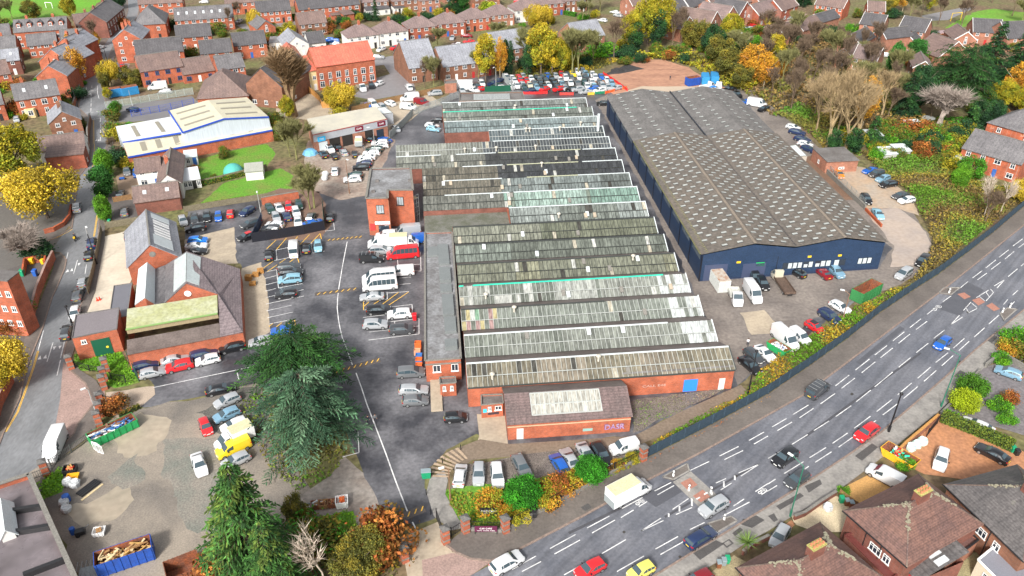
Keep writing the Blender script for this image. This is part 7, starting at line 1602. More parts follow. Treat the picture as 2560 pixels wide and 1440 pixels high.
for x,y,c,l,n in((1046,874,[M_oc],'tallest orange crate stack by the office wall',6),(1044,886,[plain('crate_salmon',(.6,.3,.18),.6)],'salmon crate stack second from the top',4),(1048,898,[M_bc],'blue crate stack in the middle',4),(1048,912,[M_oc,M_bc],'mixed orange and blue crate stack',5),(1048,922,[plain('crate_navy',(.02,.04,.15),.6),M_oc],'lowest navy crate stack',4)):crates(x,y,c,l,n)
for i,(x,y,n)in enumerate([(622,700,7),(640,690,5),(632,712,4),(652,682,6)]):
    r=root('pallet_stack',G(x,y),.1*i,'orange timber pallet stack '+['leftmost by the workshop wall','second from the left by the workshop wall','lowest by the workshop wall','nearest the parking bays'][i],'pallets','pallet stacks beside the workshop')
    for j in range(n):
        k=MB();z=j*.16
        for q in range(5):k.box(-.6+q*.26,-.5,z+.1,-.44+q*.26,.5,z+.13)
        for q in(-.45,0,.36):k.box(-.6,q,z,.6,q+.1,z+.1)
        k.build('pallet',M_newt,r)
r=root('dome_tent',G(584,432),0,'teal dome tent on the round lawn','tent');k=MB();k.lathe([(2.5,0),(2.4,.8),(2.0,1.5),(1.3,2.1),(.5,2.4),(.05,2.45)],14);k.build('canopy',mat('teal_canvas',(.08,.38,.33),var=.12),r,smooth=40);k=MB();k.lathe([(2.58,.0),(2.58,.12)],14);k.build('skirt',MATS['dark_green_mesh'],r)
r=root('tarpaulin',G(776,384),0,'blue tarpaulin heap beside the garage yard','tarpaulin');k=MB();k.lathe([(2.1,0),(1.8,.7),(1.1,1.2),(.2,1.4)],9);k.build('cover',mat('blue_tarp',(.16,.42,.65),var=.25,scale=2),r);k=MB();k.tube((-2,0,.3),(1.8,.6,1.1),.05);k.build('rope',M_trim,r)
def bag(px,py,s_,label,m=None):
    r=root('bulk_bag',G(px,py),0,label,'bag');q=random.Random(int(px+py));k=MB()
    prof=[(.42,0),(.55,.25),(.56,.6),(.45,.8),(.3,.72)];k.lathe([(a*s_,z*s_)for a,z in prof],8);k.v=[(x+q.uniform(-.07,.07),y+q.uniform(-.07,.07),z)for x,y,z in k.v];k.build('sack',m or M_jnk[1],r);k=MB();k.tube((-.3*s_,0,.75*s_),(.3*s_,.1,.95*s_),.04);k.build('strap',M_wframe,r)
for x,y,s_,l in((172,1212,1.3,'white bulk bag left of the black pipes'),(190,1216,1.3,'white bulk bag nearest the black pipes'),(162,1262,1.2,'yellowish rubbish bag by the broken wall'),(168,1278,1.2,'lower white rubbish bag by the broken wall'),(2068,1275,1.2,'open white sack on the pale gravel'),(814,440,1.4,'upper white sack by the garage yard tree'),(812,450,1.4,'lower white sack by the garage yard tree'),(2276,1125,1.3,'first green-edged bulk bag on the terracotta drive'),(2290,1118,1.3,'second green-edged bulk bag on the terracotta drive'),(2304,1110,1.3,'third green-edged bulk bag on the terracotta drive')):
    bag(x,y,s_,l,plain('bag_teal_white',(.5,.68,.62),.6)if x in(2276,2290,2304)else None)
def crate_(px,py,L_,w,h,m,label,name='plastic_tub',fill=None,az=.2):
    skip(px,py,az,L_,w,h,m,label,slope=.1,inner=m,name=name,ribs=3,fill=fill)
crate_(178,1180,1.8,1.3,.9,M_trim,'black tub of red scraps by the railings',fill=([plain('scrap_red',(.6,.05,.03),.5),M_wood[0]],14,.4,.3));crate_(184,1196,1.6,1.0,.6,MATS['skip_yellow'],'yellow tub above the white bags');crate_(250,1334,1.5,1.2,.7,M_wframe,'white tub on the dirt lot',fill=([M_wood[1]],10,.4,.3));crate_(856,1262,1.7,1.5,1.1,M_wframe,'white crate of orange bricks at the brown apron',fill=([M_oc],24,.3,.3))
for i,(x,y)in enumerate([(768,1276),(790,1268),(810,1266),(832,1264),(748,1284)]):
    crate_(x,y,1.3,1.1,.8,[M_galv,M_rust,M_wood[1],M_rust,M_galv][i],['wire cage of scrap','rusty box of scrap','box of broken timber','rusty tray of bricks','grey wire cage of scrap'][i]+' in the line on the brown apron, '+ORD[i],'scrap_crate',([M_wood[1],M_rust,M_jnk[1]],14,.4,.2))
r=root('pipe_bundle',G(222,1222),RAD(62),'bundle of black pipes on the mud','pipes')
for i in range(4):k=MB();k.tube((-1.5,i*.34-.5,.2),(1.5,i*.34-.5,.2),.16,n=8);k.build('pipe',M_trim,r)
k=MB();k.obox((-1.9,-1.0,.02),(1.5,-1.0,.02),.3,.08);k.build('plank',M_wood[2],r)
for i,(x,y,w)in enumerate([(168,1252,.5),(184,1334,.35)]):
    r=root('plastic_drum',G(x,y),0,['bigger blue drum on a yellow tray','small blue drum beside the black machine'][i],'drum');k=MB();k.lathe([(w,0),(w*1.05,.5),(w,1.0)],10);k.build('barrel',M_wb['blue'],r);k=MB();k.lathe([(w*.9,1.003),(w*.9,1.05)],10);k.build('lid',M_wb['blue'],r)
r=root('small_digger',G(203,1336),.4,'little black machine on the dirt lot','machine');k=MB();k.box(-.6,-.4,.2,.6,.4,.8);k.build('body',M_trim,r);k=MB();k.tube((.3,0,.7),(1.2,.2,1.2),.09);k.build('arm',M_trim,r)
for s_ in(-.45,.45):k=MB();k.tube((-.3,s_-.08,.25),(-.3,s_+.08,.25),.25,n=8);k.build('wheel',M_tyre,r)
r=root('window_frame_stack',G(246,1122),azof((236,1108),(262,1116)),'white window frames leaning on the green skip','window frames')
for i in range(3):
    k=MB();x=i*.5-.6
    for(a,b_,c,d)in((0,0,.1,1.5),(1.1,0,1.2,1.5),(.1,0,1.1,.1),(.1,1.4,1.1,1.5),(.55,.1,.63,1.4)):k.box(x+a,-.3-i*.15,b_,x+c,-.22-i*.15,d)
    k.build('frame',M_wframe,r)
r=root('wire_cage',G(228,1432),.3,'bent wire cages beside the blue skip','cage');k=MB()
for i in range(6):k.tube((i*.5-1.3,-1,0),(i*.5-1.3,-1,1.3),.03,n=4);k.tube((i*.5-1.3,1,0),(i*.5-1.3,1,1.3),.03,n=4);k.tube((i*.5-1.3,-1,1.3),(i*.5-1.3,1,1.3),.03,n=4)
k.build('wires',M_galv,r);k=MB();k.box(-1.4,-1.05,.02,1.3,1.05,.1);k.build('base',M_galv,r)
r=root('trampoline',G(2318,302),0,'round garden trampoline behind the bare grey tree','trampoline');k=MB();k.lathe([(1.9,.85),(1.95,.95),(1.6,.95)],18);k.build('mat',M_lgrey,r);k=MB()
for i in range(6):a=i*math.pi/3;k.tube((1.85*math.cos(a),1.85*math.sin(a),0),(1.85*math.cos(a),1.85*math.sin(a),.9),.05,n=4)
k.build('legs',M_iron,r)
for i,(x,y)in enumerate([(2210,385),(2245,378),(2175,340),(2278,315),(2255,325)]):
    house('garden_shed',['flat pale shed on the allotment','broken greenhouse base','grey shed under the bare wood','glass greenhouse in the garden','small polycarbonate shed'][i]+' right of the bare woodland',(x,y),(x+34,y-2),depth=4,he=1.9,hr=2.3,roof='lean',wall=W_grey,rm=M_cap,nw=0,st=1,ch=0,cat='shed',side=False)
for i,(x,y)in enumerate([(2040,195),(2140,140)]):pass
r=root('goalposts',G(2376,53),.3,'yellow goalposts on the right playing field','goalposts');k=MB();k.tube((0,0,0),(0,0,3.2),.13);k.tube((5,0,0),(5,0,3.2),.13);k.build('uprights',MATS['yellow_sign'],r);k=MB();k.tube((0,0,3.2),(5,0,3.2),.13);k.build('crossbar',MATS['yellow_sign'],r)
r=root('goalposts',G(116,20),-.2,'white goalposts on the left playing field','goalposts');k=MB();k.tube((0,0,0),(0,0,2.4),.13);k.tube((3.2,0,0),(3.2,0,2.4),.13);k.build('uprights',M_wframe,r);k=MB();k.tube((0,0,2.4),(3.2,0,2.4),.13);k.build('crossbar',M_wframe,r)
for i,(x,y,c)in enumerate([(244,752,1),(250,750,1)]):
    r=root('traffic_cone',G(x,y),0,['left','right'][i]+' of two red traffic cones on the cream yard','cone','traffic cones');k=MB();k.lathe([(.22,.04),(.05,.75)],8);k.build('cone',plain('cone_red',(.75,.05,.02),.5),r);k=MB();k.box(-.25,-.25,0,.25,.25,.04);k.build('base',plain('cone_red',(.75,.05,.02)),r)
def scaffold(label,a,b_,d,h,lifts=3):
    o=G(*a);v=G(*b_)-o;r=root('scaffolding',o,math.atan2(v.y,v.x),label,'scaffolding');L_=v.length;n=max(2,int(L_/2));k=MB()
    for i in range(n+1):
        for y in(0,d):k.tube((L_*i/n,y,0),(L_*i/n,y,h+.9),.05,n=5)
    for l in range(1,lifts+1):
        for y in(0,d):k.tube((0,y,h*l/lifts),(L_,y,h*l/lifts),.045,n=5)
        k.tube((0,0,h*l/lifts+.9),(L_,0,h*l/lifts+.9),.04,n=5)
    k.build('tubes',M_galv,r);k=MB();k.box(0,.1,h-.05,L_,d-.1,h);k.build('boards',M_wood[2],r)
scaffold('scaffolding with boards behind the charcoal-roofed house',(2426,1330),(2540,1430),1.3,5.0);scaffold('scaffolding around the slate house at the left edge',(10,180),(56,176),1.5,5.5);scaffold('scaffold tower beside the brick tower block',(1040,560),(1050,555),1.5,6.0)
r=root('concrete_steps',G(1078,1030),AZ,'concrete ramp with railings beside the kiosk','steps');k=MB();k.box(0,0,0,1.8,7.5,.35);k.build('ramp',M_conc,r);k=MB()
for i in range(9):k.tube((1.9,i*.9,0),(1.9,i*.9,1.3),.03,n=4)
k.tube((1.9,0,1.3),(1.9,7.2,1.3),.03,n=4);k.build('handrail',M_iron,r)
r=root('rubble_heap',G(1548,176),0,'black rubble heap on the clay ground','rubble');k=MB();q=random.Random(4)
for i in range(60):a=q.uniform(0,6.3);d=q.uniform(0,1)**.6*3;k.box(d*math.cos(a)-.3,d*math.sin(a)*.6-.3,0,d*math.cos(a)+q.uniform(0,.4),d*math.sin(a)*.6+q.uniform(0,.4),max(.1,1.3-d*.4)*q.uniform(.6,1))
k.build('stones',MATS['black_aggregate'],r)
# ------------------------------------------------------------------ people
def person(px,py,az,label,top,legs,stride=.18,seated=False):
    r=root('person',G(px,py),az,label,'person');J={'pelvis':(0,0,.95),'chest':(.02,0,1.3),'neck':(.03,0,1.48),'head':(.04,0,1.62),'top':(.04,0,1.75)}
    s_=stride;z0=0
    pts=[(0,0,.95,.14),(.01,0,1.15,.13),(.02,0,1.36,.15),(.03,0,1.5,.055),(.045,0,1.62,.095),(.04,0,1.74,.07),
           (0,.1,.9,.1),(s_,.11,.5,.065),(s_*1.1,.11,.08,.045),(s_*1.1+.16,.11,.04,.035),(0,-.1,.9,.1),(-s_*.6,-.11,.5,.065),(-s_*1.4,-.11,.09,.045),(-s_*1.4+.16,-.11,.04,.035),
           (.02,.2,1.4,.06),(-.03,.25,1.13,.045),(.06,.25,.9,.035),(.08,.25,.8,.028),(.02,-.2,1.4,.06),(.08,-.25,1.13,.045),(.2,-.24,.93,.035),(.25,-.23,.84,.028)]
    if seated:
        for i,v in{7:(.42,.2,.82,.07),8:(.35,.24,.4,.05),9:(.5,.24,.33,.04),11:(.42,-.2,.82,.07),12:(.35,-.24,.4,.05),13:(.5,-.24,.33,.04),15:(.25,.28,1.2,.05),16:(.5,.26,1.15,.035),17:(.58,.26,1.13,.03),19:(.25,-.28,1.2,.05),20:(.5,-.26,1.15,.035),21:(.58,-.26,1.13,.03)}.items():pts[i]=v
    ed=[(0,1),(1,2),(2,3),(3,4),(4,5),(0,6),(6,7),(7,8),(8,9),(0,10),(10,11),(11,12),(12,13),(2,14),(14,15),(15,16),(16,17),(2,18),(18,19),(19,20),(20,21)]
    me=bpy.data.meshes.new('body');me.from_pydata([p[:3]for p in pts],ed,[]);o=link('body',me,r);mo=o.modifiers.new('skin','SKIN');sv=me.skin_vertices[0].data
    for i,p in enumerate(pts):sv[i].radius=(p[3],p[3])
    sv[0].use_root=True;o.modifiers.new('sub','SUBSURF').levels=1
    dg=bpy.context.evaluated_depsgraph_get();me2=bpy.data.meshes.new_from_object(o.evaluated_get(dg));o.modifiers.clear();o.data=me2
    skin=plain('skin',(.5,.28,.19),.6);me2.materials.clear()
    for m in(top,legs,skin,M_trim):me2.materials.append(m)
    for f in me2.polygons:
        c=f.center;f.material_index=2 if(c.z>1.47 or(abs(c.y)>.2 and c.z<.95 and not seated))else 0 if c.z>.97 else 3 if c.z<.1 else 1;f.use_smooth=True
    k=MB();k.lathe([(.1,1.64),(.11,1.7),(.08,1.77),(.02,1.79)],8,c=(.02,0));k.build('hair',plain('dark_hair',(.03,.02,.015),.8),r,smooth=50)
    return r
C_w=plain('cloth_white',(.6,.6,.62),.8);C_d=plain('cloth_dark',(.025,.028,.04),.8);C_g=plain('cloth_grey',(.15,.16,.17),.8)
person(1868,866,1.2,'person in white top and dark trousers walking behind the factory',C_w,C_d);person(1675,200,2.0,'person in dark clothes standing on the clay ground',C_d,C_d);person(909,374,1.6,'person in dark clothes walking across the garage yard',C_d,C_g);person(921,1060,-1.4,'person in dark coat walking left of the white yard line',C_d,C_d);person(939,1056,-1.4,'person in grey coat walking on the white yard line',C_g,C_d)
r=root('motorbike',G(189,600),azof((189,600),(200,560)),'motorbike driving down the street','motorbike')
for x in(-.65,.65):k=MB();k.tube((x,-.07,.32),(x,.07,.32),.32,n=12);k.build('wheel',M_tyre,r)
k=MB();k.box(-.5,-.14,.4,.45,.14,.75);k.build('frame',M_trim,r);k=MB();k.box(-.55,-.15,.75,.1,.15,.86);k.build('seat',M_trim,r);k=MB();k.tube((.5,-.35,1.05),(.5,.35,1.05),.03,n=5);k.tube((.65,0,.35),(.5,0,1.05),.04,n=5);k.build('handlebar',M_galv,r);k=MB();k.box(-.85,-.2,.75,-.5,.2,1.1);k.build('top_box',MATS['bin_yellow'],r)
p_=person(189,600,azof((189,600),(200,560)),'helmeted rider in dark clothes on the motorbike',C_d,C_d,seated=True)
r=root('scooter',G(307,450),.3,'blue scooter on the brown drive','scooter')
for x in(-.6,.6):k=MB();k.tube((x,-.06,.28),(x,.06,.28),.28,n=10);k.build('wheel',M_tyre,r)
k=MB();k.box(-.6,-.16,.3,.5,.16,.75);k.build('frame',M_wb['blue'],r);k=MB();k.tube((.5,-.3,1.0),(.5,.3,1.0),.03,n=5);k.build('handlebar',M_trim,r)
# ------------------------------------------------------------------ trees and plants
M_leaf=mat('foliage',(.1,.1,.02),rough=.75,var=.15,fine=2,attr=True,spec=.25)
M_bark=mat('bark',(.13,.10,.075),rough=.9,var=.3,fine=4);M_pbark=mat('pale_bark',(.30,.25,.17),rough=.9,var=.25,fine=4);M_twig=mat('brown_twigs',(.15,.105,.07),rough=.9,var=.3,fine=1.5);M_twigp=mat('tan_twigs',(.34,.25,.135),rough=.9,var=.3,fine=1.5)
M_twigg=mat('olive_twigs',(.19,.185,.07),rough=.9,var=.35,fine=1.2);M_twiggr=mat('grey_twigs',(.30,.25,.215),rough=.9,var=.25,fine=1.5)
def rv(q):
    while True:
        v=Vector((q.uniform(-1,1),q.uniform(-1,1),q.uniform(-1,1)))
        if .05<v.length<1:return v
def leafq(b,p,s_,q,flat=.0,asp=1.6):
    n=rv(q).normalized();n.z+=flat;n.normalize();a=n.orthogonal().normalized();a.rotate(Matrix.Rotation(q.uniform(0,6.3),3,n));c=n.cross(a);a=a*s_*.5*asp;c=c*s_*.5
    b.quad(p-a,p+c,p+a,p-c)
def crown(seed,R,z0,z1,n,size,cols,K=34,rc=.3,shape='round',gap=.0):
    q=random.Random(seed);b=MB();cs=[]
    zc,hz=(z0+z1)/2,(z1-z0)/2
    for i in range(K):
        v=rv(q).normalized()*q.uniform(.45,1.0)**.6
        if shape=='round':w=1
        elif shape=='cone':w=max(.08,.5*(1-v.z)**1.1)
        elif shape=='column':w=1;
        else:w=1-.25*max(0,v.z)
        cs.append((Vector((v.x*R*w,v.y*R*w,zc+v.z*hz*.9)),R*rc*q.uniform(.7,1.35)*(w if shape=='cone' else 1)+.15,q.uniform(.62,1.3),q.choice(cols)))
    for i in range(n):
        c,r,br,col=cs[q.randrange(K)]
        v=rv(q);v=v.normalized()*(v.length**.5);p=c+v*r*(1.55 if q.random()<.1 else 1)
        if gap and q.random()<gap:continue
        if q.random()<.25:col=q.choice(cols)
        k=br*q.uniform(.75,1.25);b.col=(col[0]*k,col[1]*k,col[2]*k);leafq(b,p,size*q.uniform(.7,1.3),q,.35)
    return b.mesh('crown',M_leaf,color=True)
def trunk(h,r,m=None,fork=4,seed=1,spread=.35):
    q=random.Random(seed);b=MB();b.tube((0,0,0),(0,0,h*.45),r,r*.7,7)
    for i in range(fork):
        a=i*6.28/fork+q.uniform(-.4,.4);e=Vector((math.cos(a)*h*spread,math.sin(a)*h*spread,h*q.uniform(.75,.95)));m_=Vector((e.x*.4,e.y*.4,h*.62));b.tube((0,0,h*.4),m_,r*.55,r*.38,5);b.tube(m_,e,r*.38,r*.12,5)
    return b.mesh('trunk',m or M_bark)
def bare(seed,H_,m,lean=.55,levels=5,r0=.22,fine=900,up=.25,wid=1.0,fl=.9,fw=.045,first=.24,rad=0):
    q=random.Random(seed);T=MB();B=MB();tips=[]
    def go(p,d,l,r,lv):
        e=p+d*l;(T if lv<=1 else B).tube(p,e,r,r*.62,5 if lv<3 else 3,cap=False)
        if lv>=levels:tips.append((e,d));return
        if lv>=2:tips.append((e,d))
        n=3 if lv<3 else q.choice([2,3])
        for i in range(n):
            v=rv(q).normalized();nd=(d+v*lean*(1 if lv else .8));nd.z+=up;nd.x*=wid;nd.y*=wid;nd.normalize();go(e,nd,l*q.uniform(.66,.86),r*.6,lv+1)
    go(Vector((0,0,0)),Vector((q.uniform(-.05,.05),q.uniform(-.05,.05),1)).normalized(),H_*first,r0,0)
    for i in range(fine):
        p,d=tips[q.randrange(len(tips))];v=(d+rv(q)*.8);v.z+=up*.6;v.normalize();p0=p-d*q.uniform(0,1.2);e=p0+v*fl*q.uniform(.6,1.5);s_=v.orthogonal().normalized()*fw;s_.rotate(Matrix.Rotation(q.uniform(0,6.3),3,v));B.quad(p0-s_,p0+s_,e)
    zt=max(v[2]for v in B.v)/H_;rx=rad/max(1,sorted(math.hypot(v[0],v[1])for v in B.v)[int(len(B.v)*.97)])if rad else 1/zt
    for M_ in(T,B):M_.v=[(x*rx,y*rx,z/zt)for x,y,z in M_.v]
    return T.mesh('trunk',m),B.mesh('branches',m)
def conifer(seed,H_,R,n,cols,size=.45,z0=.5,droop=.25,pw=.9,asp=3.2,nb=150,tr=.3,flat=.6,irr=0):
    """tiers of branches leaving the trunk, needles in flat sprays along each"""
    q=random.Random(seed);b=MB();T=MB();T.tube((0,0,0),(0,0,H_*.96),tr,.05,7);br=[]
    for i in range(nb):
        t=q.random()**1.15;z=z0+(H_-z0)*t;L_=R*(1-t)**pw*q.uniform(.7-irr*.45,1.12)+.25;a=q.uniform(0,6.283);br.append((z,L_,a,q.uniform(.62,1.3),q.choice(cols)))
        e=Vector((math.cos(a)*L_*.8,math.sin(a)*L_*.8,z-droop*L_*.5));T.tube((0,0,z),e,.06,.02,3,cap=False)
    tot=sum(x[1]for x in br)
    for z,L_,a,k0,col in br:
        ca,sa=math.cos(a),math.sin(a)
        nt=max(4,int(L_/.42));tw=[(((i+q.uniform(.1,.9))/nt),sg,q.uniform(.55,1.15),q.uniform(.6,1.4),q.uniform(.55,1.0),q.uniform(-.25,.2))for i in range(nt)for sg in(-1,1)]
        for j in range(int(n*L_/tot)):
            u0,sg,ln,br_,an,dz=tw[q.randrange(len(tw))];s0=q.random()**.8;tl=(.36*L_*(1.1-u0)+.25)*ln*s0;ux,uy=math.cos(an),math.sin(an)*sg;x=u0*L_+tl*ux;w=tl*uy+q.uniform(-.05,.05);u=min(1,x/L_)
            p=Vector((ca*x-sa*w,sa*x+ca*w,z-droop*L_*u*u+dz*tl+q.uniform(-.08,.08)+.08*L_*math.sin(u*3)))
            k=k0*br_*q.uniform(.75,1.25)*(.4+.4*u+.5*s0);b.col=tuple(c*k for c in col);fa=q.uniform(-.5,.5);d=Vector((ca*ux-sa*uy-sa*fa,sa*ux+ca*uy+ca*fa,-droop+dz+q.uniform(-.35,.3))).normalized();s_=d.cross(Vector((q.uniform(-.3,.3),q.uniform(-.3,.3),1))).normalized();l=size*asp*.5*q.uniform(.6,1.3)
            b.quad(p-d*l*.4,p+s_*size*.32,p+d*l,p-s_*size*.32)
    return T.mesh('trunk',M_bark),b.mesh('crown',M_leaf,color=True)
YEL=[(.54,.38,.025),(.45,.33,.02),(.32,.27,.02),(.60,.44,.05)];YG=[(.26,.27,.02),(.36,.30,.02),(.17,.2,.015),(.42,.34,.02)];ORA=[(.50,.20,.02),(.44,.23,.02),(.34,.19,.03),(.55,.28,.03)]
GRN=[(.05,.19,.012),(.07,.25,.015),(.04,.13,.012)];DGR=[(.02,.065,.022),(.03,.09,.025),(.015,.045,.02)];OLV=[(.11,.115,.02),(.15,.14,.025),(.08,.085,.02),(.2,.16,.02)];BRT=[(.12,.30,.012),(.17,.36,.02),(.08,.2,.01)]
RUS=[(.30,.085,.02),(.22,.10,.02),(.38,.14,.03),(.15,.1,.02)];BRN=[(.17,.105,.045),(.22,.135,.05),(.12,.085,.035),(.26,.18,.05)];BLU=[(.055,.125,.062),(.08,.165,.088),(.035,.085,.045),(.12,.21,.12)];CED=[(.025,.085,.02),(.04,.12,.025),(.02,.06,.018),(.06,.15,.03)];FIR=[(.04,.115,.022),(.06,.155,.03),(.028,.08,.02),(.11,.17,.03)];GOLD=[(.33,.40,.02),(.24,.33,.02),(.42,.45,.03)]
KIN={}
def kind(k):
    if k in KIN:return KIN[k]
    v=None
    if k=='yellow':v=(10,trunk(10,.3),crown(1,5.2,2.0,10,15750,0.25,YEL,46,.27))
    elif k=='yellowgreen':v=(12,trunk(12,.3),crown(2,4.2,2.2,12.2,12250,0.25,YG,42,.27))
    elif k=='tallyellow':v=(15,trunk(15,.25,None,3,2,.15),crown(3,2.9,2.5,15.2,9625,0.27,YEL[:3]+YG[:2],44,.32,gap=.1))
    elif k=='orange':v=(12,trunk(12,.25,M_pbark,4,3),crown(4,3.4,2.5,12,7350,0.25,ORA,36,.3,gap=.1))
    elif k=='olive':v=(11,trunk(11,.28),crown(5,4.0,1.2,11.2,11375,0.25,OLV,40,.28))
    elif k=='green':v=(8,trunk(8,.2),crown(6,3.2,.8,8.2,11375,0.22,GRN+OLV[:1],40,.28))
    elif k=='dark':v=(8,trunk(8,.2),crown(7,3.0,.4,8.2,11375,0.22,DGR,40,.28))
    elif k=='ivy':v=(13,trunk(13,.3,None,3,4,.2),crown(8,1.3,.4,11,6125,0.22,DGR+[(.03,.1,.02)],30,.6))
    elif k=='column':v=(8,trunk(7,.2,None,3,2,.05),crown(9,1.7,.2,8.2,12250,0.19,[(.03,.13,.02),(.045,.17,.025),(.03,.1,.02)],60,.38))
    elif k=='cypress':v=(8,trunk(7,.2,None,3,2,.05),crown(10,2.2,.2,8.2,14000,0.19,[(.10,.27,.015),(.14,.32,.02),(.07,.19,.015)],60,.34))
    elif k=='dome':v=(5,trunk(3,.15,None,3,2,.1),crown(11,2.5,.2,5.0,16625,0.15,[(.035,.21,.012),(.05,.27,.015),(.025,.14,.01)],110,.22))
    elif k=='shrub':v=(2.5,trunk(2,.08),crown(12,1.5,.1,2.5,2975,0.15,OLV+GRN[:1],18,.4))
    elif k=='shrub_yellow':v=(2.5,trunk(2,.08),crown(13,1.5,.1,2.5,2975,0.15,YEL[1:3]+YG,18,.4))
    elif k=='shrub_rust':v=(2.5,trunk(2,.08),crown(14,1.5,.1,2.5,2975,0.15,RUS,18,.4))
    elif k=='shrub_orange':v=(2.5,trunk(2,.08),crown(15,1.5,.1,2.5,2975,0.15,ORA[:3]+YG[:1],18,.4))
    elif k=='shrub_green':v=(2.5,trunk(2,.08),crown(16,1.5,.1,2.5,2975,0.15,BRT[:2]+GRN,18,.4))
    elif k=='shrub_gold':v=(2.5,trunk(2,.08),crown(17,1.5,.1,2.5,3850,0.15,GOLD,22,.4))
    elif k=='shrub_dark':v=(2.5,trunk(2,.08),crown(18,1.5,.1,2.5,2975,0.15,DGR,18,.4))
    elif k=='topiary':v=(2.6,trunk(2,.1,None,3,2,.05),crown(19,1.45,.05,2.4,9100,0.1,[(.05,.15,.01),(.07,.19,.012)],110,.2))
    elif k=='topiary_gold':v=(2.6,trunk(2,.1,None,3,2,.05),crown(20,1.35,.05,2.5,9100,0.1,[(.30,.38,.01),(.24,.32,.012)],110,.2))
    elif k=='bare':v=(12,*bare(21,12,M_twig,fine=4000,fw=.028,rad=3.6,levels=6))
    elif k=='bare2':v=(12,*bare(22,12,M_twig,fine=2600,lean=.5,up=.35,fl=1.1,fw=.035,rad=3.8))
    elif k=='bareolive':v=(12,*bare(23,12,M_twigg,fine=3800,lean=.6,up=.3,fl=1.0,fw=.06,rad=4.6))
    elif k=='baregrey':v=(9,*bare(24,9,M_twiggr,fine=6000,lean=.75,up=.28,fl=.7,fw=.022,first=.12,rad=4.3))
    elif k=='baretan':v=(18,*bare(25,18,M_twigp,fine=3600,lean=.55,up=.22,r0=.42,fl=1.1,fw=.022,first=.2,rad=6.3,levels=6))
    elif k=='baretan2':v=(18,*bare(29,18,M_twigp,fine=4200,lean=.6,up=.15,r0=.42,fl=1.1,fw=.022,first=.2,rad=7.2,levels=6))
    elif k=='birch':v=(8,*bare(26,8,mat('birch_bark',(.5,.42,.34),var=.2),fine=350,lean=.5,up=.3,r0=.1,levels=4,fl=.8,fw=.03))
    elif k=='poplar':v=(20,*bare(27,20,mat('poplar_twigs',(.26,.17,.09),var=.3,fine=1.5),fine=9000,lean=.45,up=.8,wid=.6,levels=6,r0=.4,fl=1.5,fw=.06,first=.16,rad=4.6))
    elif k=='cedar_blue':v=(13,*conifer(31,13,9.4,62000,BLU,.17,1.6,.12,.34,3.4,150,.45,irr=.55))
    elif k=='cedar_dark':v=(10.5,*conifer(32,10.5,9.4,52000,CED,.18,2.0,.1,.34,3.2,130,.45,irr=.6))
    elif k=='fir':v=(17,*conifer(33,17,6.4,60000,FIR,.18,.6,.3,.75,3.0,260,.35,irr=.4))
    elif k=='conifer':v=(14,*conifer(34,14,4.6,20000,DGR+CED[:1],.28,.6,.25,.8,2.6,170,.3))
    elif k=='smallconifer':v=(7,*conifer(35,7,2.2,5000,CED,.3,.2,.3,.9,2.4,120,.15))
    elif k=='palm':
        q=random.Random(3);b=MB();T=MB();T.tube((0,0,0),(0,0,1.6),.16,.13,7)
        for i in range(80):
            v_=rv(q).normalized();v_.z=abs(v_.z)*.9+.05;s_=v_.cross(Vector((0,0,1))).normalized()*.05;k_=q.uniform(.7,1.3);b.col=(.14*k_,.22*k_,.05*k_);b.quad(Vector((0,0,1.7))-s_,Vector((0,0,1.7))+s_,Vector((0,0,1.7))+v_*1.2)
        v=(2.6,T.mesh('trunk',M_bark),b.mesh('fronds',M_leaf,color=True))
    KIN[k]=v;return v
TN={'yellow':('autumn_tree','tree'),'column':('clipped_conifer','conifer'),'cypress':('clipped_conifer','conifer'),'cedar_blue':('blue_cedar','cedar'),'cedar_dark':('dark_cedar','cedar'),'fir':('fir_tree','fir'),'conifer':('conifer_tree','conifer'),'smallconifer':('conifer_tree','conifer'),'palm':('palm_plant','palm'),'dome':('round_bush','bush'),'topiary':('topiary_bush','topiary'),'topiary_gold':('topiary_bush','topiary'),'poplar':('poplar_tree','poplar'),'birch':('bare_birch','birch'),'ivy':('ivy_clad_tree','tree')}
tq=random.Random(77)
def plant(px,py,h,k,label,w=1.0,group=None):
    H0,t,c=kind(k);nm,cat=TN.get(k,('shrub','shrub')if k.startswith('shrub')else('bare_tree','tree')if k.startswith('bare')else('leafy_tree','tree'))
    r=root(nm,G(px,py),tq.uniform(0,6.28),label,cat,group);s_=h/H0;r.scale=(s_*w,s_*w,s_)
    link('trunk',t,r);link('branches' if k.startswith('bare')or k in('birch','poplar')else 'crown',c,r);return r
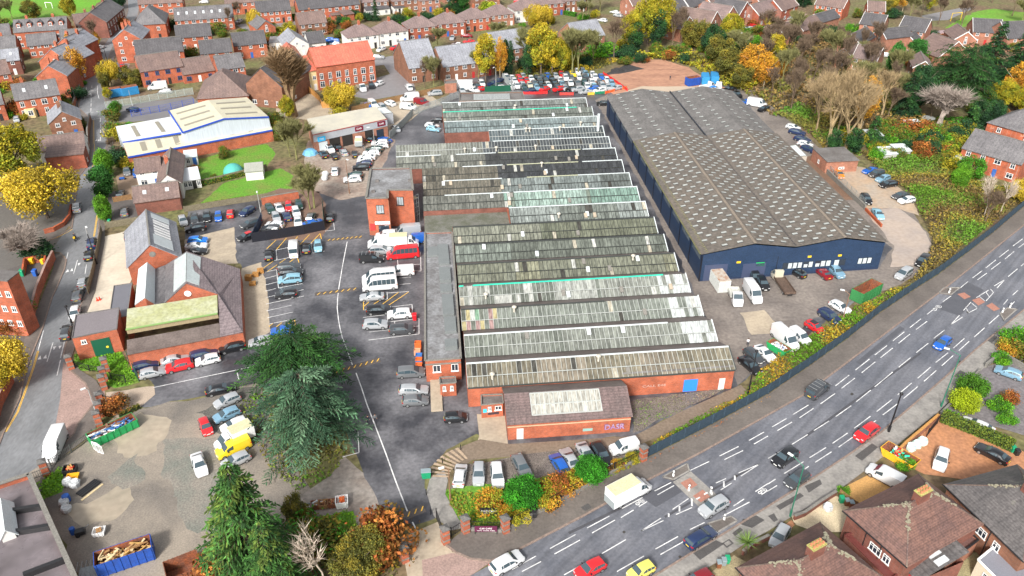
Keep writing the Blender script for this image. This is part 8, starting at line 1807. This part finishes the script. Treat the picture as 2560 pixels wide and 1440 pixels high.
for a in[
 (120,545,11.5,'yellow','big round yellow tree beside the curved street wall',1.12),(52,455,14,'yellowgreen','olive-yellow tree above the big round yellow one',1.2),(22,968,8.5,'yellow','yellow tree below the brick mill',.85),(0,470,12,'yellowgreen','olive-yellow tree cut by the left edge',1.1),
 (78,645,8,'baregrey','twiggy grey bush in the courtyard corner',1.15),(100,640,3,'shrub_dark','dark shrub under the twiggy grey bush',1.6),(270,442,7,'cypress','bright green clipped tree at the top of the drive',.95),(262,492,8,'column','dark clipped conifer beside the narrow street',1.15),(265,552,6,'cypress','rounded green hedge tree beside the dark drive',.9),
 (200,218,13,'orange','orange birch leaning over the street wall',.75),(186,165,11,'orange','thin orange birch behind the gabled houses',.6),(238,120,11,'bare','bare brown tree at the bend of the street',.8),(246,118,6,'orange','low orange growth under the bare street tree',.8),
 (178,48,9,'yellowgreen','yellow tree at the edge of the left playing field',.9),(84,50,8,'olive','olive tree behind the dormered terrace',1.1),(32,52,9,'bareolive','bare pollard at the left playing field',.9),(6,56,8,'bareolive','bare tree at the top left corner',.9),(300,22,8,'dark','dark tree behind the shop terrace',.9),
 (280,215,8,'yellow','yellow tree above the blue containers',.7),(266,225,6,'olive','olive shrub tree left of the blue containers',.8),(318,212,6,'olive','olive thicket behind the blue containers',1.2),(345,218,6,'olive','olive thicket beside the blue-windowed office',1.0),(272,250,4,'yellowgreen','yellowish shrub at the street corner of the depot',.9),(292,290,4.5,'green','green bush beside the depot gate',.9),(280,300,3,'shrub','scrubby bush along the depot street edge',1.2),
 (284,340,3.5,'shrub','brown scrub along the depot wall',1.3),(288,385,5,'bare','small bare tree in the brown hedge',1.0),(300,400,4,'bare','second small bare tree beside the depot corner',1.0),
 (470,72,7,'smallconifer','small dark conifer before the orange terrace',1.0),(400,84,7,'dark','dark green ivy mass by the old school',.9),(640,84,9,'yellow','yellow tree beside the narrow brick house',.55),(575,78,10,'bare','bare tree in front of the orange terrace',.6),(598,62,10,'bare','bare tree at the end of the orange terrace',.7),(480,140,3,'shrub','low shrubs between the dark-roofed pairs',1.4),
 (732,292,22,'poplar','tall brown poplar beside the old brick hall',1.0),(722,300,7,'yellowgreen','yellow growth at the foot of the poplar',.8),(742,400,12,'bareolive','dense olive willow below the poplar',1.0),(726,392,10,'bareolive','second olive willow below the poplar',.9),(706,345,5,'olive','olive shrub beside the depot wall',1.0),
 (786,520,11,'bareolive','spreading olive-green tree at the corner of the garage yard',1.0),(776,524,9,'bareolive','second olive-green stem at the corner of the garage yard',1.0),(853,280,8.5,'yellow','yellow willow behind the garage workshop',.95),(850,292,3,'shrub_yellow','yellow weeds behind the garage workshop',1.2),
 (940,52,9,'conifer','pointed conifer behind the white semis',.8),(1020,50,5,'yellowgreen','yellow-green bush behind the white semis',1.2),(900,58,4,'yellowgreen','yellow-green shrub in the back gardens',1.1),(868,68,4,'green','green garden shrub above the chapel house',1.1),(818,82,3.5,'shrub_rust','rusty shrub by the brown bay-windowed semi',1.4),(1135,42,13,'conifer','big dark conifer at the top centre',1.4),(1160,42,11,'column','dark columnar conifer right of the big conifer',.9),(1012,60,3,'shrub_green','round green bush beside the garden huts',1.2),(1220,30,4,'shrub_gold','yellow garden shrub above the semis',1.3),(1225,8,5,'green','green hedge tree at the top edge',1.2),
 (1096,128,9,'bareolive','wide bare tree before the semis',1.25),(1078,130,7,'bare','low bare bush left of the wide bare tree',1.2),(1062,220,10,'bare','bare tree before the grey-roofed flats',.8),(1084,222,11,'bareolive','forked bare tree at the gable of the flats',.8),(1100,214,10,'bare','bare tree at the middle of the grey-roofed flats',.7),(1196,196,10,'bareolive','olive bare tree left of the yellow birch',.7),
 (1214,204,16,'tallyellow','bright yellow birch in front of the flats',.95),(1250,200,14,'orange','thin brown birch right of the yellow birch',.5),(1268,190,12,'dark','dark ivy thicket at the end of the flats',.5),(1240,105,8,'bareolive','bare thicket below the pale hipped semi',1.3),(1290,112,8,'bareolive','bare thicket above the grey-roofed flats',1.2),(1335,72,9,'yellow','yellow tree below the white-sided semi',.8),(1362,66,8,'yellow','yellow tree left of the lawn strip',.7),
 (1352,190,18,'tallyellow','tall bright yellow tree behind the compound',1.15),(1380,190,15,'tallyellow','yellow tree right of the tallest yellow one',.9),(1404,186,12,'yellowgreen','yellow-green tree behind the compound cars',.8),(1318,190,13,'ivy','ivy-clad trunk left of the yellow trees',1.0),(1318,170,14,'bareolive','bare tree left of the yellow trees',.9),(1430,190,17,'bareolive','large bare spreading tree behind the compound',1.0),(1446,186,16,'bareolive','second large bare tree behind the compound',.9),(1412,170,9,'olive','olive understorey behind the compound',.9),
 (1480,165,13,'bareolive','olive bare tree by the brick flats',.8),(1500,140,5,'shrub_green','green scrub at the edge of the clay ground',1.6),(1534,150,15,'bare','black-stemmed bare tree at the clay ground',.8),(1470,40,14,'bareolive','pale bare tree at the top centre right',1.0),(1500,30,12,'bareolive','bare tree beside the brown hipped semi',1.0),(1455,60,10,'bareolive','bare tree above the brick flats',1.0),(1585,135,14,'ivy','ivy-clad tree left of the pair',1.3),(1578,130,14,'yellowgreen','olive-yellow tree with ivy at the clay ground',.8),(1640,122,17,'ivy','dark ivy-clad tree right of the pair',1.1),(1618,112,18,'yellowgreen','tallest olive-yellow tree above the clay ground',.9),(1650,110,17,'yellowgreen','olive-yellow tree right of the dark ivy one',.8),(1600,100,13,'bareolive','bare crown between the ivy trees',1.0),
 (1680,118,14,'bare','dark bare tree before the small gabled house',.7),(1702,112,15,'bare','dark bare tree with thin crown right of it',.6),(1724,118,10,'olive','olive thicket behind the clay ground',1.0),(1752,128,11,'olive','bushy olive tree behind the blue skip',1.0),(1780,140,11,'dark','dark evergreen thicket behind the blue skip',.9),(1795,170,11,'olive','olive bank tree above the containers',1.1),(1822,118,12,'yellowgreen','lime-yellow tree below the garage gables',.9),(1846,160,12,'bareolive','olive bare tree left of the orange one',1.1),(1826,205,11,'olive','big olive bush beside the blue containers',1.2),(1852,226,8,'olive','lower olive bush by the warehouse corner',1.1),
 (1882,218,14,'orange','large orange tree beside the blue containers',1.1),(1908,222,12,'orange','second orange tree beside the warehouse',.9),(1858,218,5,'shrub_yellow','yellow shrub at the foot of the orange tree',1.3),(1932,180,13,'tallyellow','yellow-orange tree in the brown wood',1.0),(1945,200,9,'orange','orange tree within the brown wood',.8),
 (2068,372,24,'baretan','tallest tan bare tree by the small garage',.9),(2112,380,22,'baretan2','tan bare tree right of the tallest',.9),(2136,372,20,'baretan','leaning tan bare tree at the gardens',.9),(2040,330,18,'baretan2','tan bare tree nearest the queue of cars',.8),(2090,350,16,'baretan','low forked tan tree',.8),(2155,320,15,'orange','sparse orange crown among the tan trees',.7),(2090,300,14,'baretan','pale tan tree behind the tallest',1.0),(2200,300,16,'baretan','pinkish tan tree before the cedars',.9),
 (2130,385,9,'ivy','ivy-covered stump group under the tan trees',1.6),(2080,388,9,'ivy','dark ivy stems beside the small garage',1.4),(2178,358,8,'smallconifer','bright green conifer at the gardens',1.0),(2124,362,4,'shrub_yellow','yellow shrub under the tan trees',1.3),(2345,318,13,'baregrey','wide grey bare tree in the gardens',1.05),(2325,300,8,'bare','brown bare thicket by the trampoline',1.0),
 (2390,268,19,'cedar_dark','wide dark cedar behind the gardens',.62),(2350,240,16,'cedar_dark','second wide cedar nearer the cul-de-sac',.6),(2465,210,20,'conifer','tall dark conifer right of the cedars',1.0),(2440,230,15,'conifer','dark conifer among the cedars',1.0),(2535,200,18,'conifer','dark conifer at the right edge',1.1),(2500,235,12,'conifer','lower dark conifer behind the orange tree',1.0),(2262,290,15,'conifer','dark conifer left of the grey bare tree',.9),(2285,270,13,'dark','dark evergreen left of the cedars',.8),(2230,195,12,'column','green columnar conifer by the white car',.8),(2282,160,9,'column','wide green columnar conifer in the cul-de-sac',1.3),(2300,240,9,'dark','dark shrubbery below the brown gabled house',1.0),
 (2528,262,13,'orange','orange tree at the right edge',1.1),(2500,275,9,'yellowgreen','olive-yellow tree below the orange one',1.1),(2550,285,8,'yellowgreen','olive-yellow tree at the right edge',1.1),(2420,330,8,'smallconifer','dark conifer behind the tall chimney',1.2),(2440,318,8,'dark','dark bush left of the tall chimney',.8),(2475,320,8,'dark','dark bush before the slate-roofed house',.9),
 (2018,10,9,'conifer','blue-green conifer at the top right',.9),(2005,18,8,'dark','dark conifer beside the blue-green one',.8),(2270,55,12,'bareolive','bare tree left in the row by the right playing field',.8),(2300,52,13,'bare','second bare tree by the right playing field',.7),(2345,62,13,'bare','third bare tree by the right playing field',.8),(2402,70,12,'bare','bare tree beside the goalposts',.9),(2255,30,12,'orange','faded orange tree beyond the estate',.8),(2320,30,10,'yellowgreen','yellowish tree beyond the estate',.8),(2430,12,12,'bare','bare tree at the top edge right',1.0),(2480,8,12,'bare','brown bare tree in the top right woods',1.0),(2530,40,12,'bare','bare tree right of the playing field',1.0),(2552,60,10,'bareolive','greyish bare tree at the right edge',1.0),(2210,42,7,'olive','dark olive tree behind the orange house',.9),(2225,30,7,'yellow','small yellow tree behind the orange house',.6),
 (2395,470,6,'cypress','bright lime bush before the blue fence',1.1),(2420,450,6,'green','green bush behind the lime one',1.1),(2368,388,3,'shrub_gold','small golden bush by the conservatory',1.3),(2458,545,11,'birch','left bare white birch on the scrub bank',.9),(2498,540,10,'birch','right bare white birch on the scrub bank',.9),(2460,560,9,'bare','brown bare thicket on the scrub bank',1.0),(2550,510,6,'yellow','yellow bush at the right edge of the bank',.8),
 (775,1098,12.5,'cedar_blue','great blue-green cedar in the middle of the yard',1.0),(745,945,9.5,'cedar_dark','dark green cedar behind the blue one',1.12),(645,1455,20,'fir','tall feathery fir at the bottom',1.0),(700,1520,15,'fir','second fir cut by the bottom edge',.9),(560,1500,5,'shrub_rust','brown shrub at the bottom edge',1.2),
 (918,1430,7,'olive','dense olive conifer beside the entrance',1.05),(890,1460,6.5,'olive','lower olive conifer beside the entrance',1.0),(966,1385,5.5,'shrub_rust','rusty shrub left of the entrance pillar',1.05),(945,1340,3,'shrub_rust','smaller rusty shrub beside the entrance hump',1.1),(815,1470,11,'birch','bare pale tree at the bottom edge',1.3),(790,1350,3.5,'shrub','olive shrub above the bare pale tree',1.6),(745,1310,5,'olive','olive shrub right of the fir',.8),
 (1307,1262,4.6,'dome','larger round green bush behind the railings',1.0),(1474,1200,4.0,'dome','smaller round green bush behind the railings',1.0),(1228,1272,2.4,'shrub_orange','orange-brown shrub on the entrance lawn',1.2),(1270,1296,1.6,'shrub_orange','orange shrub behind the signboards',1.2),(1298,1302,1.9,'shrub_yellow','yellow shrub at the railings',1.1),(1352,1250,2.6,'shrub_yellow','bright yellow bush right of the larger round bush',1.1),(1385,1230,2.5,'shrub_rust','rusty tall shrub between the round bushes',1.1),(1412,1225,2.1,'shrub_orange','amber shrub between the round bushes',1.2),(1440,1210,1.9,'shrub_orange','amber shrub touching the smaller round bush',1.1),(1510,1182,1.3,'shrub','olive shrub right of the smaller round bush',1.2),(1545,1170,1.1,'shrub_orange','amber shrub under the small white van',1.3),(1582,1152,1.3,'shrub_yellow','yellow shrub beside the lone pillar',1.1),(1370,1262,2.0,'shrub_orange','low amber shrub along the railings',1.2),
 (2424,985,3.4,'topiary','large green topiary dome',1.15),(2405,1022,3.4,'topiary_gold','golden topiary dome beside the pavement',1.1),(1862,1385,3.4,'palm','spiky palm at the garden wall',1.2),(2108,1234,1.2,'shrub_green','green shrub on the orange gravel',1.0),(2260,1170,1.7,'shrub_green','green shrub below the yellow skip',1.0),(92,1362,1.6,'shrub_gold','yellow plant on the wet flat roof',.9),(2495,1022,1.8,'shrub_green','green bush in the raised bed',1.3),(2518,1005,1.8,'shrub_rust','rusty bush in the raised bed',1.1),(2515,1055,1.6,'shrub_green','lower green bush on the slate patio',1.3),(2540,860,2.6,'shrub_green','green shrub at the right edge garden',1.6),(2520,880,2.2,'shrub_orange','orange shrub at the right edge garden',1.2),(2556,895,2.6,'shrub','clipped hedge bush at the right edge',1.5),(2500,905,1.8,'shrub_green','low green shrub by the stone wall',1.2),
 (487,430,1.6,'shrub_rust','red-leaved bush by the lawn fence',1.2),(536,448,1.4,'shrub','small shrub on the lawn',.8),(560,395,3,'shrub','shrub by the lawn top',.8),(40,830,3,'shrub_rust','brown hedge inside the orange wall',1.2),(50,790,3,'shrub','green hedge inside the orange wall',1.2),(290,1030,2.4,'shrub_rust','brown bramble beside the left gateway',1.3),
]:plant(*a)
wq=random.Random(9);pl=[]
for i in range(400):
    x,y=wq.uniform(1895,2240),wq.uniform(95,345)
    if y<90+(x-1895)*.17 or y>265+(x-1895)*.33 or(x>2110 and y>300):continue
    if x<1960 and y>250:continue
    g=G(x,y)
    if any((g-o).length<6.2 for o in pl):continue
    pl.append(g);plant(x,y,wq.uniform(9,15),wq.choice(['bare','bare2','bare2','bareolive']),'brown bare tree in the thick wood beyond the warehouse',wq.uniform(.7,1.0),'bare trees of the wood beyond the warehouse')
    if len(pl)>62:break
GZ=[(430,60,660,140,14),(640,50,870,95,16),(870,40,1290,60,26),(0,120,240,330,26),(0,60,330,80,10),(1300,40,1500,70,12),(1690,20,1960,120,34),(1960,30,2250,110,22),(2300,330,2420,420,34),(2180,330,2330,400,30),(2250,90,2540,180,22),(290,330,340,420,8),(1560,120,1860,160,34),(1290,120,1480,175,14),(640,290,700,350,6),(2430,240,2560,300,12),(600,60,760,130,10)]
sq=random.Random(21)
for x0,y0,x1,y1,n in GZ:
    for i in range(n):
        plant(sq.uniform(x0,x1),sq.uniform(y0,y1),sq.uniform(1.5,4),sq.choice(['shrub','shrub','shrub_green','shrub_dark','shrub_rust','shrub_yellow']),'garden shrub among the house gardens',sq.uniform(.8,1.6),'shrubs scattered through the gardens')
for i in range(34):
    x=-300+i*95+sq.uniform(-30,30)
    plant(x,sq.uniform(-50,-25),sq.uniform(8,13),sq.choice(['bare','bareolive','olive','yellowgreen','dark','bare2']),'tree on the far horizon line beyond the houses',1,'far trees beyond the houses')
def hedge(label,pts,w,h,cols,seed):
    o=G(*pts[0]);r=root('hedge',o,0,label,'hedge');q=random.Random(seed);b=MB();L_=[G(*p)-o for p in pts]
    for a,c in zip(L_[:-1],L_[1:]):
        d=c-a;n=Vector((-d.y,d.x,0)).normalized()
        for i in range(int(d.length*w*h*130)):
            u,v_,z=q.random(),q.uniform(-.5,.5),q.random()
            if q.random()<.75:
                f=q.randrange(3)
                if f==0:z=1
                elif f==1:v_=-.5
                else:v_=.5
            cc=q.choice(cols);k=q.uniform(.7,1.3);b.col=tuple(x*k for x in cc);leafq(b,a+d*u+n*(v_*w+q.uniform(-.08,.08))+Vector((0,0,z*h+q.uniform(-.06,.06))),.2,q,.3)
    b.build('foliage',M_leaf,r,color=True);b=MB()
    for a,c in zip(L_[:-1],L_[1:]):b.obox(a,c,w*.72,h*.86)
    b.build('stems',mat('hedge_inside',(.03,.05,.015),var=.3),r)
HG=[(.10,.155,.02),(.075,.12,.02),(.14,.17,.02)]
hedge('long clipped hedge between the patio and the terracotta drive',[(2350,1050),(2440,1084),(2530,1125)],1.5,1.5,HG,1);hedge('clipped hedge stub beside the pavement',[(2355,1032),(2395,1048)],.8,.8,BRT,2);hedge('green hedge in front of the red hipped semi',[(1410,36),(1440,42)],1.5,1.6,GRN,3)
hedge('ivy hedge beside the substation railings',[(350,1010+10),(300,1045)],.6,.8,OLV,4);hedge('dark hedge beside the orange flats',[(712,52),(740,48)],2,2,GRN,5);hedge('loose yellow-green hedge between the two lawns',[(498,466),(570,449),(660,426)],1.0,1.2,YG[:1]+OLV+GRN,7);hedge('hedge at the lawn fence',[(500,520),(560,510),(640,497)],.6,1.0,YG[:1]+OLV,6)
def growth(name,label,poly,dens,cols,h=(.3,1.4),size=.28,seed=1,scale=.09):
    P_=[G(*p)for p in poly];q=random.Random(seed);b=MB();x0,x1=min(p.x for p in P_),max(p.x for p in P_);y0,y1=min(p.y for p in P_),max(p.y for p in P_)
    A_=0
    for i in range(len(P_)):a,c=P_[i],P_[(i+1)%len(P_)];A_+=a.x*c.y-c.x*a.y
    n=int(abs(A_)/2*dens);tries=0;k=0
    def inside(x,y):
        c=False;j=len(P_)-1
        for i in range(len(P_)):
            a,d=P_[i],P_[j]
            if(a.y>y)!=(d.y>y)and x<(d.x-a.x)*(y-a.y)/(d.y-a.y)+a.x:c=not c
            j=i
        return c
    while k<n and tries<n*12:
        tries+=1;x,y=q.uniform(x0,x1),q.uniform(y0,y1)
        if not inside(x,y):continue
        k+=1;f=mnoise.noise(Vector((x*scale*3,y*scale*3,seed)))*.5+.5;f2=mnoise.noise(Vector((x*scale,y*scale,seed+9)))*.5+.5
        hh=h[0]+(h[1]-h[0])*max(0,f*1.5-.25);c=cols[min(len(cols)-1,int(max(0,min(.999,f2*1.6-.3+q.uniform(-.12,.12)))*len(cols)))];m_=q.uniform(.65,1.35);b.col=tuple(v*m_ for v in c)
        leafq(b,Vector((x,y,q.random()**.5*hh+.05)),size*q.uniform(.6,1.5),q,.2)
    o=b.build(name,M_leaf,None,color=True);tag(o,label,'undergrowth',None,'stuff')
MIXB=[(.14,.20,.02),(.24,.19,.04),(.33,.20,.03),(.22,.12,.04),(.36,.27,.03),(.11,.17,.02)]
growth('undergrowth','orange and green scrub covering the bank above the road',[(2150,385),(2260,372),(2380,400),(2470,470),(2560,470),(2640,430),(2600,470),(2482,560),(2400,628),(2345,672),(2300,700),(2262,712),(2290,690),(2318,645),(2332,600),(2300,540),(2280,490),(2210,440)],20,[(.09,.19,.015),(.15,.17,.03),(.20,.13,.04),(.11,.09,.035),(.25,.19,.03),(.17,.19,.03),(.09,.16,.02),(.10,.22,.02)],(.1,2.3),.28,1,.05)
growth('undergrowth','yellow and green weeds behind the navy fence',[(1612,1140),(1640,1108),(1760,1042),(1860,990),(1900,935),(1940,895),(2000,860),(2080,810),(2140,770),(2220,735),(2290,712),(2290,716),(2195,780),(2120,840),(2020,912),(1920,980),(1780,1056),(1710,1090)],36,[(.08,.19,.012),(.11,.24,.015),(.16,.20,.02),(.34,.26,.02),(.36,.21,.02),(.15,.17,.02),(.10,.24,.012),(.08,.17,.01)],(.1,1.7),.22,2,.09)
growth('undergrowth','rough green growth on the bank beside the queue of cars',[(1925,290),(1975,300),(2040,350),(2060,376),(2150,390),(2150,340),(2080,290),(1990,262)],9,[(.06,.15,.015),(.10,.2,.02),(.16,.16,.03),(.2,.15,.03)],(.2,1.6),.38,3)
growth('undergrowth','brushwood floor of the wood beyond the warehouse',[(1860,232),(1900,120),(2050,90),(2260,200),(2330,330),(2160,340),(2000,262),(1925,290)],2.6,BRN+OLV[:2],(.2,2.2),.55,4)
growth('undergrowth','olive thicket behind the clay ground',[(1560,145),(1640,132),(1740,140),(1840,190),(1870,232),(1800,212),(1740,172),(1660,150),(1600,148)],6,OLV+YG[:2]+BRN[:2],(.4,3.0),.5,5)
growth('undergrowth','weeds and ivy at the back of the crowded compound',[(1285,205),(1400,195),(1500,172),(1560,150),(1440,150),(1290,175)],5,OLV+YEL[1:2]+DGR[:1],(.2,1.4),.45,6)
growth('undergrowth','leafy garden ground right of the bare trees',[(2160,345),(2300,300),(2440,290),(2440,345),(2380,400),(2260,372)],6,OLV+GRN+BRN[:2],(.1,1.0),.4,7)
growth('grass','bright grass tufts on the entrance lawn',[(1115,1228),(1200,1235),(1300,1250),(1440,1215),(1600,1140),(1600,1160),(1420,1243),(1280,1310),(1165,1316),(1122,1262)],26,[(.10,.28,.015),(.13,.30,.02),(.2,.25,.02),(.22,.17,.03)],(.08,.5),.2,8,.2)
growth('undergrowth','amber bedding behind the entrance railings',[(1290,1300),(1400,1240),(1530,1175),(1600,1142),(1600,1152),(1530,1186),(1400,1252),(1300,1306)],60,ORA[:3]+YG[:2]+RUS[:2],(.3,1.3),.22,9,.3)
growth('grass','ragged weeds beside the dirt lot railings',[(88,1215),(120,1190),(155,1165),(162,1225),(108,1252)],30,BRT,(.05,.6),.2,10)
growth('grass','grass by the scrap crates',[(790,1292),(880,1275),(898,1312),(850,1342),(770,1335)],22,BRT,(.05,.5),.2,11)
growth('undergrowth','ivy and weeds under the great cedars',[(640,985),(700,1000),(860,1080),(870,1140),(820,1200),(740,1230),(680,1180),(620,1080),(600,1010)],9,[(.09,.19,.02),(.13,.17,.02),(.16,.14,.03)],(.05,.7),.25,12)
growth('undergrowth','rusty leaf bed beside the left entrance pillar',[(740,1440),(760,1340),(900,1320),(985,1345),(1000,1400),(990,1470),(740,1500)],8,OLV+RUS[:2],(.1,1.2),.3,13)
growth('grass','grass verge beside the substation',[(184,888),(298,876),(322,908),(346,955),(292,968),(258,958),(262,932),(200,925)],20,BRT+OLV[:1],(.03,.3),.2,14)
growth('leaf_litter','orange fallen leaves along the foot of the navy fence',[(1610,1156),(1710,1102),(1780,1067),(1920,990),(1925,994),(1785,1072),(1715,1108),(1615,1162)],14,[(.4,.13,.03),(.3,.1,.03),(.45,.22,.05)],(.13,.17),.12,15)
growth('leaf_litter','dull fallen leaves on the dark chippings bed',[(1580,1002),(1820,970),(1692,1034),(1584,1080)],9,[(.3,.2,.12),(.2,.2,.1),(.12,.22,.03)],(.05,.12),.13,16)
